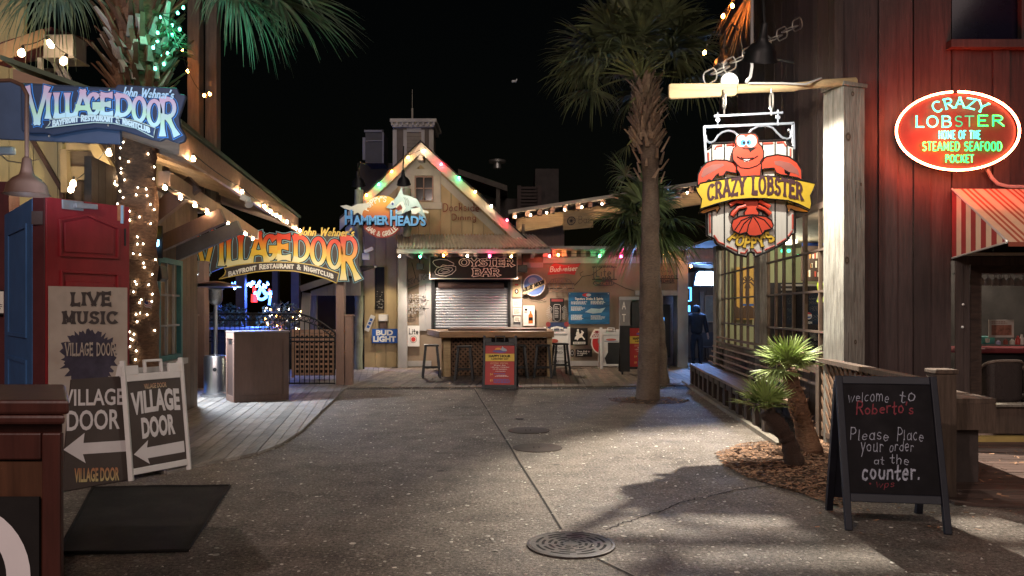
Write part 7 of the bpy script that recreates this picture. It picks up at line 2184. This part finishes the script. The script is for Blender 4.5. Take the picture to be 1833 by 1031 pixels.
# ================================================================== palms
def fan_leaf(mb, base, dirv, petiole, r, nseg=34, spread=125, droop=.35, width=.045, mi=0, pm=1, up=None, curl=.25):
    """one fan leaf: arched stalk and a fan of narrow split segments"""
    base, d = V(base), V(dirv).normalized()
    s = d.cross(V((0, 0, 1)))
    s = s.normalized() if s.length > .05 else V((1, 0, 0))
    n = s.cross(d).normalized()
    if n.z < 0: n = -n
    pts = []
    for i in range(6):
        t = i / 5
        pts.append(base + d * petiole * t + V((0, 0, -curl * petiole * t * t * .5)))
    if petiole > .05: mb.tube(pts, [.022 - .011 * i / 5 for i in range(6)], 5, pm)
    hub = pts[-1]
    d2 = (pts[-1] - pts[-2]).normalized() if petiole > .05 else d
    n = s.cross(d2).normalized()
    if n.z < 0: n = -n
    for k in range(nseg):
        a = rad(-spread + 2 * spread * (k + R.uniform(-.3, .3)) / (nseg - 1))
        L = r * (1 - .28 * (abs(a) / rad(spread)) ** 2) * R.uniform(.88, 1.06)
        dd = (d2 * math.cos(a) + s * math.sin(a) + n * (.22 * math.cos(a) + R.uniform(-.1, .1))).normalized()
        sd = dd.cross(n).normalized()
        sd = (sd + n * R.uniform(-.6, .6)).normalized()
        vs, dr = [], droop * R.uniform(.6, 1.5)
        for i in range(6):
            t = i / 5
            c = hub + dd * L * t + V((0, 0, -dr * L * t ** 2.4)) - dd * (dr * .25 * L * t ** 3)
            w = width * r * (min(1, .25 + 2.6 * t) if t < .3 else (1.03 - t) / .73) * .5
            vs += [c + sd * w, c - sd * w]
        mb.add(vs, [(2 * i, 2 * i + 1, 2 * i + 3, 2 * i + 2) for i in range(5)], mi)


def crown(mb, c, n, pet, r, lo=-30, hi=85, **kw):
    for k in range(n):
        t = (k + .5) / n
        el = rad(hi + (lo - hi) * t ** .8 + R.uniform(-8, 8))
        az = k * 2.39996 + R.uniform(-.2, .2)
        dv = V((math.cos(az) * math.cos(el), math.sin(az) * math.cos(el), math.sin(el)))
        fan_leaf(mb, c + dv * .08, dv, pet * R.uniform(.8, 1.15), r * R.uniform(.88, 1.1), droop=.16 + .4 * max(0, t - .2), curl=.15 + .35 * t, **kw)


def boots(mb, cx, cy_, z0, z1, r0, r1, n, L=.16, w=.07, out=.6, mi=0):
    """old leaf bases standing off the trunk in a criss-cross"""
    for k in range(n):
        t = (k + R.random()) / n
        z, r = z0 + (z1 - z0) * t, r0 + (r1 - r0) * t
        a = k * 2.39996 + R.uniform(-.15, .15)
        o = V((math.cos(a), math.sin(a), 0)); s = V((-o.y, o.x, 0))
        lean = R.uniform(-.55, .55)
        ll = L * R.uniform(.6, 1.35)
        p = V((cx, cy_, z)) + o * r
        e = p + o * ll * out * R.uniform(.5, 1.3) + V((0, 0, ll)) + s * lean * ll
        th = o * .02
        w0, w1 = w, w * R.uniform(.35, .7)
        mb.hexa([p - s * w0 / 2 - th, p + s * w0 / 2 - th, p + s * w0 / 2 + th, p - s * w0 / 2 + th, e - s * w1 / 2 - th * .5, e + s * w1 / 2 - th * .5, e + s * w1 / 2 + th * .4, e - s * w1 / 2 + th * .4], mi)


def trunk_mesh(mb, path, rs, n=16, rough=.06, mi=0):
    pts, rr_ = [], []
    m_ = len(path) - 1
    for i in range(m_ * 7 + 1):
        t = i / 7; k = min(int(t), m_ - 1); f = t - k
        pts.append(V(path[k]).lerp(V(path[k + 1]), f)); rr_.append((rs[k] + (rs[k + 1] - rs[k]) * f) * (1 + rough * (R.random() - .5) * 2 * .5 + (.035 if i % 2 else 0)))
    o = len(mb.v)
    mb.tube(pts, rr_, n, mi)
    for i in range(o, len(mb.v)):
        v = V(mb.v[i]); q = mn.noise(v * 6) * .03
        mb.v[i] = (v.x + q, v.y + mn.noise(v * 6 + V((9, 1, 3))) * .018, v.z)


def mulch(name, cx, cy_, rx, ry, n, size=.03):
    m = MB()
    ring = [(cx + rx * math.cos(a / 18 * 6.283) * R.uniform(.85, 1.05), cy_ + ry * math.sin(a / 18 * 6.283) * R.uniform(.85, 1.05)) for a in range(18)]
    m.add([(x, y, .004) for x, y in ring] + [(cx, cy_, .045)], [(i, (i + 1) % 18, 18) for i in range(18)], 0)
    for k in range(n):
        a, r = R.random() * 6.283, R.random() ** .6
        x, y = cx + rx * r * math.cos(a) * 1.04, cy_ + ry * r * math.sin(a) * 1.04
        chip(m, x, y, .006 + .042 * (1 - min(1, r)), size)
    return struct(m.build(name, [SOIL, MULCH]), 'stuff')


def chip(m, x, y, z, size):
    L, w = size * R.uniform(.5, 1.4), size * R.uniform(.15, .45)
    an, tl = R.random() * 6.283, R.uniform(-.5, .5)
    t = V((math.cos(an), math.sin(an), tl * .5)).normalized() * L / 2
    s = V((-math.sin(an), math.cos(an), R.uniform(-.6, .6))).normalized() * w / 2
    c = V((x, y, z + abs(t.z) + abs(s.z)))
    m.add([c - t - s, c + t - s, c + t + s, c - t + s], [(0, 1, 2, 3)], 1)


# tall palm in the middle
tb = G(1160, 717)
o = thing('palm_tree', 'tall cabbage palm in the middle with criss-cross leaf boots under its crown', 'palm tree', tb)
d = tb.y
path = [tb + V((0, 0, -.05)), P(1161, 640, d), P(1163, 480, d), P(1165, 330, d), P(1163, 255, d), P(1152, 170, d), P(1150, 150, d)]
m = MB(); trunk_mesh(m, path, [.2, .172, .162, .148, .155, .125, .1], 18, .1); m.build('trunk', BARK, o, smooth='all')
m = MB(); boots(m, X(1156, d), d, Z(268, d), Z(150, d), .2, .1, 170, .2, .07, .75); 
boots(m, X(1164, d), d, Z(330, d), Z(262, d), .18, .2, 16, .2, .06, .5); m.build('leaf_boots', BOOT, o)
m = MB(); cc = P(1149, 140, d); crown(m, cc, 36, 1.0, 1.0, lo=12, hi=84, nseg=46, mi=0, pm=1, width=.075); m.build('crown', [LEAFD, STALK], o)
m = MB()
for px, py, dx in ((1118, 195, -.6), (1112, 270, -.5)): fan_leaf(m, P(px + 20, py - 20, d - .1), (dx, -.3, -.5), .15, .5, 18, 60, .5, .05)
m.build('drooping_leaf', [LEAFD, STALK], o)
mulch('mulch_ring', tb.x + .02, tb.y - .0, .68, .55, 420, .05)
# shorter palm right behind it
b2 = G(1187, 690)
o = thing('palm_tree', 'shorter palm behind the middle palm, with lighter fans', 'palm tree', b2)
d = b2.y
m = MB(); trunk_mesh(m, [b2 + V((0, 0, -.05)), P(1182, 600, d), P(1172, 480, d), P(1160, 400, d)], [.13, .105, .1, .1], 12, .08); m.build('trunk', BARK, o, smooth='all')
m = MB()
cc = P(1156, 392, d)
for az, el, pe, r in ((180, 12, .45, 1.0), (190, -18, .4, 1.0), (165, -40, .3, .95), (205, -35, .45, 1.0), (150, 35, .4, .95), (200, 45, .4, .95), (10, 5, .5, .95), (-20, -22, .45, 1.0), (25, -40, .35, .9), (110, 60, .4, .9), (60, 40, .45, .9), (260, -10, .45, .9), (300, -30, .4, .95), (240, -50, .35, .9), (120, 75, .5, 1.0), (340, -55, .3, .9)):
    a, e = rad(az), rad(el); fan_leaf(m, cc, (math.cos(a) * math.cos(e), -.5 * math.sin(a) * math.cos(e) - .1, math.sin(e)), pe, r, 44, 120, .3, .07, 0, 1)
fan_leaf(m, P(1130, 330, d), (-.5, -.2, .8), .25, .85, 34, 115, .3, .045)
m.build('crown', [M('lit_palm_leaf', (.17, .24, .1), .45, .35, 5, bump=.05, island=.4), STALK], o)  # light on the fans from the front is put into this brighter leaf colour
mulch('mulch_ring', b2.x + .2, b2.y, .55, .4, 200, .05)
# left palm wound with fairy lights
d = 9.0
o = thing('palm_tree', 'thick palm at left wound with fairy lights, rusty leaf boots flaring high up', 'palm tree', (X(247, d), d, 0))
m = MB(); trunk_mesh(m, [(X(250, d), d, 0), P(250, 640, d), P(249, 450, d), P(245, 300, d), P(244, 235, d), P(246, 120, d), P(255, -40, d)], [.24, .2, .2, .21, .22, .27, .3], 18, .1); m.build('trunk', BARKR, o, smooth='all')
m = MB(); boots(m, X(250, d), d, Z(235, d), Z(-60, d), .2, .3, 190, .24, .07, .85); m.build('leaf_boots', M('rust_boots', (.14, .065, .035), .85, .5, 8, bump=.5, island=.5), o)
m = MB(); boots(m, X(256, d), d - .04, Z(160, d), Z(60, d), .24, .3, 48, .2, .075, .7); m.build('grey_boots', M('grey_boots', (.34, .28, .24), .85, .4, 8, bump=.5, island=.5), o)
m = MB()
cc = P(255, -75, d)
for az, el, pe in ((20, -5, .9), (-30, 10, 1.0), (60, 20, .9), (120, 25, 1.0), (165, -5, 1.0), (200, -10, .95), (240, 15, 1.0), (300, 25, 1.0), (90, 60, .8), (0, 55, .8)):
    a, e = rad(az), rad(el); fan_leaf(m, cc, (math.cos(a) * math.cos(e), math.sin(a) * math.cos(e), math.sin(e)), pe, 1.0, 40, 120, .45, .042)
fan_leaf(m, cc, P(492, -22, 8.6) - cc, (P(492, -22, 8.6) - cc).length, 1.12, 96, 140, .3, .05, curl=.1)
fan_leaf(m, cc, P(420, -14, 8.9) - cc, (P(420, -14, 8.9) - cc).length, .85, 70, 130, .6, .045, curl=.1)
fan_leaf(m, cc, P(100, -30, 8.9) - cc, (P(100, -30, 8.9) - cc).length, .8, 46, 125, .9, .034, curl=.1)
m.build('crown', [M('hanging_leaf', (.16, .23, .15), .45, .35, 5, bump=.05, island=.35), STALK], o)
pts = []
for k in range(84):
    t = k / 83
    py = 238 + 425 * t
    a = R.uniform(-2.75, -.25)
    pts.append(V((X(248, d) + .225 * math.cos(a), d + .225 * math.sin(a), Z(py + R.uniform(-6, 6), d))))
pts.sort(key=lambda p: -p.z)
string_lights('white fairy lights wound down the left palm trunk', pts, BULBF, .008, sag=.0, wire_r=.003)
pts = [P(300 + R.uniform(-24, 20) + (y - 70) * -.2, y + R.uniform(-4, 4), 8.65 + R.uniform(-.1, .2)) for y in (8, 20, 28, 40, 47, 55, 62, 68, 76, 84, 90, 98, 108, 118)]
string_lights('green fairy lights hanging beside the high boots of the left palm', pts, BULBG, .016, sag=.02, wire_r=.003)
lamp('POINT', P(310, 55, 8.5), 14, (.1, 1, .6), size=.2)
m = MB()
for k in range(5): fan_leaf(m, P(275 + 6 * k, 20 + 22 * k, 8.7), (.7, -.3, -.3 + .15 * k), .1, .34, 16, 70, .4, .06)
gr = tag(m.build('hanging_fern', LEAF), 'leafy tuft lit green by fairy lights beside the left palm', 'plant')
# two small palms in the mulch bed
o = thing('small_palm', 'small leaning palm with shaggy brown trunk, the taller of the pair', 'palm', G(1452, 812))
d = GD(812)
m = MB(); trunk_mesh(m, [G(1455, 815), P(1436, 755, d), P(1424, 705, d), P(1411, 664, d)], [.115, .1, .088, .075], 14, .2); 
m.build('trunk', BARKR, o, smooth='all')
m = MB()
for k in range(190):
    t = R.random(); py = 815 - 148 * t; px = 1454 - 42 * t
    c0 = P(px, py, d); r = .105 - .035 * t; a = R.random() * 6.283
    ov = V((math.cos(a), math.sin(a), 0)); sv = V((-ov.y, ov.x, 0))
    p = c0 + ov * r; e = p + ov * R.uniform(.015, .05) + V((0, 0, R.uniform(.01, .05) if t > .25 else R.uniform(-.1, 0)))
    m.add([p - sv * .03, p + sv * .03, e + sv * .012, e - sv * .012], [(0, 1, 2, 3)])
m.build('old_leaf_bases', M('small_boots', (.24, .14, .085), .85, .4, 12, bump=.4, island=.5), o)
m = MB(); cc = P(1410, 655, d)
for az, el, pe, r in ((180, 20, .12, .42), (195, -15, .14, .4), (160, 50, .12, .44), (200, 60, .1, .44), (0, 25, .14, .4), (-15, 0, .12, .36), (30, 55, .12, .42), (90, 70, .1, .42), (250, 30, .14, .4), (290, 20, .14, .4), (270, 65, .1, .42), (220, -25, .14, .38), (60, 35, .12, .4), (120, 35, .12, .4)):
    a, e = rad(az), rad(el); fan_leaf(m, cc, (math.cos(a) * math.cos(e), math.sin(a) * math.cos(e), math.sin(e)), pe, r * .86, 28, 108, .16, .07, 0, 1, curl=0)
m.build('crown', [LEAFB, STALK], o)
o = thing('small_palm', 'shorter dark-trunked small palm leaning left in the mulch bed', 'palm', G(1425, 838))
d = GD(838)
m = MB(); trunk_mesh(m, [G(1427, 840), P(1410, 788, d), P(1394, 762, d), P(1373, 735, d)], [.085, .085, .1, .075], 14, .3); m.build('trunk', M('dark_palm_fibre', (.06, .035, .025), .95, .5, 20, (3, 3, 8), 1.0), o, smooth='all')
m = MB(); cc = P(1372, 730, d)
for az, el, pe, r in ((178, 8, .1, .34), (195, 28, .1, .36), (165, 50, .1, .36), (210, 62, .1, .38), (90, 80, .08, .36), (20, 60, .1, .36), (0, 30, .1, .3), (250, 45, .1, .34), (300, 40, .1, .32), (270, 10, .1, .3)):
    a, e = rad(az), rad(el); fan_leaf(m, cc, (math.cos(a) * math.cos(e), math.sin(a) * math.cos(e), math.sin(e)), pe, r * .95, 24, 85, .12, .075, 0, 1, curl=0)
m.build('crown', [LEAFB, STALK], o)
# mulch bed
bed = [tuple(G(*q))[:2] for q in ((1288, 818), (1330, 800), (1398, 793), (1470, 784), (1492, 800), (1500, 860), (1500, 905), (1440, 885), (1390, 872), (1340, 856), (1305, 838))]
m = MB(); cx = sum(p[0] for p in bed) / len(bed); cyb = sum(p[1] for p in bed) / len(bed)
inner = [(cx + (x - cx) * .6, cyb + (y - cyb) * .6) for x, y in bed]
nb = len(bed)
m.add([(x, y, .004) for x, y in bed] + [(x, y, .014) for x, y in inner] + [(cx, cyb, .02)], [(i, (i + 1) % nb, nb + (i + 1) % nb, nb + i) for i in range(nb)] + [(nb + i, nb + (i + 1) % nb, 2 * nb) for i in range(nb)])
def inpoly(x, y, poly):
    c = False
    for i in range(len(poly)):
        (xa, ya), (xb, yb) = poly[i], poly[i - 1]
        if (ya > y) != (yb > y) and x < (xb - xa) * (y - ya) / (yb - ya) + xa: c = not c
    return c
k = 0
big = [(cx + (x - cx) * 1.08, cyb + (y - cyb) * 1.08) for x, y in bed]
while k < 6000:
    x, y = R.uniform(2.0, 4.0), R.uniform(6.2, 10.2)
    if inpoly(x, y, big):
        f = max(abs(x - cx) / 1.0, abs(y - cyb) / 1.6)
        chip(m, x, y, .012 + .04 * max(0, 1 - f), .042); k += 1
struct(m.build('mulch', [SOIL, MULCH]), 'stuff')
m = MB()
for k in range(260):
    x, y = R.uniform(3.9, 7), R.uniform(6.3, 9.3); chip(m, x, y, .032, .05)
for k in range(160):
    x, y = R.uniform(2.2, 4.3), R.uniform(5.6, 7.6); chip(m, x, y, .004, .03)
struct(m.build('fallen_leaves', [SOIL, M('leaf_litter', (.3, .17, .1), .85, .3, 9, island=.5)]), 'stuff')
# dry frond by the plank wall with bulbs
o = thing('dry_palm_frond', 'dry orange palm frond hanging from the roof edge at the plank wall', 'palm frond', P(1300, 20, 9.9))
m = MB(); fan_leaf(m, P(1335, -40, 9.9), (-.45, 0, -1), .1, .75, 22, 30, .1, .05); fan_leaf(m, P(1345, -30, 9.9), (-.2, -.1, -1), .1, .85, 18, 28, .1, .05); m.build('blades', DRYL, o)
string_lights('three small bulbs on the dry frond above the oar', [P(1311, 6, 9.7), P(1295, 25, 9.7), P(1262, 90, 9.9)], COL['o'], .022, sag=.0, wire_r=.003)
# shrubs in the dark patio
def shrub(label, c, rx, ry, rz_, n):
    o = thing('shrub', label, 'shrub', (c.x, c.y, 0), group='dark shrubs in the patio')
    m = MB()
    for k in range(n):
        v = V((R.gauss(0, 1), R.gauss(0, 1), R.gauss(0, 1))).normalized() * R.random() ** .35
        p = c + V((v.x * rx, v.y * ry, v.z * rz_)); t = V((R.uniform(-1, 1), R.uniform(-1, 1), R.uniform(-1, 1))).normalized() * .06; s = t.cross(V((R.random(), R.random(), R.random()))).normalized() * .025
        m.add([p - t, p + s, p + t, p - s], [(0, 1, 2, 3)])
    m.build('foliage', LEAFD, o)
    m = MB(); m.tube([(c.x, c.y, 0), (c.x, c.y, c.z)], .03, 6); m.build('stem', BARK, o)
shrub('dark shrub with warm lights behind the iron gate middle', P(505, 580, 20.3), .7, .4, .6, 900)
shrub('dark shrub at the left of the patio counter', P(410, 575, 21.5), .6, .4, .5, 700)

# ================================================================== person, television corner, small ground fittings
def skin(name, joints, edges, mat, parent, sub=2):
    me = bpy.data.meshes.new(name)
    inv = WM[parent.name].inverted()
    me.from_pydata([tuple(inv @ V(j[:3])) for j in joints], edges, [])
    me.materials.append(mat)
    o = bpy.data.objects.new(name, me); C.objects.link(o); o.parent = parent
    me.polygons.foreach_set('use_smooth', [True] * len(me.polygons))
    sk = o.modifiers.new('skin', 'SKIN'); sk.use_smooth_shade = True
    for i, j in enumerate(joints):
        r = j[3]; me.skin_vertices[0].data[i].radius = (r, j[4] if len(j) > 4 else r)
    me.skin_vertices[0].data[0].use_root = True
    sb = o.modifiers.new('sub', 'SUBSURF'); sb.levels = sb.render_levels = sub
    WM[o.name] = WM[parent.name]
    return o

f = G(1247, 652, .03)
x, y = f.x, f.y
o = thing('person', 'person in dark hooded jacket and jeans walking away into the blue-lit passage', 'person', (x, y, .03))
SK = M('skin', (.4, .24, .17), .6, .1, 6, bump=0)
HD = M('navy_fleece', (.012, .014, .021), .9, .3, 14, bump=.3)
JN = M('blue_denim', (.014, .018, .03), .85, .3, 18, bump=.2)
q = lambda dx, dy, z: (x + dx, y + dy, z)
skin('body', [q(0, 0, 1.0) + (.11,), q(0, 0, 1.25) + (.13,), q(0, .02, 1.46) + (.075,), q(0, .03, 1.55) + (.06,), q(0, .04, 1.63) + (.095,), q(0, .04, 1.72) + (.09,),
              q(.2, .0, 1.4) + (.05,), q(.27, .02, 1.12) + (.04,), q(.3, -.06, .92) + (.03,), q(.31, -.08, .83) + (.028,), q(-.2, .0, 1.4) + (.05,), q(-.27, .02, 1.12) + (.04,), q(-.25, .14, .93) + (.03,), q(-.25, .16, .85) + (.026,),
              q(.3, -.1, .76) + (.010,), q(.315, -.09, .75) + (.010,), q(.33, -.08, .76) + (.010,), q(.33, -.12, .8) + (.010,)],
     [(0, 1), (1, 2), (2, 3), (3, 4), (4, 5), (2, 6), (6, 7), (7, 8), (8, 9), (2, 10), (10, 11), (11, 12), (12, 13), (9, 14), (9, 15), (9, 16), (9, 17)], SK, o)
skin('jacket', [q(0, 0, .88) + (.185, .13), q(0, 0, 1.05) + (.19, .135), q(0, 0, 1.3) + (.2, .13), q(0, .01, 1.44) + (.15, .11), q(0, .02, 1.54) + (.1,), q(.2, .0, 1.42) + (.085,), q(.27, .01, 1.14) + (.07,), q(.3, -.05, .92) + (.055,), q(-.2, .0, 1.42) + (.085,), q(-.27, .01, 1.14) + (.07,), q(-.25, .12, .94) + (.055,)],
     [(0, 1), (1, 2), (2, 3), (3, 4), (3, 5), (5, 6), (6, 7), (3, 8), (8, 9), (9, 10)], HD, o)
skin('hood', [q(0, -.01, 1.5) + (.1,), q(0, .03, 1.6) + (.12,), q(0, .03, 1.69) + (.118,), q(0, .02, 1.75) + (.07,)], [(0, 1), (1, 2), (2, 3)], HD, o)
skin('trousers', [q(0, 0, .95) + (.16, .12), q(0, 0, .86) + (.15, .12), q(.09, .0, .8) + (.1,), q(.1, -.04, .45) + (.075,), q(.11, .02, .1) + (.06,), q(-.09, 0, .8) + (.1,), q(-.1, .06, .46) + (.075,), q(-.1, -.06, .12) + (.06,)],
     [(0, 1), (1, 2), (2, 3), (3, 4), (1, 5), (5, 6), (6, 7)], JN, o)
for sx, dy in ((.11, .0), (-.1, -.07)):
    m = MB(); m.ball((x + sx, y + dy + .06, .075), .055, 10, 6, 0, (1, 2.3, .8)); m.build('shoe', BLACK, o, smooth='all')

# bright television and its corner
o = thing('television', 'overexposed glowing television screen under the porch beside the tan wing', 'television', P(1260, 512, 24))
m = MB(); m.poly(pts3(24, [(1243, 510), (1247, 490), (1252, 486), (1276, 486), (1276.5, 511)], .02), (0, .01, 0)); m.build('screen', E('tv_screen', (.45, .72, 1), 9), o)
m = MB(); m.poly(pts3(24, [(1240, 513), (1245, 487), (1251, 483), (1279, 483), (1279, 514)], 0), (0, .12, 0)); m.build('case', BLACK, o)
lamp('SPOT', P(1255, 498, 23.2), 560, (.2, .42, 1), G(1200, 668), .25, 150, .5)
lamp('POINT', P(1258, 505, 23.3), 16, (.12, .3, 1), size=.3)
o = thing('neon_sign', 'blue neon edge glowing behind the white end column of the tan wing', 'neon sign', P(1234, 540, 22.6))
m = MB(); m.tube([P(1228, 515, 22.7), P(1236.5, 515, 22.7), P(1236.5, 538, 22.7), P(1228, 539, 22.7)], .025, 6); m.tube([P(1233, 547, 22.7), P(1233, 558, 22.7)], .04, 6); m.build('tube', E('cyan_tube', (.06, .4, 1), 4), o)
o = thing('passage_building', 'dark porch passage with blue-lit boards behind the walking person', 'building', P(1260, 640, 27))
m = MB(); vboards(m, pp(27, (1225, 660), (1225, 440), (1330, 440), (1330, 660)), .25, .01, 27, .05); m.build('wall', M('passage_boards', (.09, .085, .085), .8, .3, 4, island=.3), o)
m = MB(); a, b = P(1228, 470, 22.6), P(1292, 476, 22.6); m.poly([a, b, b + V((0, 4.5, 0)), a + V((0, 4.5, 0))], (0, 0, .05)); m.build('ceiling', M('passage_ceiling', (.1, .085, .08), .8, .3, 4), o)
m = MB(); m.pbx(1253, 1260, 522, 652, 25, .15); m.build('post', WOODG, o)
m = MB(); m.pbx(1263, 1277, 530, 575, 26.9, .05); m.build('window', M('pale_window', (.2, .26, .3), .3, .3, 3), o)
m = MB()
for a in ((1262, 1278, 528.5, 530), (1262, 1278, 575, 577), (1261.5, 1263, 530, 575), (1277, 1278.5, 530, 575)): m.pbx(*a, 26.87, .05)
m.build('window_frame', TRIMG, o)
o = thing('stacked_chairs', 'dark patio chairs in the passage right of the person', 'chair', P(1270, 640, 24.5))
m = MB()
for k in range(2):
    c0 = P(1267 + 9 * k, 640, 24.5 + .4 * k); c0.z = .03
    m.bx(c0.x - .22, c0.x + .22, c0.y - .2, c0.y + .2, .43, .47); m.bx(c0.x - .22, c0.x + .22, c0.y + .18, c0.y + .22, .47, .9)
    for sx in (-.2, .2):
        for sy in (-.18, .18): m.bx(c0.x + sx - .02, c0.x + sx + .02, c0.y + sy - .02, c0.y + sy + .02, .03, .43)
m.build('frame', M('chair_metal', (.05, .05, .06), .4, .2, 6, metal=.4), o)

# drain grate and covers
gp0 = G(1022, 976)
o = thing('drain_grate', 'round cast iron drain grate with rings of slots in the concrete', 'drain', gp0)
m = MB(); m.lathe(gp0, [(.30, 0), (.30, .012), (.282, .014), (.275, .008)], 48, cap=False); m.build('rim', CASTM, o, smooth=True)
m = MB()
rings = [(.015, .055, 0), (.075, .095, 1), (.115, .137, 1), (.157, .18, 1), (.2, .222, 1), (.242, .275, 0)]
def arc_plate(r0, r1, a0, a1, n=8):
    vs, fs = [], []
    for i in range(n + 1):
        a = a0 + (a1 - a0) * i / n
        for r in (r0, r1): vs.append((gp0.x + r * math.cos(a), gp0.y + r * math.sin(a), .012))
    m.add(vs, [(2 * i, 2 * i + 1, 2 * i + 3, 2 * i + 2) for i in range(n)])
edges = [0, .055, .075, .095, .115, .137, .157, .18, .2, .222, .242, .275]
for i in range(0, len(edges) - 1):
    r0, r1 = edges[i], edges[i + 1]
    solid = i % 2 == 0
    if solid: arc_plate(r0, r1, 0, 6.2832, 48)
    else:
        nb = 8
        for k in range(nb):
            c0 = k / nb * 6.2832 + (.2 if (i // 2) % 2 else 0)
            arc_plate(r0, r1, c0 - .1, c0 + .1, 2)
m.build('grate', CASTM, o)
m = MB(); m.lathe(gp0, [(.275, .005), (.001, .005)], 32, cap=False); m.build('pit', DARK, o)
for (px, py, r, lb_) in ((962, 802, .29, 'nearer of two flat round manhole covers beside the slab joint'), (947, 771, .28, 'farther of two flat round manhole covers beside the slab joint'), (930, 750, .06, 'tiny round access cap beyond the two manhole covers')):
    q = G(px, py)
    o = thing('manhole_cover', lb_, 'manhole cover', q)
    m = MB(); m.lathe(q, [(r, .001), (r, .008), (r * .96, .01), (.001, .01)], 36, cap=False); m.build('cover', M('cover_iron', (.04, .028, .024), .75, .35, 14, bump=.3, dirt=(.06, .045, .036), dirt_amt=.5, dscale=5), o, smooth=True)
    if r > .1:
        m = MB(); m.bx(q.x - .05, q.x - .035, q.y - .05, q.y + .05, .01, .014); m.bx(q.x + .01, q.x + .025, q.y - .05, q.y + .05, .01, .014); m.build('lift_slots', GROOVE, o)
# white bird far up in the dark sky
o = thing('gull', 'tiny pale gull flying high in the black sky', 'bird', P(921, 145, 22))
m = MB()
m.ball(P(919.5, 145.5, 22), .035, 10, 6, 0, (1.8, 1.4, .9)); m.poly(pts3(22, [(921.5, 146), (923.5, 147.5), (926, 142), (925, 140.5)]), (0, .03, 0)); m.poly(pts3(22, [(919, 145), (917, 148), (915.8, 144.5), (917, 143.6)]), (0, .03, 0))
m.build('body', M('gull_white', (.8, .82, .82), .6, .1, 5), o, smooth='all')
# leaning white pipe and floor clutter by the gabled building
o = thing('door_stop_sack', 'small pale sack lying at the foot of the white corner column', 'sack', G(709, 655, .03))
m = MB(); m.ball(G(709, 656, .03) + V((0, 0, .08)), .1, 12, 8, 0, (1.5, .9, .75)); m.build('sack', PAPER, o, smooth='all')
# street lamps behind the viewer, out of frame, light the foreground
lamp('SPOT', (-4.5, -4.0, 7.5), 1150, (1, .76, .68), (-1.5, 7, 0), .12, 110, .6)
lamp('SPOT', (3.0, -6.0, 7.0), 260, (1, .82, .68), (1.5, 9, 0), .12, 100, .6)
o = thing('wall_cables', 'thin black power cables draped between the unlit signs on the low wing', 'cable', P(1035, 500, 21.6))
m = MB()
for q in ([(1028, 511), (1036, 503), (1042, 495), (1060, 492), (1078, 478)], [(936, 527), (950, 536), (968, 538), (975, 536)], [(1040, 494), (1038, 489), (1044, 486)], [(1099, 506), (1120, 516), (1134, 520)], [(934, 462), (934, 480), (940, 489)]): m.tube([P(x, y, 21.64) for x, y in q], .008, 5)
m.build('wire', WIRE, o)
o = thing('roof_camera', 'white camera box on the eave end of the weathered pole by the arched sign', 'camera', P(655, 470, 20.7))
m = MB(); m.pbx(648, 661, 453, 465, 20.75, .12); m.bar(P(652, 451, 20.7), P(668, 444, 20.7), .09, .09); m.build('body', WHITE, o, bevel=.015)
m = MB(); m.tube([P(652, 448, 20.75), P(650, 425, 20.8)], .012, 6); m.build('bracket', GALV, o)
o = thing('eave_camera', 'small white flood fixture under the outer eave of the porch roof', 'flood light', P(440, 365, 10.8))
m = MB(); m.bar(P(432, 352, 10.8), P(446, 358, 10.8), .08, .08); m.lathe(P(444, 360, 10.75), [(.035, 0), (.045, .08)], 12, axis=(.3, -.5, -.6)); m.build('body', WHITE, o, bevel=.01)
m = MB(); m.tube([P(436, 352, 10.85), P(432, 342, 10.9)], .012, 6); m.build('bracket', WHITE, o)
o = thing('grey_board', 'tilted grey panel board tucked under the porch roof behind the palm trunk', 'board', P(283, 385, 9.9))
m = MB(); m.poly(pts3(9.9, [(262, 350), (268, 334), (290, 346), (278, 380), (263, 392)]), (0, .03, 0)); m.build('board', M('grey_panel', (.17, .18, .21), .6, .2, 4), o)
